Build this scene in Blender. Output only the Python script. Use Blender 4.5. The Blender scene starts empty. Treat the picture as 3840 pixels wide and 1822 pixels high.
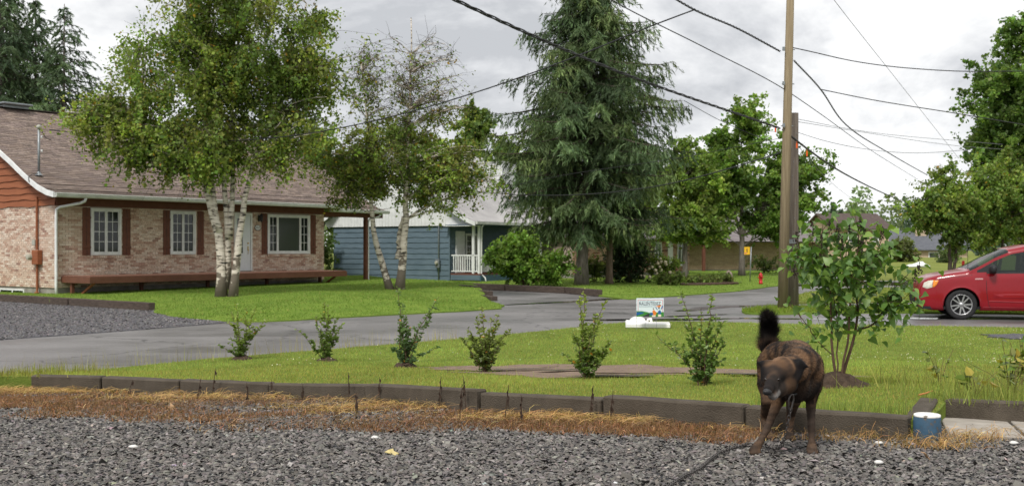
import bpy, bmesh, math, random
import numpy as np
from mathutils import Vector, Matrix
R = math.radians
rng = np.random.default_rng(7)
random.seed(7)
SC = bpy.context.scene
COL = SC.collection

# ------------------------------------------------------------------ camera
ZC = 1.65
cam_d = bpy.data.cameras.new('camera'); cam = bpy.data.objects.new('camera', cam_d); COL.objects.link(cam)
cam.location = (0, 0, ZC); cam.rotation_euler = (R(90), 0, 0)
cam_d.sensor_width = 36.0; cam_d.lens = 37.5; cam_d.shift_y = 19/3840
cam_d.clip_start = 0.1; cam_d.clip_end = 3000
cam_d.dof.use_dof = True; cam_d.dof.focus_distance = 6.6; cam_d.dof.aperture_fstop = 6.3
SC.camera = cam

# ------------------------------------------------------------------ sky: broken bright overcast over a nishita sky
SUN_EL, SUN_AZ = R(52), R(205)          # azimuth measured clockwise from +Y
wd = bpy.data.worlds.new('World'); SC.world = wd; wd.use_nodes = True
nt = wd.node_tree; nt.nodes.clear()
def N(t, typ, **kw):
    n = t.nodes.new(typ)
    for k, v in kw.items(): setattr(n, k, v)
    return n
def setin(n, **kw):
    for k, v in kw.items():
        n.inputs[k.replace('_', ' ')].default_value = v
sky = N(nt, 'ShaderNodeTexSky', sky_type='NISHITA', sun_disc=False, sun_elevation=SUN_EL, sun_rotation=SUN_AZ)
bg_sky = N(nt, 'ShaderNodeBackground'); bg_sky.inputs[1].default_value = 0.10
nt.links.new(sky.outputs[0], bg_sky.inputs[0])
tc = N(nt, 'ShaderNodeTexCoord')
sep = N(nt, 'ShaderNodeSeparateXYZ'); nt.links.new(tc.outputs['Generated'], sep.inputs[0])
zmax = N(nt, 'ShaderNodeMath', operation='MAXIMUM'); nt.links.new(sep.outputs[2], zmax.inputs[0]); zmax.inputs[1].default_value = 0.0
zadd = N(nt, 'ShaderNodeMath', operation='ADD'); nt.links.new(zmax.outputs[0], zadd.inputs[0]); zadd.inputs[1].default_value = 0.42
dx = N(nt, 'ShaderNodeMath', operation='DIVIDE'); nt.links.new(sep.outputs[0], dx.inputs[0]); nt.links.new(zadd.outputs[0], dx.inputs[1])
dy = N(nt, 'ShaderNodeMath', operation='DIVIDE'); nt.links.new(sep.outputs[1], dy.inputs[0]); nt.links.new(zadd.outputs[0], dy.inputs[1])
cmb = N(nt, 'ShaderNodeCombineXYZ'); nt.links.new(dx.outputs[0], cmb.inputs[0]); nt.links.new(dy.outputs[0], cmb.inputs[1])
mpw = N(nt, 'ShaderNodeMapping'); mpw.inputs['Location'].default_value = (1.7, 0.6, 0); nt.links.new(cmb.outputs[0], mpw.inputs[0])
def wnoise(scale, detail, rough, dist):
    n = N(nt, 'ShaderNodeTexNoise'); n.inputs['Scale'].default_value = scale; n.inputs['Detail'].default_value = detail
    n.inputs['Roughness'].default_value = rough; n.inputs['Distortion'].default_value = dist
    nt.links.new(mpw.outputs[0], n.inputs['Vector']); return n
n1 = wnoise(1.6, 9, 0.60, 0.35); n2 = wnoise(4.5, 7, 0.62, 0.25)
mixn = N(nt, 'ShaderNodeMath', operation='MULTIPLY_ADD'); nt.links.new(n2.outputs[0], mixn.inputs[0]); mixn.inputs[1].default_value = 0.35
nt.links.new(n1.outputs[0], mixn.inputs[2])
ramp = N(nt, 'ShaderNodeValToRGB')
e = ramp.color_ramp.elements
e[0].position = 0.55; e[0].color = (0.42, 0.435, 0.46, 1)
e[1].position = 0.79; e[1].color = (0.78, 0.785, 0.795, 1)
m_ = e.new(0.625); m_.color = (0.56, 0.572, 0.592, 1)
m_ = e.new(0.70); m_.color = (0.715, 0.722, 0.73, 1)
nt.links.new(mixn.outputs[0], ramp.inputs[0])
bg_c = N(nt, 'ShaderNodeBackground'); bg_c.inputs[1].default_value = 1.0
nt.links.new(ramp.outputs[0], bg_c.inputs[0])
cov = N(nt, 'ShaderNodeValToRGB')
cov.color_ramp.elements[0].position = 0.74; cov.color_ramp.elements[0].color = (1, 1, 1, 1)
cov.color_ramp.elements[1].position = 0.86; cov.color_ramp.elements[1].color = (0.75, 0.75, 0.75, 1)
n3 = wnoise(3.0, 5, 0.55, 0.4); nt.links.new(n3.outputs[0], cov.inputs[0])
mxs = N(nt, 'ShaderNodeMixShader'); nt.links.new(cov.outputs[0], mxs.inputs[0])
nt.links.new(bg_sky.outputs[0], mxs.inputs[1]); nt.links.new(bg_c.outputs[0], mxs.inputs[2])
wo = N(nt, 'ShaderNodeOutputWorld'); nt.links.new(mxs.outputs[0], wo.inputs[0])

# ------------------------------------------------------------------ sun through thin cloud
sd = bpy.data.lights.new('sun', 'SUN'); sun = bpy.data.objects.new('sun', sd); COL.objects.link(sun)
sd.energy = 2.3; sd.angle = R(12); sd.color = (1.0, 0.965, 0.91)
sun_dir = Vector((math.sin(SUN_AZ)*math.cos(SUN_EL), math.cos(SUN_AZ)*math.cos(SUN_EL), math.sin(SUN_EL)))
sun.rotation_euler = sun_dir.to_track_quat('Z', 'Y').to_euler(); sun.location = (0, -10, 30)

vs = SC.view_settings
vs.view_transform = 'Standard'; vs.look = 'None'; vs.gamma = 1.0; vs.exposure = 0.5; vs.use_curve_mapping = False
SC.cycles.max_bounces = 6; SC.cycles.diffuse_bounces = 3; SC.cycles.transparent_max_bounces = 6
SC.cycles.transmission_bounces = 4; SC.cycles.glossy_bounces = 3
SC.cycles.sample_clamp_indirect = 4.0

# ------------------------------------------------------------------ helpers
def tag(o, label=None, cat=None, group=None, kind=None):
    if label: o['label'] = label
    if cat: o['category'] = cat
    if group: o['group'] = group
    if kind: o['kind'] = kind
    return o
def obj(name, me, parent=None):
    o = bpy.data.objects.new(name, me); COL.objects.link(o)
    if parent is not None: o.parent = parent
    return o
def thing(name, label, cat, loc=(0, 0, 0), rz=0.0, group=None):
    o = bpy.data.objects.new(name, None); COL.objects.link(o)
    o.location = loc; o.rotation_euler = (0, 0, rz); o.empty_display_size = 0.2
    return tag(o, label, cat, group)
def npmesh(name, V, F, mat=None, col=None, smooth=False):
    """V (n,3); F (m,k) array with k = 3 or 4"""
    V = np.asarray(V, np.float32).reshape(-1, 3); F = np.asarray(F, np.int32)
    me = bpy.data.meshes.new(name)
    k = F.shape[1]; m = F.shape[0]
    me.vertices.add(len(V)); me.vertices.foreach_set('co', V.ravel())
    me.loops.add(m*k); me.loops.foreach_set('vertex_index', F.ravel())
    me.polygons.add(m); me.polygons.foreach_set('loop_start', np.arange(0, m*k, k, dtype=np.int32))
    me.polygons.foreach_set('use_smooth', np.full(m, bool(smooth)))
    me.update(calc_edges=True)
    if col is not None:
        a = me.color_attributes.new('col', 'FLOAT_COLOR', 'POINT')
        c = np.ones((len(V), 4), np.float32); c[:, :3] = col
        a.data.foreach_set('color', c.ravel())
    if mat: me.materials.append(mat)
    return me
class MB:
    """collects shapes in local space, builds one mesh"""
    def __init__(s): s.v = []; s.f = []
    def add(s, vs, fs):
        b = len(s.v); s.v += [tuple(p) for p in vs]; s.f += [tuple(i+b for i in q) for q in fs]; return s
    def box(s, x0, x1, y0, y1, z0, z1):
        return s.add([(x0,y0,z0),(x1,y0,z0),(x1,y1,z0),(x0,y1,z0),(x0,y0,z1),(x1,y0,z1),(x1,y1,z1),(x0,y1,z1)],
                     [(0,3,2,1),(4,5,6,7),(0,1,5,4),(1,2,6,5),(2,3,7,6),(3,0,4,7)])
    def cbox(s, x0, x1, y0, y1, z0, z1, b):
        """box with chamfered edges along its top and sides (a bevelled block)"""
        bm = bmesh.new(); bmesh.ops.create_cube(bm, size=1)
        bmesh.ops.scale(bm, vec=(x1-x0, y1-y0, z1-z0), verts=bm.verts)
        bmesh.ops.translate(bm, vec=((x0+x1)/2, (y0+y1)/2, (z0+z1)/2), verts=bm.verts)
        bmesh.ops.bevel(bm, geom=bm.edges[:], offset=b, segments=1, affect='EDGES')
        bm.verts.index_update()
        s.add([v.co[:] for v in bm.verts], [[v.index for v in f.verts] for f in bm.faces]); bm.free(); return s
    def tube(s, pts, rad, n=6, cap=True):
        pts = [Vector(p) for p in pts]; m = len(pts)
        if not hasattr(rad, '__len__'): rad = [rad]*m
        b = len(s.v); up = None
        for i, p in enumerate(pts):
            d = (pts[min(i+1, m-1)] - pts[max(i-1, 0)])
            if d.length < 1e-9: d = Vector((0, 0, 1))
            d.normalize()
            if up is None: up = d.orthogonal()
            a = (up - d*up.dot(d));
            a = a.normalized() if a.length > 1e-6 else d.orthogonal().normalized()
            up = a; c = d.cross(a)
            for k in range(n):
                t = 2*math.pi*k/n; s.v.append(tuple(p + (a*math.cos(t) + c*math.sin(t))*rad[i]))
        for i in range(m-1):
            for k in range(n):
                k2 = (k+1) % n; s.f.append((b+i*n+k, b+i*n+k2, b+(i+1)*n+k2, b+(i+1)*n+k))
        if cap:
            s.f.append(tuple(b+k for k in range(n-1, -1, -1))); s.f.append(tuple(b+(m-1)*n+k for k in range(n)))
        return s
    def lathe(s, prof, n=16, c=(0, 0, 0), cap=True):
        b = len(s.v); m = len(prof)
        for r, z in prof:
            for k in range(n):
                t = 2*math.pi*k/n; s.v.append((c[0]+r*math.cos(t), c[1]+r*math.sin(t), c[2]+z))
        for i in range(m-1):
            for k in range(n):
                k2 = (k+1) % n; s.f.append((b+i*n+k, b+i*n+k2, b+(i+1)*n+k2, b+(i+1)*n+k))
        if cap:
            s.f.append(tuple(b+k for k in range(n-1, -1, -1))); s.f.append(tuple(b+(m-1)*n+k for k in range(n)))
        return s
    def prism(s, poly, axis, a0, a1):
        """extrude a 2d polygon along axis 'x','y' or 'z' from a0 to a1"""
        n = len(poly)
        def P(u, v, w):
            return {'x': (w, u, v), 'y': (u, w, v), 'z': (u, v, w)}[axis]
        vs = [P(u, v, a0) for u, v in poly] + [P(u, v, a1) for u, v in poly]
        fs = [tuple(range(n-1, -1, -1)), tuple(range(n, 2*n))] + [(i, (i+1) % n, n+(i+1) % n, n+i) for i in range(n)]
        return s.add(vs, fs)
    def mesh(s, name, mat, smooth=False):
        me = bpy.data.meshes.new(name); me.from_pydata(s.v, [], s.f); me.update()
        bm = bmesh.new(); bm.from_mesh(me); bmesh.ops.recalc_face_normals(bm, faces=bm.faces[:]); bm.to_mesh(me); bm.free()
        if smooth: me.polygons.foreach_set('use_smooth', np.ones(len(me.polygons), bool))
        if mat: me.materials.append(mat)
        return me
    def build(s, name, mat, parent=None, smooth=False):
        return obj(name, s.mesh(name, mat, smooth), parent)
def solo(o, label, cat, group=None): return tag(o, label, cat, group)
def copy_tree(o, label=None, loc=None, rz=None, sc=None, parent=None):
    c = o.copy(); COL.objects.link(c)
    if parent is not None: c.parent = parent
    if label: c['label'] = label
    if loc is not None: c.location = loc
    if rz is not None: c.rotation_euler[2] = rz
    if sc is not None: c.scale = sc
    for ch in list(o.children): copy_tree(ch, parent=c)
    return c
def recenter(o):
    """move a world-space mesh object's origin to the bottom centre of its own bounds"""
    me = o.data; n = len(me.vertices); a = np.empty(n*3, np.float32); me.vertices.foreach_get('co', a); a = a.reshape(-1, 3)
    c = np.array([(a[:, 0].min()+a[:, 0].max())/2, (a[:, 1].min()+a[:, 1].max())/2, a[:, 2].min()], np.float32)
    me.vertices.foreach_set('co', (a-c).ravel()); me.update(); o.location = c.tolist(); return o

# ------------------------------------------------------------------ materials
MATS = {}
def mat_new(name):
    m = bpy.data.materials.new(name); m.use_nodes = True
    t = m.node_tree; b = t.nodes['Principled BSDF']; return m, t, b
def pm(name, c1=None, c2=None, scale=3.0, rough=0.7, spec=0.3, bump=0.0, bscale=None, detail=6, metal=0.0, stretch=None, lo=0.35, hi=0.65, coat=0.0, rvar=0.0, coord='Object', bdist=0.02):
    """principled material with two colours mixed by noise, optional noise bump"""
    if name in MATS: return MATS[name]
    m, t, b = mat_new(name); c2 = c2 or c1
    b.inputs['Roughness'].default_value = rough; b.inputs['Specular IOR Level'].default_value = spec; b.inputs['Metallic'].default_value = metal
    b.inputs['Coat Weight'].default_value = coat; b.inputs['Coat Roughness'].default_value = 0.06
    tcn = N(t, 'ShaderNodeTexCoord'); mp = N(t, 'ShaderNodeMapping'); t.links.new(tcn.outputs[coord], mp.inputs[0])
    if stretch: mp.inputs['Scale'].default_value = stretch
    nz = N(t, 'ShaderNodeTexNoise'); nz.inputs['Scale'].default_value = scale; nz.inputs['Detail'].default_value = detail; nz.inputs['Roughness'].default_value = 0.6
    t.links.new(mp.outputs[0], nz.inputs['Vector'])
    rp = N(t, 'ShaderNodeValToRGB'); rp.color_ramp.elements[0].position = lo; rp.color_ramp.elements[1].position = hi
    rp.color_ramp.elements[0].color = (*c1, 1); rp.color_ramp.elements[1].color = (*c2, 1)
    t.links.new(nz.outputs[0], rp.inputs[0]); t.links.new(rp.outputs[0], b.inputs['Base Color'])
    if rvar:
        mr = N(t, 'ShaderNodeMapRange'); mr.inputs['From Min'].default_value = 0.35; mr.inputs['From Max'].default_value = 0.65
        mr.inputs['To Min'].default_value = max(0.02, rough-rvar); mr.inputs['To Max'].default_value = min(1, rough+rvar)
        t.links.new(nz.outputs[0], mr.inputs[0]); t.links.new(mr.outputs[0], b.inputs['Roughness'])
    if bump:
        nb = N(t, 'ShaderNodeTexNoise'); nb.inputs['Scale'].default_value = bscale or scale*4; nb.inputs['Detail'].default_value = 5
        t.links.new(mp.outputs[0], nb.inputs['Vector'])
        bp = N(t, 'ShaderNodeBump'); bp.inputs['Strength'].default_value = bump; bp.inputs['Distance'].default_value = bdist
        t.links.new(nb.outputs[0], bp.inputs['Height']); t.links.new(bp.outputs[0], b.inputs['Normal'])
    MATS[name] = m; return m
def am(name, rough=0.6, spec=0.3, trans=0.0, tint=(1, 1, 1), nscale=0.0, coord='Object', bump=0.0, bscale=60):
    """material coloured by the mesh's own 'col' attribute (leaf, stone and brick colours)"""
    if name in MATS: return MATS[name]
    m, t, b = mat_new(name)
    at = N(t, 'ShaderNodeVertexColor', layer_name='col'); src = at.outputs[0]
    if nscale:
        tcn = N(t, 'ShaderNodeTexCoord')
        nz = N(t, 'ShaderNodeTexNoise'); nz.inputs['Scale'].default_value = nscale; nz.inputs['Detail'].default_value = 5; t.links.new(tcn.outputs[coord], nz.inputs['Vector'])
        mr = N(t, 'ShaderNodeMapRange'); mr.inputs['From Min'].default_value = 0.3; mr.inputs['From Max'].default_value = 0.7; mr.inputs['To Min'].default_value = 0.65; mr.inputs['To Max'].default_value = 1.3
        t.links.new(nz.outputs[0], mr.inputs[0])
        mx = N(t, 'ShaderNodeVectorMath', operation='SCALE'); t.links.new(src, mx.inputs[0]); t.links.new(mr.outputs[0], mx.inputs['Scale']); src = mx.outputs[0]
        if bump:
            nb = N(t, 'ShaderNodeTexNoise'); nb.inputs['Scale'].default_value = bscale; t.links.new(tcn.outputs[coord], nb.inputs['Vector'])
            bp = N(t, 'ShaderNodeBump'); bp.inputs['Strength'].default_value = bump; bp.inputs['Distance'].default_value = 0.01
            t.links.new(nb.outputs[0], bp.inputs['Height']); t.links.new(bp.outputs[0], b.inputs['Normal'])
    t.links.new(src, b.inputs['Base Color']); b.inputs['Roughness'].default_value = rough; b.inputs['Specular IOR Level'].default_value = spec
    if trans:
        tr = N(t, 'ShaderNodeBsdfTranslucent')
        mc = N(t, 'ShaderNodeMix', data_type='RGBA', blend_type='MULTIPLY'); mc.inputs[0].default_value = 1.0
        t.links.new(src, mc.inputs[6]); mc.inputs[7].default_value = (1.25, 1.35, 0.6, 1); t.links.new(mc.outputs[2], tr.inputs[0])
        ms = N(t, 'ShaderNodeMixShader'); ms.inputs[0].default_value = trans
        t.links.new(b.outputs[0], ms.inputs[1]); t.links.new(tr.outputs[0], ms.inputs[2])
        t.links.new(ms.outputs[0], t.nodes['Material Output'].inputs[0])
    MATS[name] = m; return m
def glassm(name, col=(0.02, 0.025, 0.025), rough=0.04):
    if name in MATS: return MATS[name]
    m, t, b = mat_new(name); b.inputs['Base Color'].default_value = (*col, 1); b.inputs['Roughness'].default_value = rough
    b.inputs['Specular IOR Level'].default_value = 0.4; MATS[name] = m; return m

def unit(a): return a/np.maximum(np.linalg.norm(a, axis=-1, keepdims=True), 1e-9)
def smooth01(x): x = np.clip(x, 0, 1); return x*x*(3-2*x)
def inpoly(P, poly):
    x, y = P[:, 0], P[:, 1]; c = np.zeros(len(P), bool); n = len(poly)
    for i in range(n):
        x0, y0 = poly[i]; x1, y1 = poly[(i+1) % n]
        if y0 == y1: continue
        k = ((y0 > y) != (y1 > y)) & (x < (x1-x0)*(y-y0)/(y1-y0)+x0); c ^= k
    return c
def dpoly(P, line):
    d = np.full(len(P), 1e9)
    for (x0, y0), (x1, y1) in zip(line[:-1], line[1:]):
        a = np.array([x0, y0]); b = np.array([x1-x0, y1-y0]); L = b@b
        t = np.clip(((P[:, :2]-a)@b)/L, 0, 1); q = a + t[:, None]*b
        d = np.minimum(d, np.hypot(P[:, 0]-q[:, 0], P[:, 1]-q[:, 1]))
    return d
def jit(c, n, v, hv=0.06, g=rng):
    """n colour samples round c: brightness jitter v, hue jitter hv"""
    c = np.asarray(c, float); k = np.exp(g.normal(0, v, (n, 1))); h = 1+g.normal(0, hv, (n, 3)); return np.clip(c*k*h, 0.002, 0.9)
def tri_blades(P, h, w, lean, cols, bend=0.0):
    """one thin triangle per blade; P base points (n,3)"""
    n = len(P); a = rng.uniform(0, 2*np.pi, n); d = np.stack([np.cos(a), np.sin(a), np.zeros(n)], 1)
    b = rng.uniform(0, 2*np.pi, n); l = np.stack([np.cos(b), np.sin(b), np.zeros(n)], 1)*(np.abs(rng.normal(0, 1, n))*lean)[:, None]
    up = np.array([0, 0, 1.0]); tip = P + (unit(l+up))*np.asarray(h).reshape(-1, 1)
    wv = d*np.asarray(w).reshape(-1, 1)*0.5
    V = np.empty((n, 3, 3)); V[:, 0] = P-wv; V[:, 1] = P+wv; V[:, 2] = tip
    return V.reshape(-1, 3), np.arange(3*n).reshape(-1, 3), np.repeat(cols, 3, 0)
def leaf_quads(P, A, B, cols):
    """rhombus leaves: centre P, half-length vectors A, half-width vectors B"""
    n = len(P); V = np.empty((n, 4, 3)); V[:, 0] = P-A; V[:, 1] = P+B-A*0.15; V[:, 2] = P+A; V[:, 3] = P-B-A*0.15
    return V.reshape(-1, 3), np.arange(4*n).reshape(-1, 4), np.repeat(cols, 4, 0)
def text_mesh(txt, size, mat, name, extrude=0.0015, align='CENTER'):
    cu = bpy.data.curves.new(name, 'FONT'); cu.body = txt; cu.size = size; cu.align_x = align; cu.align_y = 'CENTER'; cu.extrude = extrude; cu.resolution_u = 3
    o = bpy.data.objects.new('tmp_text', cu); COL.objects.link(o)
    dg = bpy.context.evaluated_depsgraph_get(); me = bpy.data.meshes.new_from_object(o.evaluated_get(dg)); me.name = name
    bpy.data.objects.remove(o); bpy.data.curves.remove(cu)
    me.materials.clear(); me.materials.append(mat); return me
# ------------------------------------------------------------------ ground, road, lawns
from mathutils.geometry import delaunay_2d_cdt
# edge of the near lot along the road (both arms of the corner)
NEAR = [(-16, 2.0), (-9, 10.4), (-6.4, 13.2), (-5.5, 14.3), (-4.45, 15.7), (-2.83, 17.3), (-.9, 19.2), (.9, 21.3), (2.0, 22.9), (2.9, 23.7), (4.2, 23.6), (5.9, 22.9), (8.3, 22.4), (10.4, 21.8), (16, 20.5), (30, 17.4)]
KERB = [(-4.80, 10.62), (-4.05, 10.5), (-3.2, 10.25), (-2.25, 9.86), (-1.27, 9.38), (-.25, 8.42), (.66, 7.78), (1.55, 7.10), (2.42, 6.50)]
KIN = [(x+.06, y+.085) for x, y in KERB]
LOT = KIN + [(2.66, 6.80), (3.22, 7.9), (4.8, 6.3), (9, 2.0), (30, 2.0)] + NEAR[:0:-1] + [(-6.6, 11.6), (-5.6, 11.0)]
GRAVEL = [(-16, 2.2), (-9.2, 10.1), (-6.6, 11.6), (-5.6, 11.0)] + KIN + [(2.66, 6.80), (3.22, 7.9), (4.8, 6.3), (9, 2.0), (9, -6), (-16, -6)]
def zplane(y): return 0.0636*np.clip(16-y, 0, 30)
def zlot(x, y):
    P = np.stack([np.ravel(x), np.ravel(y)], 1).astype(float); d = dpoly(P, NEAR)
    return 0.025 + (zplane(P[:, 1]) - 0.02*(P[:, 1] < 15))*smooth01(d/2.6) + 0.02*np.sin(P[:, 0]*1.7+P[:, 1]*.9)*smooth01(d/3)
def zgrav(x, y):
    P = np.stack([np.ravel(x), np.ravel(y)], 1).astype(float); d = dpoly(P, NEAR)
    return -0.004 + (zplane(P[:, 1])-0.125)*smooth01(d/2.2)
def g1(f, x, y): return float(f(np.array([x]), np.array([y]))[0])
HL_EDGE = [(-9.35, 28.05), (-9.0, 26.9), (-7.8, 25.0), (-6.1, 23.75), (-5.49, 23.75), (-3.33, 25.8), (-1.3, 27.6), (-.3, 28.9), (-.2, 30.2), (-.6, 32.3)]
HLAWN = HL_EDGE + [(-.9, 35), (-1.5, 40), (-2.6, 43), (-5.2, 46.5), (-8, 55), (-26, 55), (-26, 40.8), (-15.9, 33)]
def zhl(x, y):
    P = np.stack([np.ravel(x), np.ravel(y)], 1).astype(float); d = dpoly(P, HL_EDGE)
    s = np.clip((P[:, 0]+16)/12, 0, 1)
    return 0.03 + (0.10+0.16*s)*smooth01(d/5.0) + 0.05*smooth01((d-4)/4)
MID_EDGE = [(3.8, 34), (8.3, 40), (13, 49), (17, 56)]
MIDLAWN = [(-7, 47.5), (-5, 45.6), (-2.4, 43.8), (2.0, 38.9)] + MID_EDGE + [(22, 75), (-26, 75), (-26, 55.3), (-8.2, 55.2)]
def zmid(x, y):
    P = np.stack([np.ravel(x), np.ravel(y)], 1).astype(float); d = dpoly(P, MID_EDGE); return 0.03+0.09*smooth01(d/5)
STRIP = [(5.8, 26.6), (6.3, 26.2), (8.0, 26.75), (10, 26.9), (12.8, 26.35), (16, 25.6), (30, 22.4), (30, 27.0), (16, 28.2), (12.5, 28.5), (7.0, 29.2), (6.0, 27.8)]
RLAWN = [(8.0, 31.3), (12.4, 32.5), (30, 33.5), (40, 34), (40, 44), (17, 44), (13.5, 42.5), (10.6, 38.5), (8.8, 34.2)]
FLAWN = [(17.3, 54.6), (22, 53.2), (40, 53), (120, 60), (160, 130), (60, 160), (-40, 160), (-60, 75.5), (22, 75.5)]
def zflat(h):
    def f(x, y): return np.full(np.size(x), h)
    return f
def zfar(x, y):
    y = np.ravel(y); return 0.03+0.5*smooth01((y-60)/50)
def densify(poly, step):
    out = []
    for (a, b) in zip(poly, poly[1:]+poly[:1]):
        L = math.hypot(b[0]-a[0], b[1]-a[1]); n = max(1, int(L/step))
        for i in range(n): out.append((a[0]+(b[0]-a[0])*i/n, a[1]+(b[1]-a[1])*i/n))
    return out
def sheet(name, poly, zf, mat, step, skirt=0.06, wob=0.0, kind='structure', parent=None):
    b = densify(poly, step)
    if wob: b = [(x+random.gauss(0, wob), y+random.gauss(0, wob)) for x, y in b]
    nb = len(b); xs = [p[0] for p in b]; ys = [p[1] for p in b]
    gx, gy = np.meshgrid(np.arange(min(xs), max(xs), step), np.arange(min(ys), max(ys), step))
    G = np.stack([gx.ravel(), gy.ravel()], 1) + rng.uniform(-.2, .2, (gx.size, 2))*step
    G = G[inpoly(G, b)]; G = G[dpoly(G, b+b[:1]) > step*0.4]
    pts = [Vector(p) for p in b] + [Vector((float(p[0]), float(p[1]))) for p in G]
    v, e_, f, *_ = delaunay_2d_cdt(pts, [(i, (i+1) % nb) for i in range(nb)], [], 1, 1e-5)
    P = np.array([(p.x, p.y) for p in v]); z = zf(P[:, 0], P[:, 1])
    V = [(p[0], p[1], float(h)) for p, h in zip(P, z)]; F = [tuple(q) for q in f]
    if skirt:
        zb = zf(np.array(xs), np.array(ys)); k = len(V)
        V += [(x, y, float(h)) for (x, y), h in zip(b, zb)] + [(x, y, float(h)-skirt) for (x, y), h in zip(b, zb)]
        F += [(k+i, k+(i+1) % nb, k+nb+(i+1) % nb, k+nb+i) for i in range(nb)]
    me = bpy.data.meshes.new(name); me.from_pydata(V, [], F); me.update()
    bm = bmesh.new(); bm.from_mesh(me)
    for q in bm.faces:
        if abs(q.normal.z) > .3 and q.normal.z < 0: q.normal_flip()
    bm.to_mesh(me); bm.free()
    me.polygons.foreach_set('use_smooth', np.ones(len(me.polygons), bool)); me.materials.append(mat)
    o = obj(name, me, parent)
    if kind: o['kind'] = kind
    return o

M_lot = pm('lot_turf', (.10, .14, .026), (.155, .20, .04), scale=2.2, rough=.95, spec=.05, bump=.6, bscale=60)
M_hl = pm('house_turf', (.11, .175, .028), (.165, .235, .04), scale=1.1, rough=.95, spec=.05, bump=.7, bscale=45)
M_fl = pm('far_turf', (.15, .18, .042), (.20, .22, .058), scale=.35, rough=.95, spec=.05, bump=.7, bscale=30)
def asphalt_mat():
    m, t, b = mat_new('wet_asphalt')
    tcn = N(t, 'ShaderNodeTexCoord')
    def nz(s, d=6, r=.6):
        n = N(t, 'ShaderNodeTexNoise'); n.inputs['Scale'].default_value = s; n.inputs['Detail'].default_value = d; n.inputs['Roughness'].default_value = r
        t.links.new(tcn.outputs['Object'], n.inputs['Vector']); return n
    big = nz(.35); fine = nz(55, 4); grit = nz(160, 2)
    mps = N(t, 'ShaderNodeMapping'); mps.inputs['Rotation'].default_value = (0, 0, R(-47)); mps.inputs['Scale'].default_value = (.10, 1.1, 1); t.links.new(tcn.outputs['Object'], mps.inputs[0])
    stk = N(t, 'ShaderNodeTexNoise'); stk.inputs['Scale'].default_value = 1.0; stk.inputs['Detail'].default_value = 7; stk.inputs['Roughness'].default_value = .65; stk.inputs['Distortion'].default_value = .4; t.links.new(mps.outputs[0], stk.inputs['Vector'])
    ad = N(t, 'ShaderNodeMath', operation='MULTIPLY_ADD'); t.links.new(stk.outputs[0], ad.inputs[0]); ad.inputs[1].default_value = .55; sb_ = N(t, 'ShaderNodeMath', operation='SUBTRACT'); t.links.new(big.outputs[0], sb_.inputs[0]); sb_.inputs[1].default_value = .28; t.links.new(sb_.outputs[0], ad.inputs[2]); big = ad
    rp = N(t, 'ShaderNodeValToRGB'); e = rp.color_ramp.elements
    e[0].position = .30; e[0].color = (.095, .089, .088, 1); e[1].position = .70; e[1].color = (.20, .19, .186, 1); t.links.new(big.outputs[0], rp.inputs[0])
    r2 = N(t, 'ShaderNodeMapRange'); r2.inputs['From Min'].default_value = .3; r2.inputs['From Max'].default_value = .7; r2.inputs['To Min'].default_value = .72; r2.inputs['To Max'].default_value = 1.28
    t.links.new(fine.outputs[0], r2.inputs[0])
    mx = N(t, 'ShaderNodeVectorMath', operation='SCALE'); t.links.new(rp.outputs[0], mx.inputs[0]); t.links.new(r2.outputs[0], mx.inputs['Scale']); 
    # cracks
    wn = nz(1.3, 4); wsc = N(t, 'ShaderNodeVectorMath', operation='SCALE'); t.links.new(wn.outputs['Color'], wsc.inputs[0]); wsc.inputs['Scale'].default_value = 1.1; wad = N(t, 'ShaderNodeVectorMath', operation='ADD'); t.links.new(tcn.outputs['Object'], wad.inputs[0]); t.links.new(wsc.outputs[0], wad.inputs[1])
    vo = N(t, 'ShaderNodeTexVoronoi', feature='DISTANCE_TO_EDGE'); vo.inputs['Scale'].default_value = .24; t.links.new(wad.outputs[0], vo.inputs['Vector'])
    cr = N(t, 'ShaderNodeMapRange'); cr.inputs['From Min'].default_value = .002; cr.inputs['From Max'].default_value = .009; cr.inputs['To Min'].default_value = .45; cr.inputs['To Max'].default_value = 1.0; t.links.new(vo.outputs['Distance'], cr.inputs[0])
    mc_ = N(t, 'ShaderNodeVectorMath', operation='SCALE'); t.links.new(mx.outputs[0], mc_.inputs[0]); t.links.new(cr.outputs[0], mc_.inputs['Scale']); t.links.new(mc_.outputs[0], b.inputs['Base Color'])
    rr = N(t, 'ShaderNodeMapRange'); rr.inputs['From Min'].default_value = .35; rr.inputs['From Max'].default_value = .65; rr.inputs['To Min'].default_value = .34; rr.inputs['To Max'].default_value = .62
    t.links.new(big.outputs[0], rr.inputs[0]); t.links.new(rr.outputs[0], b.inputs['Roughness']); b.inputs['Specular IOR Level'].default_value = .45
    bp = N(t, 'ShaderNodeBump'); bp.inputs['Strength'].default_value = .45; bp.inputs['Distance'].default_value = .006; t.links.new(grit.outputs[0], bp.inputs['Height']); t.links.new(bp.outputs[0], b.inputs['Normal'])
    return m
M_asph = asphalt_mat()
M_drivegrav = pm('drive_gravel', (.045, .044, .05), (.16, .155, .165), scale=16, rough=.9, spec=.2, bump=.9, bscale=40, detail=8, bdist=.03)
M_soil = pm('gravel_bed', (.02, .02, .022), (.07, .07, .075), scale=45, rough=.95, spec=.2, bump=1.0, bscale=70, detail=8)
M_mud = pm('bare_earth', (.145, .098, .070), (.24, .175, .13), scale=7, rough=.85, spec=.25, bump=.8, bscale=40, rvar=.2)
M_water = glassm('rain_water', (.018, .018, .018), .06)

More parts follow.
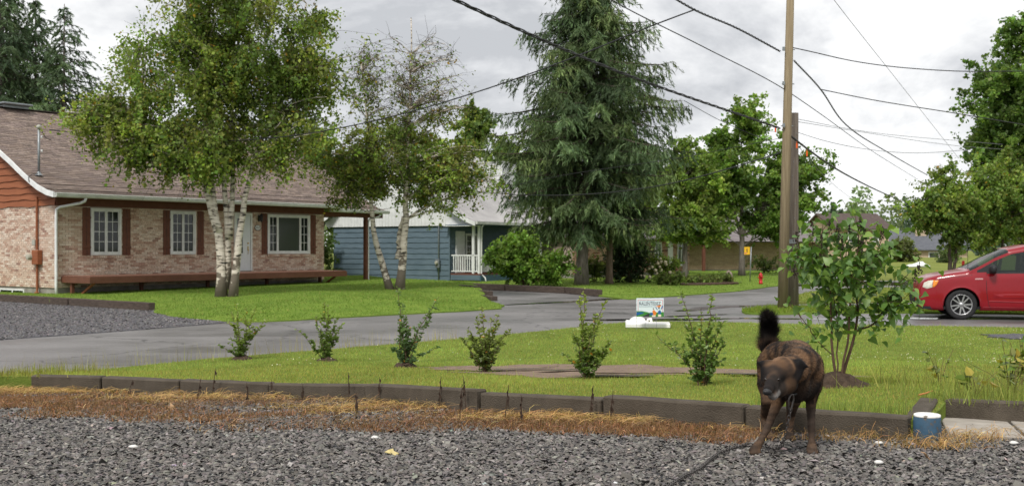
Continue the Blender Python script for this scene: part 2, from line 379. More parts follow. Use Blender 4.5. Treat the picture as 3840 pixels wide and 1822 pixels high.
# one sheet to the horizon, under everything
big = MB(); 
gxs = [-1500, -400, -150, -60, 0, 60, 150, 400, 1500]; gys = [-60, -10, 60, 150, 400, 900, 2500]
big.v = [(x, y, -.10 if y < 155 else .3) for y in gys for x in gxs]; nx_ = len(gxs)
big.f = [(j*nx_+i, j*nx_+i+1, (j+1)*nx_+i+1, (j+1)*nx_+i) for j in range(len(gys)-1) for i in range(nx_-1)]
tag(big.build('ground', M_fl), kind='structure')
tag(MB().add([(-60, -6, 0), (120, -6, 0), (120, 76, 0), (-60, 76, 0)], [(0, 1, 2, 3)]).build('road', M_asph), kind='structure')
lot = sheet('front_lawn', LOT, zlot, M_lot, .45, .12, .02)
sheet('gravel_yard', GRAVEL, zgrav, M_soil, .5, .12)
sheet('house_lawn', HLAWN, zhl, M_hl, .6, .1, .05)
DRIVE1 = [(-9.2, 19.1), (-7.4, 21.6), (-6.3, 23.6), (-7.6, 25.2), (-8.8, 27), (-9.2, 28.2), (-15.8, 33.2), (-26.5, 41), (-40, 41), (-40, 22), (-20, 10.5)]
sheet('gravel_drive', DRIVE1, zflat(.012), M_drivegrav, 1.0, .015, .06)
sheet('corner_lawn', MIDLAWN, zmid, M_hl, .9, .1, .05)
sheet('verge_strip', STRIP, zflat(.05), M_hl, .6, .08, .05)
sheet('road_lawn', RLAWN, zflat(.06), M_fl, 1.0, .08, .05)
sheet('far_lawn', FLAWN, zfar, M_fl, 6, .1)
# bare muddy hollow between the shrubs, and the grey patch at the right edge of the lot
def blob(cx, cy, rx, ry, rot=0, n=22, rough=.22, seed=0):
    r_ = random.Random(seed); out = []
    for i in range(n):
        a = 2*math.pi*i/n; k = 1+r_.uniform(-rough, rough); x = rx*k*math.cos(a); y = ry*k*math.sin(a)
        out.append((cx+x*math.cos(rot)-y*math.sin(rot), cy+x*math.sin(rot)+y*math.cos(rot)))
    return out
def zl(dz): return lambda x, y: zlot(x, y)+dz
MUD = [blob(.75, 12.2, 1.25, 1.3, -.15, seed=1, n=40, rough=.3), blob(-.35, 13.0, .85, .6, .1, seed=5, n=30, rough=.3), blob(2.1, 11.7, .95, .65, -.2, seed=2, n=30, rough=.35), blob(2.95, 11.0, .7, .33, -.2, seed=8, n=26, rough=.3)]
for i, b_ in enumerate(MUD): sheet('bare_earth', b_, zl(.006+.004*i), M_mud, .3, 0)
PATCH = blob(9.6, 19.2, .9, .7, -.3, seed=3); sheet('gravel_patch', PATCH, zl(.02), M_drivegrav, .5, .03)
# standing rain along the gutters and round the poles
PUD = [blob(3.4, 24.6, 2.0, .32, .12, seed=11), blob(6.4, 24.9, 1.4, .22, -.1, seed=12), blob(5.2, 28.9, 1.6, .28, .9, seed=13), blob(6.5, 30.2, 1.7, .35, .5, seed=14),
       blob(1.6, 32.6, 2.6, .22, .78, seed=15), blob(3.1, 34.4, 1.3, .25, .8, seed=16), blob(9.5, 25.0, 1.6, .25, -.15, seed=17), blob(16, 48, 5, 1.6, .2, seed=18), blob(19, 50.5, 6, 1.1, .05, seed=19), blob(4.4, 26.0, 1.0, .16, .5, seed=20)]
for i, b_ in enumerate(PUD): tag(MB().add([(x, y, .005+.0005*i) for x, y in b_], [tuple(range(len(b_)))]).build('puddle', M_water), kind='structure')
M_wet = pm('wet_mud', (.09, .068, .054), (.13, .10, .08), scale=9, rough=.22, spec=.5, bump=.2, bscale=30)
for i, b_ in enumerate([blob(1.0, 11.15, .45, .14, -.2, seed=21, rough=.4), blob(.6, 12.2, .3, .10, .2, seed=22, rough=.4), blob(2.4, 10.8, .3, .09, -.2, seed=23, rough=.4), blob(.1, 12.5, .3, .08, 0, seed=24, rough=.4)]):
    sheet('wet_mud', b_, zl(.022+.003*i), M_wet, .3, 0)

# ------------------------------------------------------------------ grass blades
M_grass = am('grass_blade', rough=.7, spec=.12, trans=.45)
def scatter(n, poly, w=None):
    xs = [p[0] for p in poly]; ys = [p[1] for p in poly]; out = []
    tot = 0
    while tot < n:
        P = np.stack([rng.uniform(min(xs), max(xs), n), rng.uniform(min(ys), max(ys), n)], 1)
        k = inpoly(P, poly)
        if w is not None: k &= rng.uniform(0, 1, n) < w(P)
        P = P[k]; out.append(P); tot += len(P)
    return np.concatenate(out)[:n]
def inview(P, m=.06): return np.abs(P[:, 0]) < (.48+m)*P[:, 1]+.6
def inmud(P):
    k = np.zeros(len(P), bool)
    for b_ in MUD: k |= inpoly(P, b_)
    k |= inpoly(P, PATCH); return k
def pnoise(P, s, seed):
    r_ = np.random.default_rng(seed); a = 0
    for i in range(6):
        k = r_.normal(0, 1, 2)*s*(1.5**i)*.7; a = a + np.sin(P[:, 0]*k[0]+P[:, 1]*k[1]+r_.uniform(0, 6.28))/(1.25**i)
    return a/3.0
LOTV = [p for p in LOT]
P = scatter(235000, LOTV, lambda P: np.clip((9.0/P[:, 1])**1.3, 0, 1)*inview(P)*(P[:, 1] > 5.5))
P = P[~(inmud(P) & (rng.uniform(0, 1, len(P)) > .06))]
z = zlot(P[:, 0], P[:, 1]); nzv = pnoise(P, .9, 3); nz2 = pnoise(P, 3.0, 4)
hh = (.024+.016*rng.random(len(P)))*(1+.3*nzv)*(.8+P[:, 1]/45); ww = .0034+.00034*P[:, 1]
tall = rng.random(len(P)) < .006; hh[tall] *= 2.6
dk = dpoly(P, KERB); tk = (dk < .35) & (rng.random(len(P)) < .12); hh[tk] *= 1.9
c = jit((.265, .33, .085), len(P), .22, .06); c *= (1+.18*nz2+.20*nzv)[:, None]; br_ = pnoise(P, 1.4, 61) > .95; c[br_] = c[br_]*np.array([1.1, .92, .9])
c = c*(1-.0*nzv[:, None]); yel = rng.random(len(P)) < .15+.1*np.clip(1-dk/2.5, 0, 1); c[yel] = jit((.36, .31, .11), yel.sum(), .2, .05)
drk = (P[:, 1] < 13); c[drk] *= np.array([1.10, 1.0, 1.0])
V, F, Cc = tri_blades(np.column_stack([P, z-.004]), np.clip(hh, .012, .2), ww, .8, c)
tag(obj('lawn_grass', npmesh('lawn_grass', V, F, M_grass, Cc)), 'short yellow-green grass on the near lawn inside the kerb', 'grass', kind='stuff')
# neighbour lawns: coarser, farther away
def farlawn(name, poly, zf, n, h, w, base, label, var=.13):
    P = scatter(n, poly, lambda P: inview(P)*np.clip((26.0/P[:, 1])**1.2, 0, 1)); z = zf(P[:, 0], P[:, 1])
    c = jit(base, n, var, .04)*(1+.15*pnoise(P, .6, 8)+.10*pnoise(P, 2.4, 28))[:, None]; dy_ = rng.random(n) < .06; c[dy_] = jit((.30, .27, .10), dy_.sum(), .2)
    V, F, Cc = tri_blades(np.column_stack([P, z-.004]), h*rng.uniform(.6, 1.3, n), np.full(n, w), .6, c)
    tag(obj(name, npmesh(name, V, F, M_grass, Cc)), label, 'grass', kind='stuff')
farlawn('house_lawn_grass', HLAWN, zhl, 62000, .05, .020, (.165, .25, .052), 'mown bright green grass in front of the brick bungalow')
farlawn('corner_lawn_grass', MIDLAWN, zmid, 26000, .06, .03, (.165, .245, .05), 'green grass round the larch beyond the asphalt driveway')
farlawn('verge_grass', STRIP, zflat(.05), 9000, .10, .024, (.19, .255, .045), 'green strip of grass round the foot of the utility poles')
farlawn('road_lawn_grass', RLAWN, zflat(.06), 9000, .07, .03, (.20, .25, .05), 'green grass between the roads behind the red minivan')
# clover heads in the near lawn
P = scatter(520, LOTV, lambda P: inview(P)*(P[:, 1] > 12.4)*(P[:, 0] > -3)*(P[:, 1] < 22)*np.clip(.12+.75*(pnoise(P, .7, 9) > .25), 0, 1)); P = P[~inmud(P)]
oc = np.array([(1, 0, 0), (-1, 0, 0), (0, 1, 0), (0, -1, 0), (0, 0, 1), (0, 0, -1)], float); of = np.array([(0, 2, 4), (2, 1, 4), (1, 3, 4), (3, 0, 4), (2, 0, 5), (1, 2, 5), (3, 1, 5), (0, 3, 5)])
r_ = rng.uniform(.006, .010, len(P))
V = (oc[None]*r_[:, None, None] + np.column_stack([P, zlot(P[:, 0], P[:, 1])+rng.uniform(.045, .075, len(P))])[:, None, :]).reshape(-1, 3)
F = (of[None]+6*np.arange(len(P))[:, None, None]).reshape(-1, 3)
tag(obj('clover_flowers', npmesh('clover_flowers', V, F, am('clover', .8, .1), np.repeat(jit((.55, .54, .34), len(P), .15), 6, 0))), 'small white clover heads dotted through the near lawn', 'clover', kind='stuff')

# ------------------------------------------------------------------ slate chips of the yard
nst = 92000
P = scatter(nst, GRAVEL, lambda P: inview(P, .08)*(P[:, 1] > 4.3)*np.clip((5.6/P[:, 1])**1.6, 0, 1))
z = zgrav(P[:, 0], P[:, 1]); s = rng.uniform(.0062, .0145, nst)*np.exp(rng.normal(0, .25, nst))*(1+.03*(P[:, 1]-5))
dim = np.stack([s*rng.uniform(.8, 1.5, nst), s*rng.uniform(.6, 1.0, nst), s*rng.uniform(.22, .5, nst)], 1)
base = oc[None]*np.ones((nst, 1, 1))*dim[:, None, :]; base += rng.normal(0, .18, base.shape)*dim[:, None, :]
ax = rng.normal(0, .32, nst); ay = rng.normal(0, .32, nst); az = rng.uniform(0, 6.283, nst)
def rot3(B, ax, ay, az):
    cx, sx = np.cos(ax)[:, None], np.sin(ax)[:, None]; y, zz = B[..., 1]*cx-B[..., 2]*sx, B[..., 1]*sx+B[..., 2]*cx
    B = np.stack([B[..., 0], y, zz], -1)
    cy, sy = np.cos(ay)[:, None], np.sin(ay)[:, None]; x, zz = B[..., 0]*cy+B[..., 2]*sy, -B[..., 0]*sy+B[..., 2]*cy
    B = np.stack([x, B[..., 1], zz], -1)
    cz, sz = np.cos(az)[:, None], np.sin(az)[:, None]; x, y = B[..., 0]*cz-B[..., 1]*sz, B[..., 0]*sz+B[..., 1]*cz
    return np.stack([x, y, B[..., 2]], -1)
V = (rot3(base, ax, ay, az) + np.column_stack([P, z+dim[:, 2]*.35+rng.uniform(0, .008, nst)])[:, None, :]).reshape(-1, 3)
F = (of[None, :4]+6*np.arange(nst)[:, None, None]).reshape(-1, 3)
c = jit((.130, .119, .109), nst, .36, .03); lt = rng.random(nst) < .012; c[lt] = jit((.3, .27, .24), lt.sum(), .3, .1)
c = np.clip(c, 0, .6)
tag(obj('slate_chips', npmesh('slate_chips', V, F, am('slate_chip', .6, .22), np.repeat(c, 6, 0))), 'dark grey slate chips covering the yard in the foreground', 'gravel', kind='stuff')
# coarse chips of the neighbour's drive
nst = 16000
P = scatter(nst, DRIVE1, lambda P: inview(P)); s = rng.uniform(.014, .028, nst)
dim = np.stack([s*rng.uniform(.8, 1.4, nst), s, s*.5], 1); B = oc[None]*dim[:, None, :]*(1+rng.normal(0, .15, (nst, 6, 3)))
V = (rot3(B, rng.normal(0, .3, nst), rng.normal(0, .3, nst), rng.uniform(0, 6.28, nst))+np.column_stack([P, np.full(nst, .016)])[:, None, :]).reshape(-1, 3)
F = (of[None, :4]+6*np.arange(nst)[:, None, None]).reshape(-1, 3)
tag(obj('drive_chips', npmesh('drive_chips', V, F, am('slate_chip'), np.repeat(jit((.125, .116, .116), nst, .28, .04), 6, 0))), 'grey crushed stone on the driveway beside the brick bungalow', 'gravel', kind='stuff')
# ------------------------------------------------------------------ houses
M_brown = pm('brown_paint', (.115, .042, .026), (.15, .058, .036), scale=5, rough=.65, spec=.3, bump=.15, bscale=40)
M_siding = pm('rust_siding', (.22, .072, .032), (.29, .105, .048), scale=4, rough=.7, spec=.25, bump=.2, bscale=25, stretch=(1, .25, 3))
M_white = pm('white_paint', (.62, .63, .62), (.74, .75, .74), scale=4, rough=.5, spec=.35)
M_gutter = pm('cream_gutter', (.50, .51, .47), (.66, .67, .64), scale=3, rough=.45, spec=.4)
M_conc = pm('foundation_concrete', (.20, .185, .16), (.30, .285, .25), scale=3, rough=.9, spec=.2, bump=.4, bscale=40)
M_mort = pm('mortar', (.36, .285, .235), (.44, .36, .30), scale=6, rough=.95, spec=.1)
M_brick = am('house_brick', .85, .2, nscale=22, bump=.5, bscale=70)
M_shing = am('asphalt_shingle', .78, .35, nscale=14, bump=.6, bscale=120)
M_under = pm('roof_deck', (.05, .04, .036), rough=.9)
M_pane = glassm('window_glass', (.014, .018, .017), .04)
M_paned = glassm('window_glass_curtain', (.055, .065, .055), .12)
M_black = pm('black_metal', (.012, .012, .012), rough=.45, spec=.5)
M_brass = pm('brass', (.45, .30, .08), rough=.3, metal=1.0)
M_grey = pm('galvanised_steel', (.22, .24, .25), (.30, .32, .33), scale=8, rough=.5, metal=.6)
M_blue = pm('blue_siding', (.088, .130, .160), (.118, .165, .198), scale=2.2, rough=.7, spec=.25, bump=.25, bscale=18, stretch=(.6, .6, 2))
M_bluetrim = pm('blue_trim', (.05, .10, .14), (.06, .12, .17), rough=.6)
M_metal = pm('metal_roofing', (.30, .29, .29), (.38, .37, .365), scale=1.2, rough=.5, spec=.4)
BR_COL = [(.58, .44, .345), (.61, .49, .395), (.52, .37, .285), (.42, .265, .20), (.66, .55, .455), (.55, .415, .325), (.47, .315, .24), (.33, .205, .16)]
BOXF = [(0,3,2,1),(4,5,6,7),(0,1,5,4),(1,2,6,5),(2,3,7,6),(3,0,4,7)]
def boxverts(x0, x1, y0, y1, z0, z1):
    return [(x0,y0,z0),(x1,y0,z0),(x1,y1,z0),(x0,y1,z0),(x0,y0,z1),(x1,y0,z1),(x1,y1,z1),(x0,y1,z1)]
def unit_box_mesh(name, mat, col, taper=0.0):
    V = boxverts(-.5, .5, -.5, .5, -.5, .5); me = bpy.data.meshes.new(name); me.from_pydata(V, [], BOXF)
    a = me.color_attributes.new('col', 'FLOAT_COLOR', 'POINT')
    c = np.ones((8, 4), np.float32); c[:, :3] = col; a.data.foreach_set('color', c.ravel()); me.materials.append(mat); return me
brick_meshes = [unit_box_mesh('brick', M_brick, c) for c in BR_COL]
def brick_wall(parent, axis, a0, a1, z0, z1, holes, nsingle, key, L=.215, Hc=.0715, mat=M_brick, cols=BR_COL, meshes=brick_meshes):
    """bricks on the local plane y=0 (axis 'x') or x=0 (axis 'y'), outer face proud of the mortar"""
    rows = int(round((z1-z0)/Hc)); Hc = (z1-z0)/rows; items = []
    for r in range(rows):
        zb = z0+r*Hc+.0045; zt = z0+(r+1)*Hc-.0045; a = a0-(L/2 if r % 2 else 0)
        while a < a1:
            s, e_ = max(a, a0)+.0045, min(a+L, a1)-.0045
            segs = [(s, e_)]
            for (h0, h1, hz0, hz1) in holes:
                if zt > hz0 and zb < hz1:
                    ns = []
                    for (p, q) in segs:
                        if q <= h0 or p >= h1: ns.append((p, q))
                        else:
                            if p < h0-.02: ns.append((p, h0-.004))
                            if q > h1+.02: ns.append((h1+.004, q))
                    segs = ns
            for (p, q) in segs:
                if q-p > .02: items.append((p, q, zb, zt, -random.uniform(.006, .014), random.choices(range(len(cols)), [5, 5, 4, 2.6, 4, 4, 2.6, 1.2][:len(cols)])[0]))
            a += L
    full = [i for i, t in enumerate(items) if t[1]-t[0] > L*.9]
    full.sort(key=lambda i: key((items[i][0]+items[i][1])/2, items[i][2])); single = set(full[:nsingle])
    V = []; F = []; C = []
    for i, (p, q, zb, zt, pr, ci) in enumerate(items):
        if i in single:
            o = bpy.data.objects.new('brick', meshes[ci]); COL.objects.link(o); o.parent = parent; d = .05-pr
            if axis == 'x': o.location = ((p+q)/2, pr+d/2, (zb+zt)/2); o.scale = (q-p, d, zt-zb)
            else: o.location = (pr+d/2, (p+q)/2, (zb+zt)/2); o.scale = (d, q-p, zt-zb)
        else:
            b = len(V)
            V += boxverts(p, q, pr, .05, zb, zt) if axis == 'x' else boxverts(pr, .05, p, q, zb, zt)
            F += [tuple(k+b for k in f) for f in BOXF]; C += [cols[ci]]*8
    o = obj('brickwork', npmesh('brickwork', V, F, mat, np.array(C)), parent); o['kind'] = 'stuff'
    return o
def window(parent, x0, x1, z0, z1, bays, y=-.058, grid=(2, 4), mat=M_white, dark=M_pane, name='window'):
    """bays: list of (width fraction, gridded?)"""
    f = MB(); fr = .065
    f.box(x0, x1, y, y+.1, z0, z0+fr).box(x0, x1, y, y+.1, z1-fr, z1).box(x0, x0+fr, y, y+.1, z0+fr, z1-fr).box(x1-fr, x1, y, y+.1, z0+fr, z1-fr)
    o = f.build(name, mat, parent); X = x0+fr; W = x1-x0-2*fr; tot = sum(b[0] for b in bays)
    for i, (w, gridded) in enumerate(bays):
        xa, xb = X, X+W*w/tot; X = xb; za, zb = z0+fr, z1-fr; s = .045
        MB().box(xa+.004, xb-.004, y+.012, y+.07, za+.002, za+s).box(xa+.004, xb-.004, y+.012, y+.07, zb-s, zb-.002).box(xa+.004, xa+s, y+.012, y+.07, za+s, zb-s).box(xb-s, xb-.004, y+.012, y+.07, za+s, zb-s).build('sash', mat, o)
        MB().box(xa+s-.004, xb-s+.004, y+.045, y+.05, za+s-.004, zb-s+.004).build('pane', dark if gridded else M_paned, o)
        if gridded:
            g = MB(); nx, nz = grid
            for k in range(1, nx): c = xa+s+(xb-xa-2*s)*k/nx; g.box(c-.009, c+.009, y+.034, y+.044, za+s, zb-s)
            for k in range(1, nz): c = za+s+(zb-za-2*s)*k/nz; g.box(xa+s, xb-s, y+.032, y+.0425, c-.009, c+.009)
            g.build('muntin', mat, o)
    return o
def shutter(parent, x0, x1, z0, z1):
    o = MB().cbox(x0, x1, -.03, -.002, z0, z1, .004).build('shutter', M_brown, parent)
    xm = (x0+x1)/2; pts = [(xm+.014*math.sin(z*9+x0), -.031, z) for z in np.linspace(z0+.01, z1-.01, 24)]
    MB().tube(pts, .006, 4).build('board_gap', M_black, o)
    for z in (z0+(z1-z0)*.17, z0+(z1-z0)*.79): MB().cbox(x0-.012, x1+.012, -.052, -.03, z-.035, z+.035, .006).build('batten', M_brown, o)
    return o

HO = (-14.5, 33.9, 0); HA = math.atan2(.802, .597)
house = thing('brick_bungalow', 'pinkish brick bungalow with brown shingle roof, brown shutters and wooden deck', 'house', HO, HA)
HLEN, HDEP, ZB, ZT = 11.54, 11.4, .38, 3.0
wl = MB(); wl.box(.012, HLEN-.012, .012, HDEP-.012, ZB, ZT+.25); wl.build('wall', M_mort, house)
MB().box(.03, HLEN-.03, .03, HDEP-.03, -.2, ZB).build('foundation', M_conc, house)
W1, W2, W3, DR = (1.2, 2.31, 1.42, 2.96), (4.24, 5.3, 1.43, 2.95), (8.59, 10.74, 1.43, 2.94), (7.02, 7.85, .80, 2.96)
holes = [W1, W2, W3, DR]
brick_wall(house, 'x', 0, HLEN, ZB, ZT, holes, 180, lambda a, z: a+abs(z-1.7)*.3)
brick_wall(house, 'y', 0, 5.6, ZB, ZT, [], 118, lambda a, z: a)
for w in (W1, W2): window(house, w[0], w[1], w[2], w[3], [(1, True), (1, True)])
window(house, *W3, [(.27, True), (.72, False), (.27, True)])
for a, b in ((.91, 1.19), (2.38, 2.67), (3.96, 4.23), (5.39, 5.66), (8.32, 8.58), (10.81, 11.08)): shutter(house, a, b, 1.41, 2.97)
for w in (W1, W2, W3):          # rowlock sills of headers
    n = int((w[1]-w[0])/.072)
    for k in range(n):
        o = bpy.data.objects.new('sill_brick', brick_meshes[(k*3) % 7]); COL.objects.link(o); o.parent = house
        o.location = (w[0]+(k+.5)*(w[1]-w[0])/n, -.015, w[2]-.055); o.scale = (.062, .09, .085)
# door
d = MB().box(7.02, 7.09, -.05, .1, .8, 2.96).box(7.78, 7.85, -.05, .1, .8, 2.96).box(7.09, 7.78, -.05, .1, 2.88, 2.96).build('door_frame', M_white, house)
dr = MB().cbox(7.095, 7.775, -.018, .06, .80, 2.875, .006).build('door', pm('white_door', (.60, .63, .64), (.66, .69, .70), rough=.4), house)
MB().box(7.17, 7.42, -.022, .014, 1.45, 2.76).build('door_glass', M_pane, dr)
gr = MB(); [gr.box(7.17, 7.42, -.03, -.018, z-.01, z+.01) for z in np.linspace(1.45, 2.76, 6)]; gr.box(7.285, 7.305, -.029, -.0185, 1.45, 2.76).build('door_muntin', M_white, dr)
MB().lathe([(.03, 0), (.03, .03)], 10).build('deadbolt', M_brass, dr).matrix_local = Matrix.Translation((7.66, -.018, 1.83)) @ Matrix.Rotation(R(90), 4, 'X')
MB().box(7.64, 7.68, -.03, -.017, 1.55, 1.72).box(7.65, 7.67, -.06, -.03, 1.58, 1.60).tube([(7.66, -.06, 1.59), (7.66, -.065, 1.5), (7.655, -.03, 1.42)], .009, 6).build('door_handle', M_brass, dr)
# lantern
lm = MB().lathe([(.012, .26), (.03, .24), (.075, .17), (.08, .15), (.03, .15), (.06, .12), (.055, -.02), (.03, -.05), (.01, -.08)], 8, (8.19, -.16, 2.70)).box(8.17, 8.21, -.12, 0, 2.80, 2.83).box(8.14, 8.24, -.03, -.01, 2.66, 2.90).build('wall_lantern', M_black, house)
MB().lathe([(.05, 0), (.057, .09)], 8, (8.19, -.16, 2.705)).build('lamp_glass', pm('amber_glass', (.35, .2, .05), rough=.2), lm)
# number plate
pl = MB().lathe([(1, 0), (1.0, .02)], 24).build('number_plate_rim', M_black, house); pl.matrix_local = Matrix.Translation((8.12, -.012, 2.42)) @ Matrix.Rotation(R(90), 4, 'X') @ Matrix.Diagonal((.145, .105, 1, 1))
p2 = MB().lathe([(1, 0), (1.0, .024)], 24).build('number_plate', M_white, pl); p2.scale = (.88, .85, 1)
tx = obj('house_number', text_mesh('437', .13, M_black, 'house_number'), house); tx.matrix_local = Matrix.Translation((8.12, -.0385, 2.42)) @ Matrix.Rotation(R(90), 4, 'X')
# roof
PROF = [(-.62, 3.38), (-.2, 3.46), (.34, 3.64), (.75, 3.83), (1.17, 4.05), (1.97, 4.50), (2.67, 4.87), (5.75, 6.70)]
back = [(11.4-y+.1, z) for y, z in PROF[::-1]][1:]
slab = [(y, z-.012) for y, z in PROF+back] + [(y, z-.11) for y, z in (PROF+back)[::-1]]
roof = MB().prism(slab, 'x', -.40, 12.1).build('roof', M_under, house)
CP = [(-.22, 3.24), (.2, 3.34), (.7, 3.55), (1.25, 3.85), (1.97, 4.27), (2.67, 4.66), (5.75, 6.40)]
cslab = [(y, z-.012) for y, z in CP+[(9.5, 4.4)]] + [(y, z-.10) for y, z in (CP+[(9.5, 4.4)])[::-1]]
MB().prism(cslab, 'x', 12.1, 15.0).build('carport_roof', M_under, house)
SH_COL = [(.185, .138, .112), (.218, .165, .135), (.158, .120, .100), (.24, .186, .155), (.172, .130, .113), (.205, .156, .134)]
def arc_sample(prof, s):
    for (a, b) in zip(prof[:-1], prof[1:]):
        L = math.hypot(b[0]-a[0], b[1]-a[1])
        if s <= L: return a[0]+(b[0]-a[0])*s/L, a[1]+(b[1]-a[1])*s/L, (b[0]-a[0])/L, (b[1]-a[1])/L
        s -= L
    return None
shing_meshes = []
for c in SH_COL:
    V = [(-.5, 0, .004), (.5, 0, .004), (.5, 1, -.004), (-.5, 1, -.004), (-.5, 0, .016), (.5, 0, .016), (.5, 1, .002), (-.5, 1, .002)]
    me = bpy.data.meshes.new('shingle'); me.from_pydata(V, [], BOXF); a = me.color_attributes.new('col', 'FLOAT_COLOR', 'POINT')
    cc = np.ones((8, 4), np.float32); cc[:, :3] = c; a.data.foreach_set('color', cc.ravel()); me.materials.append(M_shing); shing_meshes.append(me)
def shingles(parent, prof, x0, x1, nsingle, exp=.142, tw=.31):
    tot = sum(math.hypot(b[0]-a[0], b[1]-a[1]) for a, b in zip(prof[:-1], prof[1:])); V = []; F = []; C = []; r = 0; s = 0; cnt = 0
    while s < tot-.02:
        y, z, ty, tz = arc_sample(prof, s); ln = min(.2, tot-s); x = x0-(tw*.5 if r % 2 else 0)-random.uniform(0, .12)
        while x < x1:
            w = tw; xa, xb = max(x, x0), min(x+w, x1)
            if xb-xa > .03:
                ci = random.randrange(6); lift = random.uniform(0, .004)
                full = xb-xa > w*.95
                if full and cnt < nsingle and x < 4.2 and s < 3.2:
                    cnt += 1; o = bpy.data.objects.new('shingle', shing_meshes[ci]); COL.objects.link(o); o.parent = parent
                    o.matrix_local = Matrix(((xb-xa-.008, 0, 0, (xa+xb)/2), (0, ty*ln, -tz, y-tz*lift), (0, tz*ln, ty, z+ty*lift), (0, 0, 0, 1)))
                else:
                    b = len(V)
                    for (u, v, h) in [(-.5, 0, .004), (.5, 0, .004), (.5, 1, -.004), (-.5, 1, -.004), (-.5, 0, .016), (.5, 0, .016), (.5, 1, .002), (-.5, 1, .002)]:
                        h += lift; V.append(((xa+xb)/2+u*(xb-xa-.008), y+ty*v*ln-tz*h, z+tz*v*ln+ty*h))
                    F += [tuple(k+b for k in f) for f in BOXF]; C += [np.array(SH_COL[ci])*random.uniform(.88, 1.12)]*8
            x += w
        s += exp; r += 1
    o = obj('shingles', npmesh('shingles', V, F, M_shing, np.array(C)), parent); o['kind'] = 'stuff'
shingles(house, PROF, -.40, 12.1, 290)
shingles(house, CP, 12.1, 15.0, 0)
rc = MB(); [rc.cbox(-.4+.3*k+.004, -.1+.3*k-.004, 5.6, 5.9, 6.69, 6.725, .01) for k in range(41)]; rc.build('ridge_cap', M_under, house)
for x in (1.75, ): 
    vt = MB().box(x-.5, x+.4, 5.5, 6.0, 6.7, 6.79).build('ridge_vent', M_grey, house); MB().cbox(x-.62, x+.5, 5.35, 6.1, 6.80, 6.87, .02).build('vent_cap', M_grey, vt)
# soffit, frieze, gutter, rake trim
MB().box(-.38, 12.08, -.60, .02, 3.24, 3.265).build('soffit', M_brown, house)
MB().box(.0, HLEN, -.03, .012, ZT+.004, 3.238).build('frieze_board', M_brown, house)
gp = [(-.63, 3.385), (-.63, 3.25), (-.66, 3.235), (-.72, 3.24), (-.745, 3.29), (-.735, 3.33), (-.76, 3.36), (-.745, 3.37), (-.72, 3.35), (-.72, 3.29), (-.70, 3.26), (-.65, 3.26), (-.65, 3.385)]
MB().prism(gp, 'x', -.41, 12.13).build('gutter', M_gutter, house)
MB().prism([(y+.40, z-.13) for y, z in gp], 'x', 11.6, 15.05).build('carport_gutter', M_gutter, house)
for k in range(len(PROF)-1):
    (ya, za), (yb, zb) = PROF[k], PROF[k+1]; n = max(1, int(math.hypot(yb-ya, zb-za)/.28))
    for j in range(n):
        a = (ya+(yb-ya)*j/n, za+(zb-za)*j/n); b = (ya+(yb-ya)*(j+1)/n-.003, za+(zb-za)*(j+1)/n)
        MB().prism([(a[0], a[1]+.02), (b[0], b[1]+.02), (b[0], b[1]-.15), (a[0], a[1]-.15)], 'x', -.445-.004*(j % 2), -.402).build('rake_trim', M_white, house)
def z_roof(y): 
    for (a, b) in zip(PROF[:-1], PROF[1:]):
        if a[0] <= y <= b[0]: return a[1]+(b[1]-a[1])*(y-a[0])/(b[0]-a[0])
    return 6.6
def y_roof(z):
    z += .12
    for (a, b) in zip(PROF[:-1], PROF[1:]):
        if a[1] <= z <= b[1]: return a[0]+(b[0]-a[0])*(z-a[1])/(b[1]-a[1])
    return -.0 if z < 3.5 else 5.7
MB().prism([(0.0, 3.02), (0.0, z_roof(0)-.12)]+[(y, z_roof(y)-.12) for y in (1, 2, 3, 4, 5, 5.7)]+[(11.4-y, z_roof(y)-.12) for y in (5, 4, 3, 2, 1, 0)]+[(11.4, 3.02)], 'x', .002, .05).build('gable_wall', M_siding, house)
bz = [3.0, 3.215, 3.42, 3.64, 3.86, 4.09, 4.31, 4.53, 4.76, 4.99, 5.2, 5.43, 5.66, 5.88, 6.1, 6.35]
for i in range(len(bz)-1):
    z0, z1 = bz[i], bz[i+1]+.03; y0 = max(0.0, y_roof(min(z1, 6.4))) if z1 > 3.3 else 0.0; y1 = 11.4-y0
    splits = [y0] + ([random.uniform(1.4, 3.4), random.uniform(4.5, 6)] if i < 5 else []) + [y1]
    for a, b in zip(splits[:-1], splits[1:]):
        if b-a < .1: continue
        m = MB(); n = max(2, int((b-a)/.12)); ys = np.linspace(a+.003, b-.003, n)
        bot = [z0+.016*math.sin(y*3.1+i*1.7)+.010*math.sin(y*7.3+i) for y in ys]
        vs_ = []
        for y, zb_ in zip(ys, bot): vs_ += [(-.048, y, zb_), (-.006, y, z1), (-.002, y, zb_)]
        fs = []
        for k in range(n-1): j = 3*k; fs += [(j, j+1, j+4, j+3), (j, j+3, j+5, j+2)]
        m.add(vs_, fs).build('siding_board', M_siding, house)
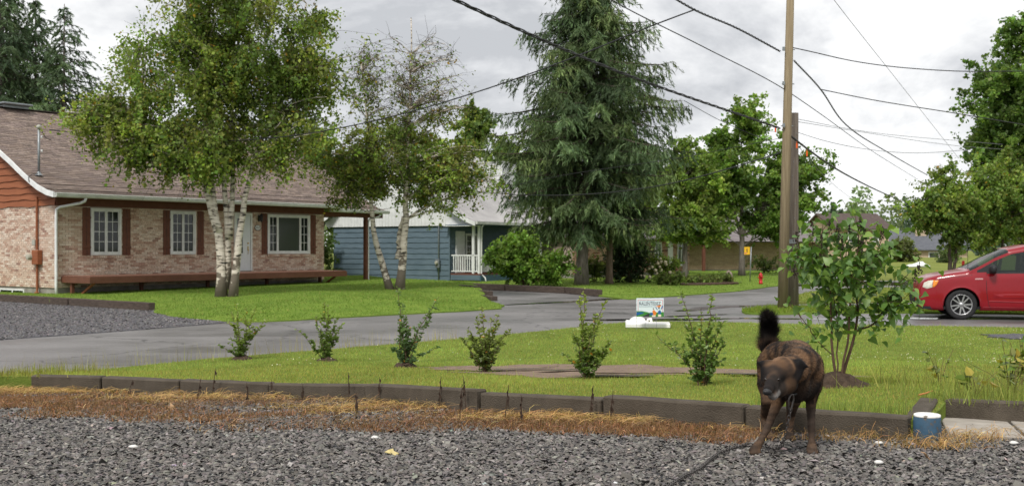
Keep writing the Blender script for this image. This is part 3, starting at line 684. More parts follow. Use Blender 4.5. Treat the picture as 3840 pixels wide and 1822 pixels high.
# downspout, meter and service mast
def pipe(name, pts, r, mat, parent, n=8): return MB().tube(pts, r, n).build(name, mat, parent, True)
pipe('downspout', [(.62, -.69, 3.24), (.60, -.66, 3.14), (.52, -.55, 3.08), (.05, -.16, 2.95), (-.02, -.08, 2.88), (-.03, -.07, 2.6), (-.03, -.07, .45), (-.03, -.10, .12)], .046, M_white, house)
cd = MB().box(-.10, -.05, .96, 1.02, 1.6, 3.3).box(-.10, -.05, .94, 1.0, .2, 1.15).cbox(-.14, -.04, .90, 1.04, .08, .24, .02).build('conduit', M_siding, house)
mbx = MB().cbox(-.20, -.02, .74, 1.10, 1.12, 1.58, .015).build('meter_box', M_siding, house)
ml = MB().lathe([(.10, 0), (.10, .07), (.085, .12), (.04, .13)], 16).build('meter', pm('meter_glass', (.38, .37, .30), rough=.3), mbx); ml.matrix_local = Matrix.Translation((-.20, 1.14, 1.36)) @ Matrix.Rotation(R(-90), 4, 'Y')
MB().cbox(-.12, -.02, 1.05, 1.22, 1.74, 1.92, .01).build('junction_box', pm('grey_plastic', (.36, .36, .31), rough=.6), house)
ms = pipe('service_mast', [(0, 1.0, 3.95), (0, 1.0, 5.5)], .04, M_grey, house)
MB().lathe([(.12, -.02), (.06, .05), (.045, .10)], 12, (0, 1.0, 4.02)).build('mast_flashing', M_grey, ms)
MB().lathe([(.045, 0), (.08, .02), (.085, .07), (.05, .12), (.01, .135)], 10, (0, 1.0, 5.5)).build('weatherhead', pm('grey_plastic'), ms, True)
for z in (5.2, 4.75): MB().lathe([(.02, 0), (.035, .02), (.02, .04), (.035, .06), (.02, .08)], 8, (.07, .95, z)).build('insulator', M_white, ms)
pipe('service_wire', [(.03, .97, 5.55), (.10, .93, 5.35), (.2, .9, 5.2), (.34, .85, 5.15)], .012, M_black, ms, 5)
pipe('service_wire', [(.0, .95, 4.05), (-.25, .95, 4.02), (-.46, .80, 3.9), (-.47, .75, 3.75)], .012, M_black, ms, 5)
# basement window
window(house, 0, 0, 0, 0, []) if False else None
bwn = MB().box(-.01, .03, 1.9, 1.96, .03, .30).box(-.01, .03, 3.4, 3.46, .03, .30).box(-.01, .03, 1.96, 3.4, .25, .30).box(-.01, .03, 2.6, 2.66, .03, .25).build('basement_window', M_white, house)
MB().box(.0, .02, 1.96, 3.4, .03, .25).build('pane', M_pane, bwn)
# deck
M_deckf = pm('deck_stain', (.115, .045, .027), (.15, .062, .038), scale=4, rough=.6, bump=.2)
for k in range(11): MB().cbox(.20+.003*(k % 3), 11.2, -1.60+k*.143, -1.60+k*.143+.137, .735, .77, .005).build('deck_board', pm('deck_paint', (.15, .066, .042), (.20, .095, .063), scale=4, rough=.5, spec=.4, stretch=(.3, 3, 3)), house)
MB().box(.17, 11.22, -1.64, -1.603, .55, .742).build('deck_fascia', M_deckf, house)
MB().box(.17, .205, -1.60, -.02, .55, .732).build('deck_fascia', M_deckf, house)
MB().box(11.17, 11.21, -1.60, -.02, .55, .732).build('deck_fascia', M_deckf, house)
for x in (.3, 2.8, 5.5, 8.2, 10.9): MB().box(x-.05, x+.05, -.5, -.4, 0.1, .73).build('deck_post', M_brown, house)
for x in (.45, 10.8): MB().tube([(x, -1.45, .56), (x, -.6, .12)], .045, 4).build('deck_brace', M_siding, house)
for k in range(14): MB().box(.3+.8*k, .34+.8*k, -1.58, -.03, .58, .733).build('deck_joist', M_brown, house)
# carport post
cpst = MB().box(13.95, 14.09, .02, .16, .08, 2.94).build('carport_post', M_brown, house)
MB().box(11.56, 14.95, -.02, .16, 2.93, 3.12).build('carport_beam', M_brown, house)
MB().box(11.56, 14.95, .17, 5.0, 3.02, 3.05).build('carport_ceiling', M_brown, house)
pipe('carport_downspout', [(14.6, -.28, 3.1), (14.5, -.2, 2.98), (14.2, .06, 2.86), (14.16, .08, 2.7), (14.16, .08, .35), (14.25, .0, .22)], .04, M_white, house)

# ---------------- blue house
BA = math.atan2(.842, .539)
bh = thing('blue_house', 'blue clapboard house with white gable, metal roof and railed porch', 'house', (-2.9, 50, 0), BA)
BL, BD = 7.6, 7.25
MB().box(.02, BL, .02, BD, .10, 2.68).build('wall', M_bluetrim, bh)
MB().box(.04, BL-.02, .04, BD-.02, -.2, .10).build('foundation', M_conc, bh)
n = 10
for k in range(n):
    z0 = .10+k*(2.68-.10)/n; z1 = .10+(k+1)*(2.68-.10)/n+.02
    for wall_ in (0, 1):
        ys = np.linspace(.0 if wall_ == 0 else .05, BD if wall_ == 0 else BL, 60); vs_ = []; fs = []
        for q, y in enumerate(ys):
            zb_ = z0+.010*math.sin(y*9+k)*(1 if q % 3 else .2); P3 = [(-.03, y, zb_), (.0, y, z1), (.015, y, zb_)]
            vs_ += P3 if wall_ == 0 else [(y, p[0], p[2]) for p in P3]
        for q in range(len(ys)-1): j = 3*q; fs += [(j, j+1, j+4, j+3), (j, j+3, j+5, j+2)]
        MB().add(vs_, fs).build('siding_board', M_blue, bh)
MB().box(-.04, .02, -.01, .06, .10, 2.68).build('corner_trim', M_blue, bh)
BP = [(-1.75, 2.86), (-1.2, 3.06), (-.6, 3.40), (0, 3.86), (.6, 4.36), (1.4, 4.98), (3.62, 6.60)]
bbk = [(BD-y, z) for y, z in [(-.5, 3.05), (0, 3.3), (.6, 4.0), (1.4, 4.9)]][::-1]
prof = BP+bbk
MB().prism([(y, z) for y, z in prof]+[(y, z-.1) for y, z in prof[::-1]], 'x', -.45, BL+.4).build('roof', M_metal, bh)
rb = MB(); nr = 62
for k in range(nr):        # corrugation ribs
    x = -.43+k*(BL+.8)/nr
    for (a, b) in zip(BP[:-1], BP[1:]): rb.add([(x, a[0], a[1]+.003), (x+.025, a[0], a[1]+.032), (x+.05, a[0], a[1]+.003), (x, b[0], b[1]+.003), (x+.025, b[0], b[1]+.032), (x+.05, b[0], b[1]+.003)], [(0, 1, 4, 3), (1, 2, 5, 4)])
rb.build('roof_ribs', M_metal, bh)
MB().prism([(-1.6, 2.70)]+[(y+.05, z-.13) for y, z in BP[:]]+[(y, z-.12) for y, z in bbk]+[(BD+.35, 2.70)], 'x', -.10, .04).build('gable_wall', M_white, bh)
gs = MB(); [gs.box(-.112, -.10, y, y+.012, 2.70, 3.4) for y in np.arange(.2, BD+.3, .2)]; gs.build('gable_battens', M_gutter, bh)
for (a, b) in zip(prof[:-1], prof[1:]): MB().prism([(a[0], a[1]-.02), (b[0], b[1]-.02), (b[0], b[1]-.2), (a[0], a[1]-.2)], 'x', -.49, -.455).build('rake_trim', M_white, bh)
MB().box(-.4, .06, -1.7, .1, 2.66, 2.69).build('soffit', M_white, bh)
MB().box(-.45, BL+.4, -1.86, -1.76, 2.74, 2.86).build('gutter', M_gutter, bh)
MB().box(-.4, BL+.3, -1.72, 0, 2.70, 2.73).build('porch_ceiling', M_bluetrim, bh)
MB().box(0, BL, -1.72, -.03, .40, .47).build('porch_floor', M_brown, bh)
MB().box(0, BL, -1.74, -1.70, .12, .40).build('porch_skirt', M_bluetrim, bh)
MB().box(-.02, .03, -1.70, -.04, .16, .40).build('porch_skirt', M_blue, bh)
for x, y in ((.08, -1.6), (.08, -1.28), (3.0, -1.6), (5.5, -1.6), (7.5, -1.6)): MB().box(x-.055, x+.055, y-.055, y+.055, .47, 2.70).build('porch_post', M_white, bh)
def railing(ax, a0, a1, c):
    m = lambda u0, u1, z0, z1, t: (u0, u1, c-t, c+t, z0, z1) if ax == 'x' else (c-t, c+t, u0, u1, z0, z1)
    r0 = MB().box(*m(a0, a1, 1.28, 1.34, .035)).box(*m(a0, a1, .55, .60, .03)).build('railing', M_white, bh)
    for k in range(int((a1-a0)/.13)):
        u = a0+.06+.13*k; MB().box(*m(u, u+.042, .595, 1.285, .02)).build('baluster', M_white, r0)
railing('y', -1.55, -.05, .06); railing('x', .14, 2.94, -1.6); railing('x', 3.06, 7.4, -1.6)
window(bh, 1.2, 2.2, 1.1, 2.35, [(1, True), (1, True)], y=-.08); window(bh, 5.4, 6.6, 1.1, 2.35, [(1, True), (1, True)], y=-.08)
MB().box(.4, 1.1, -.07, .0, .48, 2.45).build('door', M_white, bh)
chs = MB().box(6.35, 7.75, 1.25, 2.75, 4.2, 6.15).build('chimney_chase', M_white, bh); MB().box(6.3, 7.8, 1.2, 2.8, 6.15, 6.2).build('chase_cap', M_gutter, chs)
cb = MB(); [cb.box(6.33, 6.35, y, y+.02, 4.4, 6.14) for y in np.arange(1.35, 2.7, .22)]; cb.build('chase_seams', M_gutter, chs)
mst = MB().tube([(-.06, .62, -.05), (-.06, .62, 5.0)], .035, 8).build('service_mast', M_grey, bh, True)
MB().cbox(-.2, -.05, .52, .74, .72, 1.12, .015).build('meter_box', M_grey, mst)
ml = MB().lathe([(.085, 0), (.085, .06), (.06, .10)], 14).build('meter', pm('meter_glass'), mst); ml.matrix_local = Matrix.Translation((-.2, .63, .96)) @ Matrix.Rotation(R(-90), 4, 'Y')
bw2 = MB().box(-.01, .05, 2.6, 3.9, .02, .06).box(-.01, .05, 2.6, 3.9, -.14, -.10).box(-.01, .05, 2.6, 2.66, -.10, .02).box(-.01, .05, 3.84, 3.9, -.10, .02).build('basement_window', M_white, bh)
MB().box(.0, .045, 2.66, 3.84, -.10, .02).build('pane', M_pane, bw2)
pipe('downspout', [(.15, -1.8, 2.74), (.14, -1.7, 2.6), (.14, -1.67, .45), (.2, -1.85, .28), (.15, -1.95, -.02)], .035, M_white, bh)

# ---------------- houses farther along the road
FBC = [(.42, .27, .18), (.45, .30, .205), (.40, .25, .165), (.19, .10, .075), (.44, .30, .21), (.38, .24, .17), (.24, .085, .05), (.10, .08, .075)]
M_shade_roof = pm('grey_shingle_roof', (.14, .12, .125), (.20, .175, .175), scale=2.5, rough=.85, bump=.4, bscale=8, stretch=(.4, 1, 6))
h2 = thing('speckled_brick_house', 'speckled brick house with white window trim behind the larch', 'house', (3.1, 54, 0), math.atan2(.8, .6))
MB().box(.012, 12.58, .012, 8, .3, 2.2).build('wall', M_mort, h2); MB().box(.02, 12.57, .02, 7.9, -.1, .3).build('foundation', M_conc, h2)
brick_wall(h2, 'x', 0, 12.6, .3, 2.2, [(8.3, 9.1, 1.0, 2.0), (9.9, 10.5, .3, 2.0), (11.0, 12.0, .6, 2.0)], 0, lambda a, z: a, cols=FBC)
window(h2, 8.3, 9.1, 1.0, 2.0, [(1, False), (1, False)]); window(h2, 11.0, 12.0, .6, 2.0, [(1, False), (1, False)])
MB().box(9.9, 10.5, -.02, .03, .3, 2.0).build('door', M_white, h2)
MB().box(-.2, 13, -.5, -.02, 2.13, 2.2).build('fascia', M_white, h2)
MB().prism([(-.55, 2.2), (4, 3.9), (8.5, 2.2)], 'x', -.4, 13.6).build('roof', M_shade_roof, h2)
BGC = [(.34, .25, .16), (.36, .27, .175), (.31, .225, .15), (.33, .24, .155), (.37, .28, .185), (.32, .23, .15), (.29, .21, .14), (.35, .26, .17)]
h3 = thing('tan_brick_house', 'tan brick house with open carport behind the maple', 'house', (12.0, 72, 0), math.atan2(.25, 1))
MB().box(.012, 9.5, .012, 7, .2, 2.05).build('wall', M_mort, h3); MB().box(.02, 9.49, .02, 6.9, -.1, .2).build('foundation', M_conc, h3)
brick_wall(h3, 'x', 0, 9.5, .2, 2.05, [(7.2, 8.0, .6, 1.8)], 0, lambda a, z: a, L=.3, Hc=.1, cols=BGC)
window(h3, 7.2, 8.0, .6, 1.8, [(1, False)], mat=M_white)
MB().prism([(-1.2, 2.1), (3.5, 3.9), (8, 2.1)], 'x', -1.8, 10).build('roof', M_shade_roof, h3)
for x in (-1.5, .6): MB().box(x-.09, x+.09, -1.0, -.82, 0, 2.1).build('carport_post', M_brown, h3)
def far_house(name, label, loc, rz, L, D, ze, zr, wallm, roofm, wins, chim=None):
    h = thing(name, label, 'house', loc, rz); z0 = loc[2]
    MB().box(0, L, 0, D, -.3, ze).build('wall', wallm, h)
    MB().prism([(0, ze-.02), (D/2, zr-.12), (D, ze-.02)], 'x', .02, L-.02).build('gable', wallm, h)
    MB().prism([(-.5, ze-.1), (D/2, zr), (D+.5, ze-.1), (D+.5, ze-.25), (D/2, zr-.16), (-.5, ze-.25)], 'x', -.4, L+.4).build('roof', roofm, h)
    for (x0, x1, a, b) in wins: window(h, x0, x1, a, b, [(1, False)], y=-.06)
    if chim: MB().box(*chim).build('chimney', pm('tan_chimney', (.42, .32, .24), (.48, .37, .28), scale=6), h)
    return h
M_tan = pm('tan_wall', (.42, .32, .22), (.5, .39, .28), scale=5)
far_house('far_brown_roof_house', 'distant tan house with dark brown gabled roof above the lilac', (33.2, 110, 0), R(8), 6.0, 7.0, 3.75, 5.35, M_tan, pm('dark_brown_roof', (.07, .05, .045), (.10, .075, .066), scale=3, rough=.9), [(4.2, 4.9, 2.2, 3.4), (1.5, 2.5, 2.2, 3.4)])
far_house('far_slate_roof_house', 'distant low house with dark slate grey roof beyond the round bush', (45.5, 128, -.3), R(-14), 8.5, 6.5, 1.9, 4.05, M_tan, pm('slate_roof', (.085, .09, .105), (.12, .125, .14), scale=3, rough=.85), [(1.5, 2.3, .4, 1.5), (4.2, 5.4, .4, 1.5)], (3.0, 4.3, 2.2, 3.2, 3.2, 4.7))
# ------------------------------------------------------------------ trees and shrubs
def bark_mat(name, c1, c2, stretch=(6, 6, 1.2), scale=3, bump=.8): return pm(name, c1, c2, scale=scale, rough=.9, spec=.15, bump=bump, bscale=scale*3, stretch=stretch)
M_bark = bark_mat('grey_bark', (.11, .095, .08), (.21, .185, .16))
M_bark_d = bark_mat('dark_bark', (.05, .038, .03), (.10, .08, .065))
M_twig = pm('shrub_stem', (.075, .042, .028), (.11, .065, .042), scale=20, rough=.8)
def birch_mat():
    m, t, b = mat_new('birch_bark'); tcn = N(t, 'ShaderNodeTexCoord')
    def nz(scale, st, detail=4, dist=0):
        mp = N(t, 'ShaderNodeMapping'); mp.inputs['Scale'].default_value = st; t.links.new(tcn.outputs['Object'], mp.inputs[0])
        n = N(t, 'ShaderNodeTexNoise'); n.inputs['Scale'].default_value = scale; n.inputs['Detail'].default_value = detail; n.inputs['Distortion'].default_value = dist; t.links.new(mp.outputs[0], n.inputs['Vector']); return n
    a = nz(2.2, (1.2, 1.2, 5.5), 5, .6); g = nz(5, (1, 1, 1.6))
    rp = N(t, 'ShaderNodeValToRGB'); e = rp.color_ramp.elements; e[0].position = .38; e[0].color = (.035, .03, .026, 1); e[1].position = .47; e[1].color = (.50, .44, .37, 1); k = e.new(.62); k.color = (.62, .56, .49, 1)
    t.links.new(a.outputs[0], rp.inputs[0])
    sp = N(t, 'ShaderNodeSeparateXYZ'); t.links.new(tcn.outputs['Object'], sp.inputs[0])
    mr = N(t, 'ShaderNodeMapRange'); mr.inputs['From Min'].default_value = .1; mr.inputs['From Max'].default_value = 1.3; mr.inputs['To Min'].default_value = .70; mr.inputs['To Max'].default_value = .36; t.links.new(sp.outputs[2], mr.inputs[0])
    lt = N(t, 'ShaderNodeMath', operation='LESS_THAN'); t.links.new(g.outputs[0], lt.inputs[0]); t.links.new(mr.outputs[0], lt.inputs[1])
    mx = N(t, 'ShaderNodeMix', data_type='RGBA'); t.links.new(lt.outputs[0], mx.inputs[0]); t.links.new(rp.outputs[0], mx.inputs[6]); mx.inputs[7].default_value = (.15, .125, .10, 1)
    t.links.new(mx.outputs[2], b.inputs['Base Color']); b.inputs['Roughness'].default_value = .8; b.inputs['Specular IOR Level'].default_value = .2
    bp = N(t, 'ShaderNodeBump'); bp.inputs['Strength'].default_value = .5; bp.inputs['Distance'].default_value = .02; t.links.new(a.outputs[0], bp.inputs['Height']); t.links.new(bp.outputs[0], b.inputs['Normal'])
    return m
M_birch = birch_mat()
M_leaf = am('leaf', rough=.5, spec=.3, trans=.48)
M_needle = am('needle', rough=.7, spec=.2, trans=.2)
def resample(pts, n):
    pts = np.asarray(pts, float); d = np.r_[0, np.cumsum(np.linalg.norm(np.diff(pts, axis=0), axis=1))]; t = np.linspace(0, d[-1], n)
    return np.stack([np.interp(t, d, pts[:, k]) for k in range(3)], 1)
def smooth_path(pts, n):
    p = resample(pts, n)
    for _ in range(2): p[1:-1] = (p[:-2]+2*p[1:-1]+p[2:])/4
    return p
def deciduous(name, label, loc, trunks, env, ntips, nleaf, ls, base, bark, seed, spread=.42, droop=.25, ntw=5, group=None, cat='tree', cvar=.22, clump=.25, barefrac=None, twig_r=.008, zmin=None, yellow=.0, shell=.5, aniso=.8, jitl=.20):
    g = np.random.default_rng(seed); root = thing(name, label, cat, loc, 0, group)
    tm = MB(); sam = []
    for pts, r0, r1 in trunks:
        p = smooth_path(pts, 16); n_ = len(p); p[3:-1, :2] += g.normal(0, r0*.12, (n_-4, 2)); rr = r1+(r0-r1)*(1-np.linspace(0, 1, n_))**1.7; rr[0] *= 1.25; tm.tube(p, rr, 9)
        sam += [(q, r) for q, r in zip(p[3:], rr[3:])]
    SP = np.array([s_[0] for s_ in sam]); SR = np.array([s_[1] for s_ in sam])
    W = np.array([e[6] for e in env], float); W /= W.sum(); ei = g.choice(len(env), ntips, p=W); E_ = np.array([e[:6] for e in env], float)[ei]
    d = unit(g.normal(0, 1, (ntips, 3))); rad = g.random(ntips)**shell; T = E_[:, :3]+d*rad[:, None]*E_[:, 3:6]
    L = []; LC = []; lw = g.lognormal(0, .5, ntips); 
    bare = np.zeros(ntips, bool)
    if barefrac is not None: lw *= np.array([barefrac[i] for i in ei])
    lw = lw/lw.sum()*nleaf; tw = MB()
    for i in range(ntips):
        t = T[i]; dd = np.linalg.norm((SP-t)*np.array([1, 1, .8]), axis=1)+np.where(SP[:, 2] > t[2]-.15*np.hypot(SP[:, 0]-t[0], SP[:, 1]-t[1]), 3.0, 0); j = int(np.argmin(dd)); a = SP[j]
        ln = np.linalg.norm(t-a); mid = (a+t)/2+np.array([0, 0, .12*ln])+g.normal(0, .07*ln, 3)
        u = np.linspace(0, 1, 7)[:, None]; path = (1-u)**2*a+2*u*(1-u)*mid+u**2*t
        r0 = min(SR[j]*.6, .006+.013*ln); tm.tube(path, np.linspace(r0, twig_r, 7), 5, False)
        n = int(lw[i]); 
        # fine twigs, leaves along them
        ends = []
        for k in range(ntw):
            q = path[g.integers(3, 7)]; e_ = q+g.normal(0, 1, 3)*spread*np.array([1, 1, aniso])*1.15; e_[2] -= droop*abs(g.normal(0, .5)); ends.append((q, e_))
            m_ = (q+e_)/2+np.array([0, 0, .05]); tw.tube([q, m_, e_], [twig_r*.8, twig_r*.6, twig_r*.35], 3, False)
        if n > 0:
            k = g.integers(0, ntw, n); A_ = np.array([x[0] for x in ends])[k]; B_ = np.array([x[1] for x in ends])[k]; tt = g.random((n, 1))**.8
            p = A_+(B_-A_)*tt+g.normal(0, 1, (n, 3))*spread*jitl; p[:, 2] -= droop*np.abs(g.normal(0, .35, n)); L.append(p)
            c0 = np.array(base[g.integers(0, len(base))])*np.exp(g.normal(0, clump)); LC.append(np.clip(c0*np.exp(g.normal(0, cvar, (n, 1)))*(1+g.normal(0, .07, (n, 3))), .004, .7))
    L = np.concatenate(L); LC = np.concatenate(LC)
    if zmin is not None: k = L[:, 2] > zmin+g.normal(0, .15, len(L)); L = L[k]; LC = LC[k]
    n = len(L)
    if yellow: k = g.random(n) < yellow; LC[k] = jit((.30, .20, .03), k.sum(), .3, .1, g)
    A_ = unit(g.normal(0, 1, (n, 3))+np.array([0, 0, -.45])); B_ = unit(np.cross(A_, g.normal(0, 1, (n, 3)))); sz = ls*np.exp(g.normal(0, .22, n))[:, None]
    V, F, C = leaf_quads(L, A_*sz*.5, B_*sz*.36, LC)
    tr = tm.build('trunk', bark, root, True)
    if tw.v: tw.build('twigs', M_bark_d if bark is not M_twig else M_twig, tr)
    obj('crown', npmesh('crown', V, F, M_leaf, C), root)
    return root
birch_cols = [(.160, .225, .052), (.20, .26, .058), (.13, .19, .046), (.235, .27, .064)]
deciduous('birch_tree', 'large white birch with three stems on the lawn before the brick bungalow', (-8.5, 31.9, .22),
    [([(-.2, 0, -.1), (-.14, 0, .95), (-.25, 0, 1.93), (-.5, 0, 2.7), (-.77, 0, 3.46), (-.7, .2, 6.3), (-.6, .2, 9.5)], .165, .03),
     ([(-.05, .1, .2), (0, .1, 1.75), (-.06, .15, 2.6), (-.25, .2, 3.46), (.1, .4, 6), (.3, .5, 9.6)], .12, .025),
     ([(.0, .1, 1.7), (.09, .15, 2.6), (.1, .2, 3.3), (.05, .3, 5.0), (0, .6, 8.0)], .10, .02),
     ([(-.25, 0, 1.9), (-.42, 0, 2.6), (-.45, .1, 3.4), (-1.2, .1, 4.6), (-2.6, 0, 5.3)], .10, .03),
     ([(.16, -.05, -.1), (.27, -.05, .95), (.41, -.05, 2.13), (.53, 0, 2.9), (.57, .1, 3.46), (1.2, .2, 5.3), (1.8, .2, 6.6), (2.3, .3, 8.8)], .135, .025)],
    [(-1.6, 0, 6.2, 2.6, 2.2, 2.0, 3), (.3, 0, 7.7, 2.8, 2.2, 2.2, 3.2), (1.6, 0, 5.7, 2.1, 2.0, 1.6, 2), (-3.7, -.3, 5.5, 1.35, 1.2, .9, 1.2), (-.6, -.6, 4.5, 2.2, 1.5, .85, 2.0), (-.2, 0, 9.4, 2.6, 2.0, 1.3, 1.7), (2.3, 0, 4.5, 1.1, .9, .8, .6), (-2.6, 0, 4.4, 1.1, 1., .6, .7), (2.6, 0, 7.2, 1.4, 1.3, 1.2, .8), (-2.4, 0, 7.8, 1.3, 1.2, 1.0, .6)],
    360, 84000, .10, birch_cols, M_birch, 21, spread=.42, droop=.5, ntw=8, yellow=.02, zmin=3.1, clump=.24, cvar=.26, jitl=.14)
deciduous('birch_tree', 'leaning twin-stemmed birch with thin bare top beside the carport post', (-3.9, 35.4, .28),
    [([(-.13, 0, -.1), (-.5, 0, 1.15), (-.75, 0, 2.13), (-.85, 0, 3.65), (-.9, 0, 6.0), (-1.2, .2, 7.8)], .13, .02), ([(.15, .05, -.1), (.29, .05, 1.05), (.36, 0, 2.13), (.36, 0, 3.2), (.5, 0, 5.2), (.55, 0, 9.0)], .16, .02), ([(.10, .2, 1.0), (.16, .2, 1.9), (.3, .1, 2.4)], .11, .08)],
    [(0, 0, 4.3, 2.2, 2.0, 1.3, 3), (2.3, 0, 3.8, 1.4, 1.1, 1.1, 2.0), (-1.9, 0, 4.1, 1.0, 1.1, 1.2, 1.5), (.7, 0, 7.1, 1.7, 1.4, 1.6, 4.2), (-1.0, 0, 7.0, .9, 1, 1.3, 1.3), (.3, 0, 5.4, 1.8, 1.7, .8, 1.5), (2.2, 0, 6.1, .6, .8, .35, .3)],
    320, 33000, .092, birch_cols+[(.17, .19, .05)], M_birch, 22, spread=.34, droop=.25, ntw=9, jitl=.15, clump=.24, barefrac=[1, 1.1, 1.1, .07, .14, .6, .25], yellow=.035, zmin=1.75, shell=.45)

def conifer(name, label, loc, H, prof, nb, ntw, nnd, cols, seed, zlow, r0=.22, trunk_pts=None, nl=.15, nw=.022, group=None, twl=.75, droop=.55, bark=M_bark):
    """larch-like tree: boughs with hanging twigs carrying tufts of needles"""
    g = np.random.default_rng(seed); root = thing(name, label, 'tree', loc, 0, group)
    tm = MB(); tp = smooth_path(trunk_pts or [(0, 0, -.1), (0.05, 0, H*.4), (0, 0, H)], 14); rr = np.linspace(r0, .02, 14); rr[0] *= 1.3; tm.tube(tp, rr, 10)
    zs = [p[0] for p in prof]; ls_ = [p[1] for p in prof]; L = []; D = []; C = []; bm_ = MB()
    for i in range(nb):
        z = zlow+(H*.985-zlow)*((i+g.random())/nb)**.92; Lb = np.interp(z, zs, ls_)*g.uniform(.5, 1.18); a = i*2.399+g.normal(0, .3)
        x0 = np.interp(z, tp[:, 2], tp[:, 0]); u = np.linspace(0, 1, 8); h = np.array([math.cos(a), math.sin(a)])
        side = np.array([-h[1], h[0]])*g.normal(0, .10)*Lb
        zz = z+Lb*(.24*u-.62*u**2+.30*u**4)+.16*Lb*g.normal(0, .6)*u
        path = np.stack([x0+h[0]*Lb*u+side[0]*u**2, h[1]*Lb*u+side[1]*u**2, zz], 1)
        bm_.tube(path, np.linspace(.012+.014*Lb, .008, 8), 5, False)
        c0 = np.array(cols[g.integers(0, len(cols))])*np.exp(g.normal(0, .22))
        nt_ = max(4, int(ntw*Lb/3.0))
        for k in range(nt_):
            uu = .12+.88*(k+g.random())/nt_; q = np.array([np.interp(uu, u, path[:, m]) for m in range(3)])
            s_ = 1 if k % 2 else -1; dirv = np.array([h[0]*.7-h[1]*s_*.9, h[1]*.7+h[0]*s_*.9, -droop*g.uniform(.5, 1.5)]); dirv += g.normal(0, .25, 3); dirv /= np.linalg.norm(dirv)
            tl = twl*g.uniform(.5, 1.2)*(1.1-.5*uu)*min(1, Lb/1.5+.25)
            n = int(nnd*tl/.6)+3; w = g.random((n, 1)); p = q+dirv*tl*w; p[:, 2] -= .25*tl*(w[:, 0]**2); L.append(p+g.normal(0, .03, (n, 3)))
            D.append(unit(dirv+np.array([0, 0, -.35])*w+g.normal(0, .42, (n, 3)))); C.append(c0*np.exp(g.normal(0, .22, (n, 1)))*(1+.35*w*(g.random() < .5))*(1+g.normal(0, .05, (n, 3))))
    L = np.concatenate(L); D = np.concatenate(D); C = np.clip(np.concatenate(C), .004, .6); n = len(L)
    B_ = unit(np.cross(D, g.normal(0, 1, (n, 3)))); s_ = np.exp(g.normal(0, .25, n))[:, None]
    V, F, C = leaf_quads(L, D*nl*.5*s_, B_*nw*.5*s_, C)
    tr = tm.build('trunk', bark, root, True); bm_.build('boughs', M_bark_d, tr); obj('crown', npmesh('crown', V, F, M_needle, C), root); return root
larch_c = [(.078, .118, .052), (.098, .143, .058), (.062, .096, .045), (.125, .170, .064)]
conifer('larch_tree', 'huge dark green larch with drooping boughs beside the blue house', (2.95, 44.6, .12), 14.5, [(1.5, 2.6), (3, 3.7), (5, 4.2), (7, 4.0), (9, 3.2), (10.5, 2.5), (12, 1.7), (13.3, .9), (14.5, .1)], 270, 30, 17, larch_c, 31, 2.2, .27, [(-.05, 0, -.15), (0, 0, 2.2), (.3, 0, 5), (.35, 0, 9), (.1, 0, 14.5)], droop=1.25, twl=.95, nl=.235, nw=.036)
conifer('larch_tree', 'smaller larch with brown trunk standing right of the huge larch', (4.15, 45.6, .12), 7.5, [(1.5, 1.8), (3, 3.1), (5, 2.8), (7.5, .3)], 85, 26, 26, larch_c, 32, 2.1, .16, droop=1.2, twl=.9, bark=bark_mat('brown_bark', (.12, .085, .06), (.2, .15, .11)))
BGL = ['tall dense larch at the left edge behind the bungalow roof', 'slender thin-topped larch between two taller ones behind the bungalow', 'pointed sparse larch nearest the birch behind the bungalow roof', 'larch mostly beyond the left edge behind the bungalow']
protoL = []
for i, (x, y, H, s_) in enumerate([(-29.3, 61, 20, 41), (-28.6, 64, 16.8, 42), (-25.6, 61, 15.6, 43), (-31.5, 66, 19.0, 44)]):
    if i < 2: protoL.append((conifer('background_larch', BGL[i], (x, y, 0), H, [(0, 3.2), (H*.4, 3.4), (H*.7, 2.3), (H*.9, 1.0), (H, .1)], 130, 18, 20, [(.085, .125, .065), (.10, .145, .07), (.07, .105, .058)], s_, 3.0, .2, nl=.27, nw=.047, group='larches behind the bungalow', twl=1.0, droop=.9), H))
    else: p_, H0 = protoL[i % 2]; copy_tree(p_, BGL[i], (x, y, 0), 2.1*i, (1, 1, H/H0))
mc = [(.145, .235, .05), (.175, .275, .056), (.115, .19, .042), (.205, .30, .065)]
def std_trunk(h, r=.2, lean=0): return [([(0, 0, -.1), (.03, 0, h*.3), (lean, 0, h*.6), (lean, 0, h*.95)], r, .03), ([(.02, 0, h*.22), (-.5, .2, h*.45), (-.9, .2, h*.7)], r*.5, .03), ([(.02, 0, h*.25), (.7, -.2, h*.4), (1.3, 0, h*.55)], r*.5, .03)]
deciduous('maple_tree', 'broad green maple behind the yellow bus stop sign', (12.8, 59.4, .1), std_trunk(9, .2), [(-.2, 0, 6.0, 2.7, 2.6, 2.4, 3.2), (3.2, 0, 5.3, 1.9, 1.8, 2.8, 3.0), (-1.9, 0, 3.9, 1.3, 1.6, 1.8, 1.3), (.2, 0, 8.9, 1.4, 1.3, 1.5, 1.2), (1.6, 0, 2.9, 2.0, 1.8, .8, 1), (-2.3, 0, 5.6, 1.1, 1.2, 1.5, 1.0), (-1.3, 0, 7.4, 1.0, 1.0, 1.0, .6)], 300, 58000, .175, mc, M_bark, 51, spread=.42, droop=.12, ntw=5, aniso=.55, zmin=1.55)
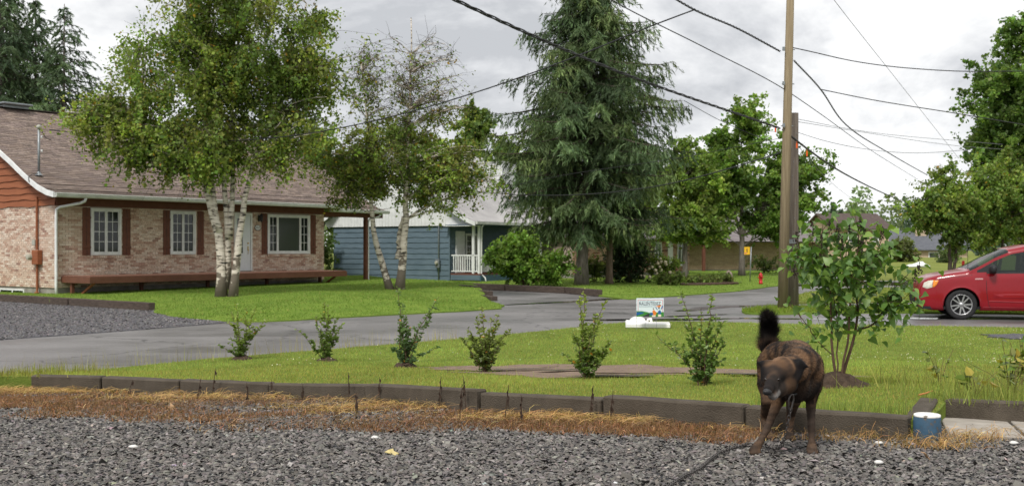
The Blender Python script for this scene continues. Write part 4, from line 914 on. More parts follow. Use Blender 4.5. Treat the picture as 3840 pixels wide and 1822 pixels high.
deciduous('maple_tree', 'tall dark maple towering at the right edge above the small trees', (29.6, 62, .2), std_trunk(15, .3), [(0, 0, 10.0, 3.3, 3.2, 4.6, 4), (-2.0, 0, 8.4, 2.0, 2, 3.0, 2.0), (1.8, 0, 7.2, 2.4, 2.4, 3, 1.5), (.5, 0, 13.6, 1.6, 1.6, 1.6, .8)], 260, 44000, .215, [(.125, .205, .048), (.155, .24, .054), (.10, .17, .04)], M_bark_d, 52, spread=.5, droop=.12, aniso=.55, ntw=5)
sc_ = [(.17, .25, .055), (.21, .29, .064), (.14, .215, .048), (.245, .31, .07)]
st = lambda h: [([(0, 0, -.1), (-.05, 0, h*.3), (-.2, 0, h*.7)], .14, .03), ([(.1, 0, -.1), (.35, 0, h*.3), (.6, 0, h*.6)], .11, .03)]
deciduous('roadside_tree', 'small round tree with several stems left of the red minivan cab', (22.6, 55, .05), st(5.5), [(.1, 0, 3.9, 2.0, 1.9, 1.8, 3), (-1.5, 0, 3.7, 1.0, 1.0, 1.1, 1), (.5, 0, 2.4, 1.5, 1.5, .7, .8), (-.3, 0, 5.8, .5, .7, .7, .25)], 130, 24000, .15, sc_, M_bark_d, 53, spread=.40, droop=.15, zmin=1.1, yellow=.01, group='small trees behind the minivan')
deciduous('roadside_tree', 'small yellowish tree under the tall maple above the red minivan', (25.4, 56, .05), st(6), [(0, 0, 4.4, 2.2, 2.0, 2.0, 3), (1.7, 0, 3.3, 1.6, 1.5, 1.6, 1.3), (-.8, 0, 2.6, 1.4, 1.3, .8, .9), (.4, 0, 6.2, 1.0, 1, .6, .4)], 140, 26000, .15, sc_, M_bark_d, 54, spread=.42, droop=.15, zmin=1.2, yellow=.025, group='small trees behind the minivan')
deciduous('roadside_tree', 'dark low tree at the right edge behind the minivan window', (29.0, 58, .05), st(4.5), [(0, 0, 3.0, 2.6, 2.0, 1.6, 3)], 70, 12000, .16, [(.075, .11, .03), (.09, .13, .034)], M_bark_d, 55, spread=.45, droop=.15, zmin=1.1, group='small trees behind the minivan')
deciduous('leafy_tree', 'light green deciduous tree right behind the big larch', (9.0, 55.5, .1), std_trunk(7.6, .16), [(0, 0, 5.0, 1.9, 1.8, 2.2, 2), (.2, 0, 2.9, 2.0, 1.8, .9, 1.2), (1.5, 0, 2.6, 1.0, 1.0, .5, .4)], 150, 30000, .16, [(.175, .25, .055), (.21, .285, .062), (.14, .205, .047)], M_bark, 56, spread=.38, droop=.2, zmin=1.15)
# taller trees closing the view behind the houses
bgd = [(-14, 78, 11.0, 61), (-8.6, 80, 11.4, 62), (-2.6, 76, 12.4, 63), (2.8, 80, 12.0, 64), (-20, 74, 10.2, 65), (9.5, 84, 11.0, 66), (17.5, 90, 9.0, 67), (-26, 72, 9.6, 68), (13.5, 78, 8.5, 69), (-5.4, 73, 9.6, 70), (-.6, 71, 9.2, 71)]
bgl = ['behind the bungalow roof and large birch', 'behind the carport roof', 'above the white chimney of the blue house', 'mostly hidden by the huge larch', 'behind the bungalow ridge left of the birch', 'behind the speckled brick house', 'behind the utility poles', 'left of the birch against the background larches', 'between the maple and the speckled brick house', 'left of the white chimney above the metal roof', 'low behind the white chimney of the blue house']
protoT = []
for i, ((x, y, H, s_), lb) in enumerate(zip(bgd, bgl)):
    if i < 3: protoT.append((deciduous('background_tree', 'rounded green tree '+lb, (x, y, 0), std_trunk(H, .2), [(0, 0, H*.62, 2.9, 2.8, H*.28, 3), (1.3, 0, H*.5, 2.0, 2, H*.25, 1), (-1.4, 0, H*.5, 2.0, 2, H*.25, 1), (.2, 0, H*.85, 1.3, 1.3, H*.12, .6)], 140, 21000, .26, [(.17, .24, .06), (.21, .28, .068), (.135, .20, .05)], M_bark_d, s_, spread=.5, droop=.15, ntw=4, group='rounded trees behind the houses'), H))
    else: p_, H0 = protoT[i % 3]; copy_tree(p_, 'rounded green tree '+lb, (x, y, 0), 1.3*i, (H/H0*random.uniform(.9, 1.1), H/H0, H/H0))
# far wood; distance haze is put into the leaf colours as a bluish tint
g = np.random.default_rng(77); L = []; C = []
for k in range(210):
    y = g.uniform(150, 260); x = g.uniform(-.62, .72)*y; h = g.uniform(7, 13)*(.75+.25*y/200); r_ = g.uniform(2.2, 4.2); n = 300
    con = g.random() < .35; u = g.random(n); zz = h*(.08+.92*u); rr = (r_*.62*(1-u*.93) if con else r_*np.sqrt(np.clip(1-((u-.55)/.5)**2, .03, 1)))*g.random(n)**.4; a = g.uniform(0, 6.28, n)
    L.append(np.stack([x+rr*np.cos(a), y+rr*np.sin(a), zz], 1)); c0 = np.array([(.15, .20, .105), (.18, .225, .11), (.115, .16, .10)][g.integers(0, 3)] if not con else (.10, .145, .11))*np.exp(g.normal(0, .12)); C.append(np.clip(c0*np.exp(g.normal(0, .25, (n, 1))), 0, .5))
L = np.concatenate(L); C = np.concatenate(C); n = len(L); A_ = unit(g.normal(0, 1, (n, 3))); B_ = unit(np.cross(A_, g.normal(0, 1, (n, 3)))); s_ = g.uniform(.28, .55, (n, 1))
V, F, C = leaf_quads(L, A_*s_, B_*s_*.7, C); tag(obj('far_wood', npmesh('far_wood', V, F, M_leaf, C)), 'green wood along the horizon, haze tinted into its leaves', 'woodland', kind='stuff')
# bushes
def bush(name, label, loc, env, nt, nl, ls, cols, seed, spread=.2, group=None, stem=.025, droop=.1, **kw):
    tr = [([(0, 0, -.05), (x*.4, y*.4, z*.4), (x, y, z)], stem, .008) for x, y, z in [(e[0]+dx*e[3]*.4, e[1]+dy*e[4]*.4, e[2]+.3*e[5]) for e in env for dx, dy in ((-1, 0), (1, .3), (0, -1))]]
    return deciduous(name, label, loc, tr, env, nt, nl, ls, cols, M_twig, seed, spread=spread, droop=droop, ntw=4, group=group, cat='bush', twig_r=.005, **kw)
bush('green_bush', 'big bright green bush in front of the blue house porch', (.55, 42.9, .08), [(0, 0, 1.05, 1.75, 1.2, .85, 3), (-.9, -.1, 1.25, .8, .8, .6, 1), (1.1, 0, .8, .85, .9, .65, 1), (-.2, -.2, 1.75, .8, .7, .35, .8)], 190, 22000, .115, [(.155, .25, .046), (.19, .295, .054), (.12, .205, .038)], 71, spread=.24)
bush('dark_cedar_bush', 'nearly black evergreen bush between the larch trunk and hydrangeas', (5.3, 47.5, .1), [(0, 0, 1.4, 1.1, .9, 1.3, 3), (-.5, 0, .8, .9, .8, .8, 1)], 110, 9000, .10, [(.03, .05, .022), (.04, .064, .026)], 72, spread=.26)
bush('yellow_green_bush', 'low yellowish bush between the two larch trunks', (3.75, 48.5, .1), [(0, 0, .65, .75, .6, .55, 1)], 50, 4200, .07, [(.16, .20, .055), (.13, .17, .046)], 73, spread=.16)
bush('hedge_bush', 'dark bush in the gap between bungalow and blue house', (-9.6, 53, .05), [(0, 0, 1.3, .9, .9, 1.2, 1)], 50, 4200, .10, [(.09, .14, .035)], 74, spread=.24)
hy = bush('hydrangea_bush', 'flowering hydrangea with cream heads by the speckled brick house', (6.55, 47.6, .1), [(0, 0, .75, .62, .55, .6, 2), (.55, -.3, .85, .45, .4, .35, 1), (.1, -.5, .35, .6, .4, .3, 1)], 60, 5200, .08, [(.17, .24, .05), (.21, .28, .06)], 75, spread=.15)
M_cream = pm('cream_petals', (.62, .52, .33), (.70, .63, .45), scale=30, rough=.85, bump=.8, bscale=60)
g = np.random.default_rng(5)
ico = [(g.normal(0, .5)+.15, -.5+g.normal(0, .2), .65+g.normal(0, .3)) for _ in range(26)]
def lump(mb, c, r, n=7, m=4, g=g):
    prof_ = [(max(.02, math.sin(math.pi*(k+.3)/(m+.6)))*r*g.uniform(.85, 1.15), -math.cos(math.pi*(k+.3)/(m+.6))*r) for k in range(m+1)]
    return mb.lathe(prof_, n, c)
for c_ in ico: lump(MB(), c_, g.uniform(.05, .085)).build('flower_head', M_cream, hy, True)
bush('grassy_bush', 'low grassy clump at the front of the flower bed beneath the hydrangea', (6.6, 44.6, .08), [(0, 0, .28, .7, .5, .22, 1)], 30, 2600, .10, [(.15, .20, .055), (.13, .18, .05)], 76, spread=.14)
for k, (x, y, s_) in enumerate([(7.7, 46.4, .30), (8.4, 46.8, .34), (9.0, 47.2, .38), (9.5, 47.6, .42)]):
    bush('border_plant', ['leftmost low plant in the mulch border by the boulder', 'second low plant from the hydrangea in the mulch border', 'third low plant from the hydrangea in the mulch border', 'low plant touching the boulder in the mulch border'][k], (x, y, .1), [(0, 0, s_*.6, s_*1.2, s_, s_*.55, 1)], 18, 900, .08, [(.17, .22, .06), (.14, .20, .05)], 80+k, spread=.12, group='low plants along the mulch border')
bush('round_bush', 'big dome-shaped clipped bush before the distant slate-roofed house', (34.6, 95, .3), [(0, 0, 1.2, 1.7, 1.6, 1.25, 1)], 120, 8000, .16, [(.115, .14, .042), (.135, .16, .048)], 91, spread=.22, shell=.3)
bush('hydrangea_bush', 'pale flowering hydrangea left of the dome-shaped bush', (27.6, 80, .25), [(0, 0, .8, .8, .7, .6, 1)], 40, 2500, .10, [(.16, .21, .05), (.55, .55, .38)], 92, spread=.18, cvar=.3)
bush('feathery_bush', 'feathery grey-green bush right of the distant slate-roofed house', (37.6, 92, .3), [(0, 0, .9, 1.5, 1.2, .8, 1)], 60, 4000, .13, [(.15, .20, .085), (.13, .175, .078)], 93, spread=.25)
bush('hedge_bush', 'dark green shrub behind the second utility pole by the road', (17.2, 66, .05), [(0, 0, .9, 1.3, 1.0, .8, 1), (1.8, 0, .7, .9, .8, .6, .6), (-1.9, 0, .6, .8, .7, .5, .5)], 70, 5000, .12, [(.12, .16, .05), (.095, .13, .042), (.17, .20, .06)], 94, spread=.24)

# ------------------------------------------------------------------ the row of young shrubs
def folded_leaves(P, D, W, cols, fold=.35):
    """leaf: base at P, length vector D, width vector W; folded on its midrib"""
    n = len(P); up = unit(np.cross(D, W))*np.linalg.norm(W, axis=1, keepdims=True)*fold
    V = np.empty((n, 6, 3)); V[:, 0] = P; V[:, 1] = P+D*.35+W*.5+up; V[:, 2] = P+D*.72+W*.36+up*.7; V[:, 3] = P+D; V[:, 4] = P+D*.72-W*.36+up*.7; V[:, 5] = P+D*.35-W*.5+up
    F = np.array([(0, 1, 2, 3), (0, 3, 4, 5)])[None]+6*np.arange(n)[:, None, None]
    return V.reshape(-1, 3), F.reshape(-1, 4), np.repeat(cols, 6, 0)
M_leaf2 = am('shrub_leaf', rough=.42, spec=.4, trans=.35)
M_earth = pm('dug_earth', (.035, .022, .015), (.075, .05, .034), scale=18, rough=.95, bump=1.0, bscale=50)
def shrub(label, x, y, stems, nleaf, seed, cols, mound=True):
    g = np.random.default_rng(seed); z = g1(zlot, x, y); root = thing('young_shrub', label, 'shrub', (x, y, z), 0, 'young shrubs in a row')
    m = MB(); P = []; D = []; C = []
    for k, (tx, tz, w) in enumerate(stems):
        b = np.array([g.normal(0, .025), g.normal(0, .025), -.02]); t = np.array([tx, g.normal(0, .10), tz]); mid = (b+t)/2+np.array([tx*-.15, g.normal(0, .03), .06*tz])
        u = np.linspace(0, 1, 12)[:, None]; p = (1-u)**2*b+2*u*(1-u)*mid+u**2*t; p[2:-1] += g.normal(0, .006, (9, 3)); m.tube(p, np.linspace(.0075*w, .0018, 12), 5, False)
        # side shoots
        shoots = [p]
        for q in range(int(4*w+2)):
            i = g.integers(1, 8); d = unit(np.array([g.normal(0, 1), g.normal(0, 1), .9]))*g.uniform(.10, .24)*min(1, tz*1.3); s_ = np.stack([p[i]+d*v for v in np.linspace(0, 1, 5)]); m.tube(s_, np.linspace(.003, .0012, 5), 4, False); shoots.append(s_)
        for si, s_ in enumerate(shoots):
            n = max(4, int(nleaf/len(stems)*w*(.42 if si == 0 else .6/len(shoots[1:]))))
            for q in range(n):
                v = g.uniform(.08, 1)**.85; pt = np.array([np.interp(v, np.linspace(0, 1, len(s_)), s_[:, a]) for a in range(3)]); d = unit(np.array([g.normal(0, 1), g.normal(0, 1), g.normal(.35, .4)]))
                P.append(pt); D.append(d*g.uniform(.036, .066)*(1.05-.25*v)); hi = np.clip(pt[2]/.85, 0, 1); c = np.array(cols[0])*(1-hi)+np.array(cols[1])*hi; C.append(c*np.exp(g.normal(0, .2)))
    P = np.array(P); D = np.array(D); C = np.clip(np.array(C), .005, .7); n = len(P); k = g.random(n) < .015; C[k] = (.45, .22, .03)
    W = unit(np.cross(D, g.normal(0, 1, (n, 3))))*np.linalg.norm(D, axis=1, keepdims=True)*.62
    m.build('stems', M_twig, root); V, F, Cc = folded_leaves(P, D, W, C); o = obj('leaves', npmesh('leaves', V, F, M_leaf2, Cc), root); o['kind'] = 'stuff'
    if mound:
        mm = MB(); pr = [(.17, -.03), (.14, .02), (.10, .05), (.05, .065), (.01, .07)]; mm.lathe(pr, 14); mm.v = [(a*(1+g.normal(0, .1)), b_*(1+g.normal(0, .1)), c_+g.normal(0, .006)) for a, b_, c_ in mm.v]; mm.build('earth_mound', M_earth, root)
    return root
dg, lg = (.095, .155, .036), (.27, .33, .065)
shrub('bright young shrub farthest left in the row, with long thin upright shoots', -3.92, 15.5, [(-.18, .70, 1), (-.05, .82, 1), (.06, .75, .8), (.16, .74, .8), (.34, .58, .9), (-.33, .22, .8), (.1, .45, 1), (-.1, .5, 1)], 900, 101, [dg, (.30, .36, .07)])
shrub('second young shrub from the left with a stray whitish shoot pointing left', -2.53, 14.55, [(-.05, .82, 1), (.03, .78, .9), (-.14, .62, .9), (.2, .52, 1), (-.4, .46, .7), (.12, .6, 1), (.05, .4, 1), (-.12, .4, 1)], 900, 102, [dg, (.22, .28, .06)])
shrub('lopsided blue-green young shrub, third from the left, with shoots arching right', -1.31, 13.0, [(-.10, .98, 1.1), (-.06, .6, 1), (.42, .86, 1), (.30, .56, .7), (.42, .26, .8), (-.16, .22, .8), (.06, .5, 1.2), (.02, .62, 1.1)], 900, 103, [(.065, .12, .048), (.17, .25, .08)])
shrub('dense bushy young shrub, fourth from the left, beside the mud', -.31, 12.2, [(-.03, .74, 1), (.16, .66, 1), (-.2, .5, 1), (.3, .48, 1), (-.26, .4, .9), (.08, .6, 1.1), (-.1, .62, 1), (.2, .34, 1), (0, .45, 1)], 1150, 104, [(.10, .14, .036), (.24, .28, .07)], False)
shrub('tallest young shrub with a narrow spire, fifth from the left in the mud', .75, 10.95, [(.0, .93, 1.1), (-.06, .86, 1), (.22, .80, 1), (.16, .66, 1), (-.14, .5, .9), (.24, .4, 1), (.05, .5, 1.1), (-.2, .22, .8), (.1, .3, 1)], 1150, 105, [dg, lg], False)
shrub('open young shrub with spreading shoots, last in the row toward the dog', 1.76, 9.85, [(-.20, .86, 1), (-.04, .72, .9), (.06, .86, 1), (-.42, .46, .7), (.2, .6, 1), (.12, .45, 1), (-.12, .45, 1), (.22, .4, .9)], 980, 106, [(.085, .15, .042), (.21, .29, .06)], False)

# ------------------------------------------------------------------ lilac
lx, ly = 2.85, 9.34; lz = g1(zlot, lx, ly)
lil = thing('lilac_bush', 'tall young lilac with heart-shaped leaves and dark seed heads behind the dog', 'bush', (lx, ly, lz))
g = np.random.default_rng(200); m = MB(); paths = []
LST = [([(0, 0, .0), (-.046, .02, .30), (-.036, .04, .61), (-.064, .03, .92), (-.098, 0, 1.08), (-.25, -.03, 1.30)], .017), ([(.012, 0, 0), (.067, -.04, .34), (.094, -.06, .53), (.067, -.08, .86), (.12, -.05, .97), (.20, -.03, 1.26), (.14, 0, 1.55)], .015),
       ([(.02, 0, 0), (.11, .03, .27), (.184, .04, .48), (.2, .05, .89), (.14, .08, 1.15), (.05, .1, 1.40)], .020), ([(.184, .04, .48), (.328, .0, .545), (.40, -.03, .67), (.46, -.04, .84), (.60, -.05, .98)], .011), ([(-.05, .02, .28), (-.19, -.03, .41), (-.32, -.06, .60), (-.44, -.08, .72)], .006),
       ([(.005, .02, 0), (.03, .09, .3), (.05, .16, .6), (.0, .2, .95), (-.06, .22, 1.2)], .010), ([(-.064, .03, .92), (-.2, .06, 1.05), (-.36, .04, 1.14)], .007), ([(.2, .05, .89), (.34, .1, 1.02), (.42, .12, 1.2)], .007), ([(-.05, .05, 1.0), (-.12, .1, 1.2), (-.1, .1, 1.42)], .007), ([(.41, -.03, .67), (.50, -.1, .70), (.56, -.12, .76)], .006), ([(.067, -.08, .86), (-.02, -.2, 1.0), (-.05, -.25, 1.18)], .006), ([(.12, -.05, .97), (.28, -.12, 1.1), (.34, -.15, 1.3)], .006)]
for pts, r_ in LST: r_ *= .8; p = smooth_path(pts, 14); p[1:-1] += g.normal(0, .004, (12, 3)); paths.append(p); m.tube(p, np.linspace(r_, .003, 14), 7)
leafpos = []
for k in range(1150):
    i = g.choice(len(paths), p=np.array([1.3, 1.2, 1.2, 1.4, .35, 1, .9, 1, .9, .6, .8, .8])/11.45); p = paths[i]; v = g.uniform(.40 if i < 3 or i == 5 else .2, 1)
    q = np.array([np.interp(v, np.linspace(0, 1, 14), p[:, a]) for a in range(3)]); o_ = g.normal(0, 1, 3)*np.array([.078, .11, .085]); e_ = q+o_
    if k % 5 == 0: m.tube([q, (q+e_)/2+np.array([0, 0, .01]), e_], [.003, .0022, .0015], 4, False)
    leafpos.append(e_)
m.build('stems', M_twig, lil, True)
ol = [(0, 0), (.28, -.10), (.48, .06), (.50, .26), (.38, .52), (.18, .80), (0, 1.04)]
def lilac_leaf(c, cur):
    V = []; F = []
    for (w, l) in ol: V.append((w*.9, l, .16*w-cur*l*l))
    for (w, l) in ol[1:-1]: V.append((-w*.9, l, .16*w-cur*l*l))
    V.append((0, .3, -cur*.09)); V.append((0, .65, -cur*.42)); a, b = len(V)-2, len(V)-1
    R_ = [0, 1, 2, 3, 4, 5, 6]; L_ = [0, 7, 8, 9, 10, 11, 6]
    F = [(0, 1, a), (1, 2, a), (2, 3, a), (3, 4, b, a), (4, 5, b), (5, 6, b), (0, a, 7), (7, a, 8), (8, a, 9), (9, a, b, 10), (10, b, 11), (11, b, 6)]
    me = bpy.data.meshes.new('leaf'); me.from_pydata(V, [], F); at = me.color_attributes.new('col', 'FLOAT_COLOR', 'POINT'); cc = np.ones((len(V), 4), np.float32); cc[:, :3] = c; at.data.foreach_set('color', cc.ravel())
    me.polygons.foreach_set('use_smooth', np.ones(len(F), bool)); me.materials.append(M_leaf2); return me
lls = [lilac_leaf(c, k) for c, k in [((.125, .225, .05), .2), ((.10, .19, .05), .3), ((.165, .27, .056), .15), ((.12, .20, .068), .4), ((.21, .315, .065), .25), ((.09, .165, .048), .3)]]
lv = []; order = sorted(range(len(leafpos)), key=lambda k: leafpos[k][1]); single = set(order[:295]); Vj = []; Fj = []; Cj = []
for k, e_ in enumerate(leafpos):
    s_ = g.uniform(.050, .086); a = g.uniform(0, 6.283); tilt = g.normal(-.45, .45); roll = g.normal(0, .5); me = lls[g.integers(0, 6)]
    Mx = Matrix.Translation(Vector(e_)) @ Matrix.Rotation(a, 4, 'Z') @ Matrix.Rotation(tilt, 4, 'X') @ Matrix.Rotation(roll, 4, 'Y') @ Matrix.Scale(s_, 4)
    if k in single: o = bpy.data.objects.new('leaf', me); COL.objects.link(o); o.parent = lil; o.matrix_local = Mx
    else:
        b = len(Vj); Vj += [tuple(Mx @ v.co) for v in me.vertices]; Fj += [tuple(b+i for i in q.vertices) for q in me.polygons]; Cj += [me.color_attributes['col'].data[0].color[:3]]*len(me.vertices)
me = bpy.data.meshes.new('leaves'); me.from_pydata(Vj, [], Fj); at = me.color_attributes.new('col', 'FLOAT_COLOR', 'POINT'); cc = np.ones((len(Vj), 4), np.float32); cc[:, :3] = Cj; at.data.foreach_set('color', cc.ravel()); me.materials.append(M_leaf2); o = obj('leaves', me, lil); o['kind'] = 'stuff'
M_seed = pm('seed_head', (.022, .014, .011), (.04, .026, .02), scale=50, rough=.8)
for (x, z_) in [(-.38, 1.28), (-.24, 1.36), (-.12, 1.38), (-.02, 1.34), (.08, 1.36), (.16, 1.40), (.20, 1.30), (.17, 1.22), (.66, 1.04), (.62, .96), (-.40, 1.0), (.33, 1.33), (.02, 1.24), (-.18, 1.25)]:
    sm = MB(); y = g.uniform(-.22, -.05); sm.tube([(x, y, z_-.06), (x+.005, y, z_+.05)], .0025, 4)
    for q in range(26):
        hgt = g.random(); c_ = (x+g.normal(0, .016)*(1.2-hgt), y+g.normal(0, .016)*(1.2-hgt), z_-.05+.12*hgt); r_ = .0065
        b = len(sm.v); sm.v += [(c_[0]+a_[0]*r_, c_[1]+a_[1]*r_, c_[2]+a_[2]*r_*1.5) for a_ in oc]; sm.f += [tuple(int(i)+b for i in q_) for q_ in of]
    sm.build('seed_head', M_seed, lil)
mm = MB(); mm.lathe([(.34, -.05), (.27, .02), (.2, .06), (.12, .10), (.05, .12), (.01, .125)], 22); mm.v = [(a*(1+g.normal(0, .06)), b_*(.8+g.normal(0, .05)), c_+g.normal(0, .008)) for a, b_, c_ in mm.v]; mm.build('earth_mound', M_earth, lil)
# ------------------------------------------------------------------ poles and wires
M_pole = bark_mat('new_pole_wood', (.195, .15, .095), (.28, .225, .145), stretch=(14, 14, .6), scale=2, bump=.5)
M_pole2 = bark_mat('old_pole_wood', (.14, .112, .09), (.25, .21, .175), stretch=(12, 12, .6), scale=2, bump=.8)
p1 = thing('utility_pole', 'tall tan wooden utility pole carrying the wires', 'utility pole', (7.1, 28.0, .05))
MB().tube([(0, 0, -.2), (.10, 0, 4), (.27, 0, 10.6)], [.135, .118, .088], 18).build('shaft', M_pole, p1, True)
for z in (4.8, 5.9, 6.8): MB().tube([(.10+.016*(z-4)*1.5-.16, -.0, z), (.10+.016*(z-4)*1.5+.16, 0, z)], .014, 6).cbox(-.03, .03, -.15, -.1, z-.05, z+.05, .005).build('bolt', M_grey, p1)
p2 = thing('utility_pole', 'short weathered grey pole stub standing behind the tall utility pole', 'utility pole', (7.62, 28.9, .05))
MB().tube([(0, 0, -.2), (.01, 0, 3), (.02, 0, 5.25)], [.145, .13, .118], 18).build('shaft', M_pole2, p2, True)
tg = MB().box(-.10, .10, -.155, -.145, 1.12, 1.20).build('yellow_tag', pm('yellow_tag', (.55, .38, .06), rough=.6), p2)
for x in (-.055, .045): MB().box(x, x+.03, -.165, -.15, 1.10, 1.17).build('tag_clip', M_black, tg)
MB().box(-.2, .02, -.16, -.12, 1.72, 1.84).build('bracket', M_grey, p2)
for k in range(12): z = .5+.38*k; MB().lathe([(.012, 0), (.008, .02)], 6, (random.uniform(-.08, .08), -.135, z)).build('nail', M_grey, p2)
M_wire = pm('black_cable', (.018, .018, .02), rough=.5, spec=.4); M_wire2 = pm('grey_cable', (.16, .165, .17), rough=.5, spec=.4)
def px3(px, py, Y): return np.array([(px-1920)/4000*Y, Y, ZC-(py-930)/4000*Y])
def wire(label, ends, r, mat=M_wire, twist=0, n=40, group='overhead wires'):
    """ends: (image x, image y, distance) of points the cable hangs through; the cable is a 3d curve"""
    a = np.array(ends, float); t = np.r_[0, np.cumsum(np.hypot(*np.diff(a[:, :2], axis=0).T))]; u = np.linspace(0, t[-1], n)
    # smooth interpolation (piecewise cubic hermite)
    def herm(v):
        d = np.gradient(v, t) if len(t) > 2 else np.full(len(t), (v[-1]-v[0])/(t[-1]-t[0])); i = np.clip(np.searchsorted(t, u)-1, 0, len(t)-2); h = t[i+1]-t[i]; s = (u-t[i])/h
        return (2*s**3-3*s**2+1)*v[i]+(s**3-2*s**2+s)*h*d[i]+(-2*s**3+3*s**2)*v[i+1]+(s**3-s**2)*h*d[i+1]
    Y = 1/np.interp(u, t, 1/a[:, 2]); P = np.array([px3(x, y, z) for x, y, z in zip(herm(a[:, 0]), herm(a[:, 1]), Y)])
    L = np.linalg.norm(P[-1]-P[0]); m = MB()
    if twist:
        nn = max(n, int(L/twist*7)); P = resample(P, nn); ph = np.arange(nn)/7*2*np.pi
        for k in range(3): m.tube(P+np.stack([np.cos(ph+k*2.09)*r*1.0, np.zeros(nn), np.sin(ph+k*2.09)*r*1.0], 1), r*.62, 5)
    else: m.tube(P, r, 6)
    o = m.build('overhead_wire', mat, None, True); tag(o, label, 'wire', group); return recenter(o)
wire('thick black cable bundle from upper left down to the tall pole', [(1560, -70, 14.4), (1710, 2, 15.7), (2300, 262, 20.5), (2925, 482, 28)], .020, twist=1.3)
wire('thick black cable running from the poles down right to the distance', [(2935, 486, 28), (2990, 530, 28.6), (3130, 630, 34), (3250, 695, 44), (3375, 752, 60)], .028)
wire('single black wire above the cable bundle, crossing the tall pole lower on', [(2150, -85, 18.2), (2300, 5, 20), (2640, 178, 23.8), (2945, 338, 28), (3080, 430, 33), (3260, 560, 46), (3440, 672, 64)], .012)
wire('twisted black wire descending from the top centre to the tall pole', [(2480, -35, 22.3), (2605, 38, 23.8), (2760, 105, 25.8), (2925, 193, 28)], .018, twist=.55)
wire('twisted black wire running steeply down right from the tall pole', [(2978, 228, 28), (3078, 336, 32.5), (3157, 452, 37), (3340, 578, 50), (3478, 657, 63)], .018, twist=.7)
wire('service wire leaving the tall pole level toward the right edge', [(2975, 180, 28), (3030, 192, 28.2), (3190, 228, 28.8), (3550, 266, 29.8), (3860, 268, 30.5)], .013)
wire('service wire from the steep twisted line to the lower right edge', [(3078, 336, 32.5), (3255, 372, 32.8), (3580, 425, 33.4), (3860, 472, 34)], .014)
wire('thin pale wire, upper of the level pair behind the pole stub', [(2985, 446, 28.8), (3220, 490, 33), (3640, 532, 41), (3760, 542, 44)], .008, M_wire2)
wire('thin pale wire, lower of the level pair behind the pole stub', [(2985, 456, 28.8), (3220, 494, 33), (3640, 552, 41), (3760, 560, 44)], .008, M_wire2)
wire('thin pale wire sagging below the level pair', [(2985, 495, 28.8), (3080, 525, 30), (3250, 560, 33), (3420, 574, 37), (3640, 562, 41)], .009, M_wire2)
wire('long straight diagonal wire at the upper right', [(3080, -62, 22), (3130, 4, 23), (3360, 296, 30), (3595, 594, 42)], .006, M_wire2)
wire('service wire sagging from the top centre down left to the bungalow mast', [(2606, 37, 23.8), (2454, 94, 24.4), (2193, 200, 25.6), (1800, 342, 27.4), (1527, 423, 28.9), (1284, 479, 30), (1000, 520, 31), (700, 530, 32.2), (400, 512, 33.4), (185, 487, 34.5)], .016)
wire('service wire from the pole stub left across the larch to the blue house', [(2925, 574, 28.3), (2800, 613, 29.6), (2454, 700, 34), (2152, 731, 39), (1849, 724, 46), (1665, 700, 50.2)], .017)
wire('thin wire crossing the larch toward the carport', [(2920, 520, 28.3), (2560, 590, 30), (2100, 660, 33), (1700, 745, 36), (1330, 800, 39)], .007)
wire('thin wire from the cable bundle down to the pole stub', [(2565, 378, 23.5), (2700, 452, 25.5), (2860, 520, 28), (2970, 560, 28.8)], .007)
wire('thin wire falling from the poles toward the distant houses', [(2990, 545, 28.8), (3080, 650, 38), (3160, 720, 50), (3260, 790, 70)], .008, M_wire2)
M_tagor = pm('orange_tag', (.75, .12, .02), rough=.5)
for k, (px_, py_) in enumerate([(2908, 478), (3026, 568), (2988, 538)]):
    q = px3(px_, py_, 28.3); o = MB().cbox(-.02, .02, -.008, .008, -.13, 0, .004).lathe([(.006, 0), (.006, .05)], 6, (0, 0, 0)).build('marker_tag', M_tagor); o.location = q; tag(o, ['small orange tag where the cable bundle meets the tall pole', 'lowest orange tag hanging right of the poles', 'orange tag right against the pole stub'][k], 'tag', 'orange cable tags')

# ------------------------------------------------------------------ lawn sign and white panel
sx_, sy_ = 2.77, 21.4; sz_ = g1(zlot, sx_, sy_)
sg = thing('lawn_sign', 'small coroplast lawn sign reading RALENTISSEZ on wire legs', 'sign', (sx_, sy_, sz_), R(2))
def fm(name, c): return pm(name, c, rough=.55, spec=.3)
panel = MB().cbox(-.275, .275, -.006, .006, .26, .63, .002).build('panel', fm('sign_white', (.66, .74, .78)), sg)
lg_ = MB(); [lg_.tube([(x, .0, -.1), (x, 0, .3)], .003, 5) for x in (-.275, -.10, .13)]; lg_.build('wire_legs', M_grey, sg)
def flat(pts, mat, name, y): return MB().prism(pts, 'y', y, y+.001).build(name, mat, panel)
S = lambda u, v: (-.275+u*.55, .26+v*.37)     # u,v in 0..1 across the panel
rd = fm('sign_red', (.6, .10, .16)); nv = fm('sign_navy', (.02, .03, .08)); gn = fm('sign_green', (.05, .22, .04)); bl = fm('sign_blue', (.015, .10, .30)); orr = fm('sign_orange', (.72, .20, .03)); gyr = fm('sign_road', (.03, .035, .04)); crm = fm('sign_cream', (.75, .68, .50)); brn = fm('sign_skin', (.10, .04, .02))
bt = MB(); [bt.prism([S(*q) for q in pts], 'y', -.008, -.0065) for pts in ([(.05, .92), (.95, .92), (.95, .90), (.05, .90)], [(.05, .30), (.05, .90), (.065, .90), (.065, .30)], [(.95, .25), (.95, .90), (.965, .90), (.965, .25)])]; bt.build('red_border', rd, panel)
